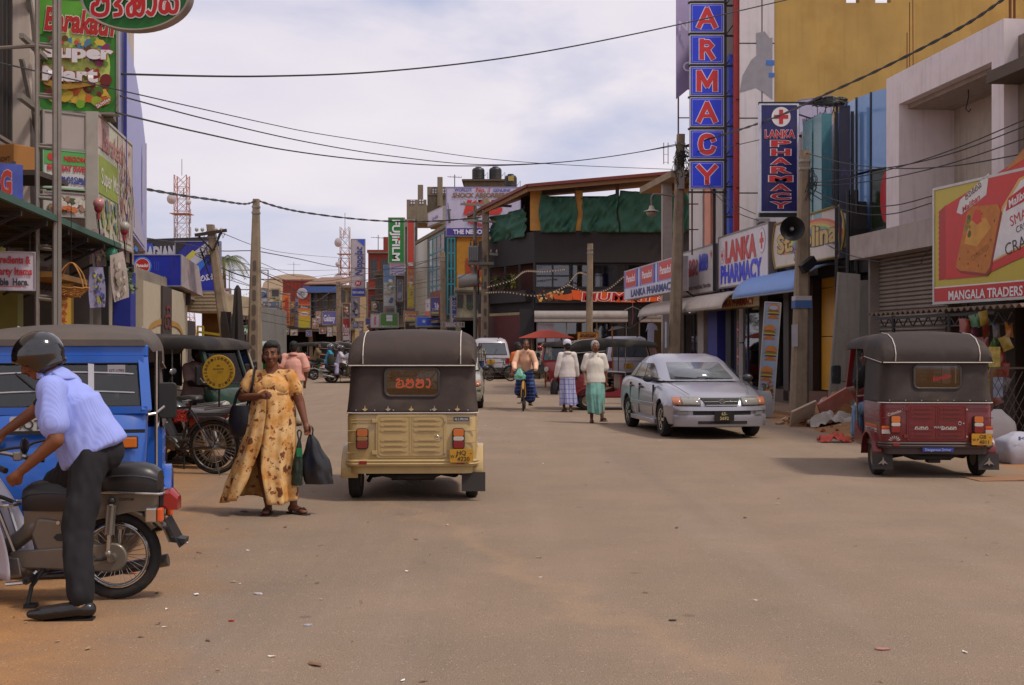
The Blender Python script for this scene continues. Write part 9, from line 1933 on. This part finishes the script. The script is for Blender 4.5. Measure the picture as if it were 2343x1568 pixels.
# ================================================================ right kerb: rubble, banners, stock, small things
rd=random.Random(21)
mc=V((6.4,24.4,0));q=thing('rubble_heap','heap of broken brick, plaster and earth by the loudspeaker pole','rubble',mc)
def mound(cx,cy,rx,ry,h,seed,n=26):
 def g(u,v):
  x,y=(u-.5)*2,(v-.5)*2;r=min(1,hypot(x,y));z=h*max(0,1-r)**1.2*(1+.5*NZ.noise(V((x*3,y*3,seed))))+.05*NZ.noise(V((x*9,y*9,seed)))*(1-r)-.01;return(cx+x*rx,cy+y*ry,z)
 return B().grid(g,n,n)
DIRT=M('8a6038',.95,var=.25,scale=9,bump=.6,bscale=20,dirt=.4,dcol='5a3c22')
mound(0,0,1.1,.9,.62,3).obj('earth',DIRT,q,smooth=70)
cols=[M(c,.9,var=.2)for c in('8a4628','9a7a5c','6a5a4a','a89a8c','7a5030')]
for i in range(130):
 a,r=rd.uniform(0,6.28),rd.uniform(0,1)**.6;z=.55*(1-r)**1.2;s=rd.uniform(.04,.13)
 B().obox((r*cos(a)*1.1,r*sin(a)*.85,z+.02),(s*1.5,s,s*rd.uniform(.4,.9)),(rd.uniform(-.6,.6),rd.uniform(-.6,.6),rd.uniform(0,3))).obj('brick' if i%3==0 else 'rubble_stone',cols[i%5],q)
B().obox((-.05,-.5,.5),(.85,.05,.32),(R(20),R(-28),.2)).obj('broken_slab',M('a8685a',.6,var=.2),q);B().obox((-.75,-.6,.25),(.6,.04,.4),(R(35),R(-20),.4)).obj('broken_slab',M('b09c88',.8),q);B().tube([(.3,-.7,.5),(.65,-.9,.06)],.025,6).obj('stick',M('8a7a66',.9),q)
def rag(q,c,w_,d,h,col,seed,name='sheet'):
 def g(u,v):x,y=u-.5,v-.5;return(c[0]+x*w_,c[1]+y*d,max(.015,c[2]+h*(1-2.2*(x*x+y*y))+.16*h/.2*NZ.noise(V((x*6,y*6,seed)))))
 return B().grid(g,20,20).obj(name,M(col,.8,var=.15,bump=.2),q,smooth=70,solid=.006)
rag(q,(-.25,-.85,.0),.9,.45,.24,'a09890',2,'plaster_sack')
q=thing('earth_mound','low mound of orange earth along the shop front','earth',(8.0,21.6,0));mound(-.6,.8,1.9,2.6,.36,7,34).obj('earth',DIRT,q,smooth=70)
for i in range(70):a,r=rd.uniform(0,6.28),rd.uniform(.2,1);s=rd.uniform(.02,.07);B().obox((-.6+r*cos(a)*1.8,.8+r*sin(a)*2.4,.3*(1-r)+.01),(s*1.4,s,s),(rd.random(),rd.random(),rd.random()*3)).obj('rubble_stone',cols[i%5],q)
q=thing('red_rag','crumpled red cloth lying in the dirt beside the red rickshaw','cloth',G(1908,1012));rag(q,(0,0,0),.5,.3,.12,'9a3a30',4);
q=thing('cardboard_tube','tan cardboard tube on the dirt by the red rag','tube',G(1955,1010)+V((0,0,.06)));B().tube([(-.2,0,0),(.25,.05,0)],.06,12).obj('tube',M('9a7044',.8),q)
q=thing('cardboard_sheet','flat piece of cardboard on the road at the right edge','cardboard',G(2300,1098));B().obox((.1,.1,.012),(1.0,.5,.012),(0,R(-1),.1)).obj('sheet',M('8f6a4c',.9),q)
# burger banner leaning at the kerb
bz=G(1745,934,.13);r=thing('food_banner','narrow upright banner full of burgers standing beside the shop door','banner',(bz.x-.13,bz.y,.08),R(-8));r.rotation_euler[1]=R(4)
B().box(0,.36,0,.03,0,2.5).obj('panel',M('8a9ab0',.5),r);b=B();b.bar((0,-.005,0),(0,-.005,2.5),.025).bar((.36,-.005,0),(.36,-.005,2.5),.025).bar((0,-.006,2.5),(.36,-.006,2.5),.025);b.obj('edge_frame',M('a8a49c',.4,.4),r)
for i in range(5):
 z=.2+.48*i;x=.18+(-1)**i*.03
 for k,(dz,hh,c,wd)in enumerate(((.0,.09,'a8662a',.13),(.09,.05,'5a2a18',.14),(.13,.03,'b8a030',.15),(.16,.04,'5a7a2a',.15),(.19,.03,'a02a1c',.13),(.22,.13,'b87830',.14))):shape(r,[(x-wd,z+dz)]+[(x+wd*cos(a),z+dz+hh*sin(a))for a in[pi*j/10 for j in range(11)]],M(c,.5,var=.15),-.004-.001*k)
blobs(r,40,.03,.33,.02,.7,['7a3a1c','a86a2a','4a5a22','8a2a1c','5a3a1c'],.02,.05,-.012,3);shape(r,oval(.2,2.38,.1,.05),M('a8a8b4',.5),-.012)
# folded tarp behind the sedan, leaning metal board
q=thing('covered_motorbike','motorbike under a grey cloth cover behind the silver sedan','motorbike',(P(1712,0,26.5).x,26.8,0));
def cov(u,v):x=(u-.5)*1.3;hh=.85*exp_(x)*(1-.1*cos(9*u));a=pi*v;return(x*.8,.35*cos(a)*(1.1-.2*hh),.02+hh*sin(a)**.6)
exp_=lambda x:.55+.4*math.exp(-((x+.2)/.6)**2)
B().grid(cov,30,16).obj('cover',M('8a8684',.7,var=.15),q,smooth=70);B().tube([(-.1,-.25,.85),(.0,0,.93),(.1,.25,.86)],.02,6).obj('handlebar',STEEL,q)
lp=G(1925,944,.13);r=thing('metal_board','tall grey metal board leaning against the yellow fronted shop','board',(lp.x-.3,lp.y,.1),R(-10));b=B();b.prism([(0,0),(.62,.0),(.68,3.0),(.22,3.05)],0,.06);b.obj('sheet',M('7d7870',.5,.3,dirt=.4,streak=.4),r);b=B();b.bar((.0,-.01,0),(.22,-.01,3.05),.04);b.obj('edge_angle',M('8d8880',.5,.3),r)
q=thing('white_board','pale grey panel leaning behind the metal board','board',(lp.x+.45,lp.y+.4,.1),R(-8));B().box(0,.5,0,.05,0,2.9).obj('sheet',M('a09a90',.6,dirt=.4),q)
q=thing('black_posts','pair of black pipe posts with rungs holding the navy sign','frame',(P(1950,0,27).x,27,0));B().tube([(-.1,0,0),(-.1,0,5)],.05,8).obj('pipe',BLACKM,q);B().tube([(.12,0,0),(.08,0,5)],.05,8).obj('pipe',BLACKM,q)
for i in range(6):B().bar((-.1,0,.8+i*.8),(.12,0,.8+i*.8),.04).obj('rung',BLACKM,q)
# snack packets hanging in strips
PC=['7a2e1c','8a5a22','2c5a2c','7a2a22','8a742c','4a2238','6a6a70']
pkm=None
def packet():
 b=B();n=8;b.loft([[V((x*w_,y*t_,z))for x,y in((-1,0),(-.6,.8),(0,1),(.6,.8),(1,0),(.6,-.8),(0,-1),(-.6,-.8))]for z,w_,t_ in((-.11,.085,.003),(-.095,.085,.004),(-.05,.08,.03),(.04,.08,.032),(.095,.085,.004),(.11,.085,.003))]);return b
pm_=[packet().mesh(M(c,.3,var=.3,scale=14,spec=.7),50)for c in PC]
for i,(x,y0,n,Y,gl,sx_)in enumerate(((2212,745,5,19.0,'orange',1),(2232,735,7,18.9,'mixed',1),(2254,728,11,18.8,'green and red',1),(2276,760,6,18.6,'red',1),(2300,755,5,18.4,'pale',1))):
 q=thing('snack_strip','hanging strip of %s snack packets under the tin roof'%gl,'snacks',P(x,y0,Y),group='snack packets hanging at the shop')
 B().tube([(0,.02,.2),(0,.02,-.2*n)],.006,4).obj('string',BLACKM,q)
 for k in range(n):put('snack_packet',pm_[(i*2+k*3)%len(pm_)],q,(rd.uniform(-.05,.05),rd.uniform(-.03,.05),-.2*k),(rd.uniform(-.3,.3),rd.uniform(-.5,.5),rd.uniform(-.9,.9)))
for i,(x,y,Y)in enumerate(((2262,800,18.2),(2268,870,18.0))):
 q=thing('magazine',['upper magazine clipped at the shop counter','lower magazine clipped at the shop counter'][i],'magazine',P(x,y+40,Y),.4);B().box(0,.22,0,.01,0,.3).obj('cover',M(['a89a4a','7a8aa0'][i],.4,var=.5,scale=12),q)
q=thing('shop_grille','rusty diamond mesh gate standing open at the snack shop','gate',(P(2268,0,17.6).x,17.6,0));b=B()
b.bar((0,0,.05),(0,0,1.25),.03).bar((.6,.1,.05),(.6,.1,1.25),.03).bar((0,0,1.25),(.6,.1,1.25),.03).bar((0,0,.08),(.6,.1,.08),.03)
for i in range(-4,8):
 for sg in(1,-1):
  x0=i*.1;a=[(x0,.1),(x0+.55*sg,1.2)];pts=[p for k in range(9)for p in[(a[0][0]+(a[1][0]-a[0][0])*k/8,.1+1.1*k/8)]if 0<=p[0]<=.6]
  if len(pts)>1:b.bar((pts[0][0],.01,pts[0][1]),(pts[-1][0],.01,pts[-1][1]),.008)
b.obj('mesh',M('4a3a30',.7),q)
def sack(label,loc,w_,d,h,col,seed,rz=0,lettering=None):
 q=thing('sack',label,'sack',loc,rz)
 def g(k,a):r=(.82+.25*sin(pi*min(k*1.1,1)))*(1 if k<.78 else 1-(k-.78)*3.2);e=abs(cos(a))**.35;s_=abs(sin(a))**.35;wv=1+.07*NZ.noise(V((cos(a)*2,sin(a)*2,k*5+seed)));return V((w_*r*e*(1 if cos(a)>0 else-1)*wv,d*r*s_*(1 if sin(a)>0 else-1)*wv,h*k))
 b=B();b.loft([[g(k/12,2*pi*i/32+.01)for i in range(32)]for k in range(13)]);b.obj('woven_bag',M(col,.7,var=.08,bump=.2,bscale=50,dirt=.2),q,smooth=60)
 if lettering:p=put('print',None,q,(0,-d*1.12,h*.5));[text(p,s,0,.14-.11*i,.05,M('4a5a8a',.6),-.02,w=w_*1.2)for i,s in enumerate(lettering)]
 return q
s1=G(2318,1062);sack('white woven sack standing at the right edge of the shop',(s1.x-.12,s1.y+1.1,0),.2,.16,.62,'a8a09c',1,-.2);sack('second pale sack behind the mesh gate',(s1.x+.3,s1.y+1.3,0),.22,.18,.66,'b0a8a4',4,-.1)
q=sack('crumpled white plastic sack with blue print lying by the kerb',(s1.x+.12,s1.y+.15,0),.26,.2,.42,'a4a4b0',9,.2,['KC'])
# umbrella stall, small yellow sign, white shirt on a hanger
uc=P(1250,0,46);q=thing('umbrella_stall','red canvas stall umbrella over a small cart','stall',(uc.x,uc.y,0));z0,z1=zat(774,46),zat(757,46)
b=B();b.loft([[V((x*k,y*k,z))for x,y in((-1,-.8),(1,-.8),(1.05,.8),(-1.05,.8))]for z,k in((z0,1),(z0+.02,.98),(z1-.0,.3),(z1+.03,.05))]);b.obj('canopy',M('a03a24',.8,var=.08),q)
for x in(-.55,.55,-.05):B().tube([(x,-.3,0),(x,-.3,z0+.05)],.035,7).obj('pole',M('9a6a3a',.8),q)
B().box(-.8,.8,-.5,.5,.55,.95).obj('cart',M('5a5a52',.7,var=.3),q)
for i,c in enumerate(('4a6a8a','a8a4a0','3a7a5a','b0a8a0','6a6aa0')):B().box(-.7+.28*i,-.5+.28*i,-.56,-.52,.85,1.25).obj('hung_goods',M(c,.6),q)
r,wd,h=board('street_sign','small orange street board with local script on the plain pole','sign',(P(1321,0,53.5).x,53.5),(P(1369,0,53.5).x,53.5),zat(784,53.5),zat(760,53.5),'b8781c',.05,fcol='8a5a14',fw=.02)
script(r,['sa','va','ra','ka','ma','la','sa','va'],wd/2,h*.68,.15,.026,M('3a1c10',.5),-.02,kx=.55);script(r,['ma','va','la','sa','ka'],wd/2,h*.35,.1,.018,M('a02a1c',.5),-.02,kx=.7);B().bar((wd*.55,.05,-1.2),(wd*.55,.05,.1),.06).obj('post',STEEL,r)
q=thing('hung_shirt','white shirt on a hanger by the pharmacy column','shirt',P(1490,740,43));b=B();b.prism([(-.12,.0),(.05,.02),(.2,-.1),(.22,-.25),(.1,-.22),(.08,-.75),(-.14,-.78),(-.13,-.2),(-.2,-.3)],-.03,.03);b.obj('cloth',M('a4a2b8',.8,var=.06),q,bev=.01);B().tube([(-.1,0,0),(.0,0,.06),(.0,0,.15)],.008,4).obj('hanger',STEEL,q)
q=thing('clothes_hanger','empty pale coat hanger hung with a red chain','hanger',P(1447,705,45));B().tube([(-.3,0,-.08),(0,0,.05),(.3,0,-.08)],.02,5).tube([(0,0,.05),(0,0,.2)],.012,4).obj('bar',M('a09a8a',.6),q);B().tube([(0,0,.0),(.02,0,-.3),(-.02,0,-.65)],.02,5).obj('chain',M('8a2a24',.5),q)
q=thing('black_tarp','sagging black plastic tarpaulin tied to an orange stick','tarpaulin',P(1395,760,44));B().grid(lambda u,v:(u*1.7,v*.9,.05+u*.75+.12*sin(u*9)*v-.15*sin(pi*u)),14,6).obj('sheet',M('1f1d1d',.4),q,smooth=60,solid=.01);B().tube([(.1,0,-1.6),(.08,0,.2)],.025,6).obj('stick',M('a8622a',.7),q)
# small litter of recognisable size on the road
for x,y,c,nm,lb_,s in((2019,1487,'a8786a','brick_chip','flat pinkish chip pressed into the asphalt',.04),(530,1422,'a8301c','bottle_cap','red bottle cap on the dusty ground',.018),(590,1360,'b8b0b4','paper_scrap','white crumpled paper scrap near the moped wheel',.03),(705,1432,'a8a8b0','foil_strip','thin grey foil strip on the ground',.025),(1538,1421,'4a4038','twig','short dark twig lying on the asphalt',.022)):
 q=thing(nm,lb_,'litter',G(x,y));b=B();n=7;b.loft([[V((s*rd.uniform(.7,1.2)*cos(a),s*.7*rd.uniform(.5,1)*sin(a),z))for a in[2*pi*i/n for i in range(n)]]for z in(.002,.009)]);b.obj('scrap',M(c,.8),q)
# cobbles of broken edging: a few stones along the left dirt
for i in range(60):
 Y=rd.uniform(11,26);x=-.36*Y+rd.uniform(-1,.8);s=rd.uniform(.012,.04);lb3=B()if i==0 else lb3;lb3.mat(i%5).obox((x,Y,s*.3),(s*1.4,s,s*.7),(rd.random(),rd.random(),rd.random()*3))
tag(lb3.obj('gravel',cols),'loose stones scattered over the dirt in front of the left shops','gravel',kind='stuff')
bpy.data.scenes.remove(TMP)
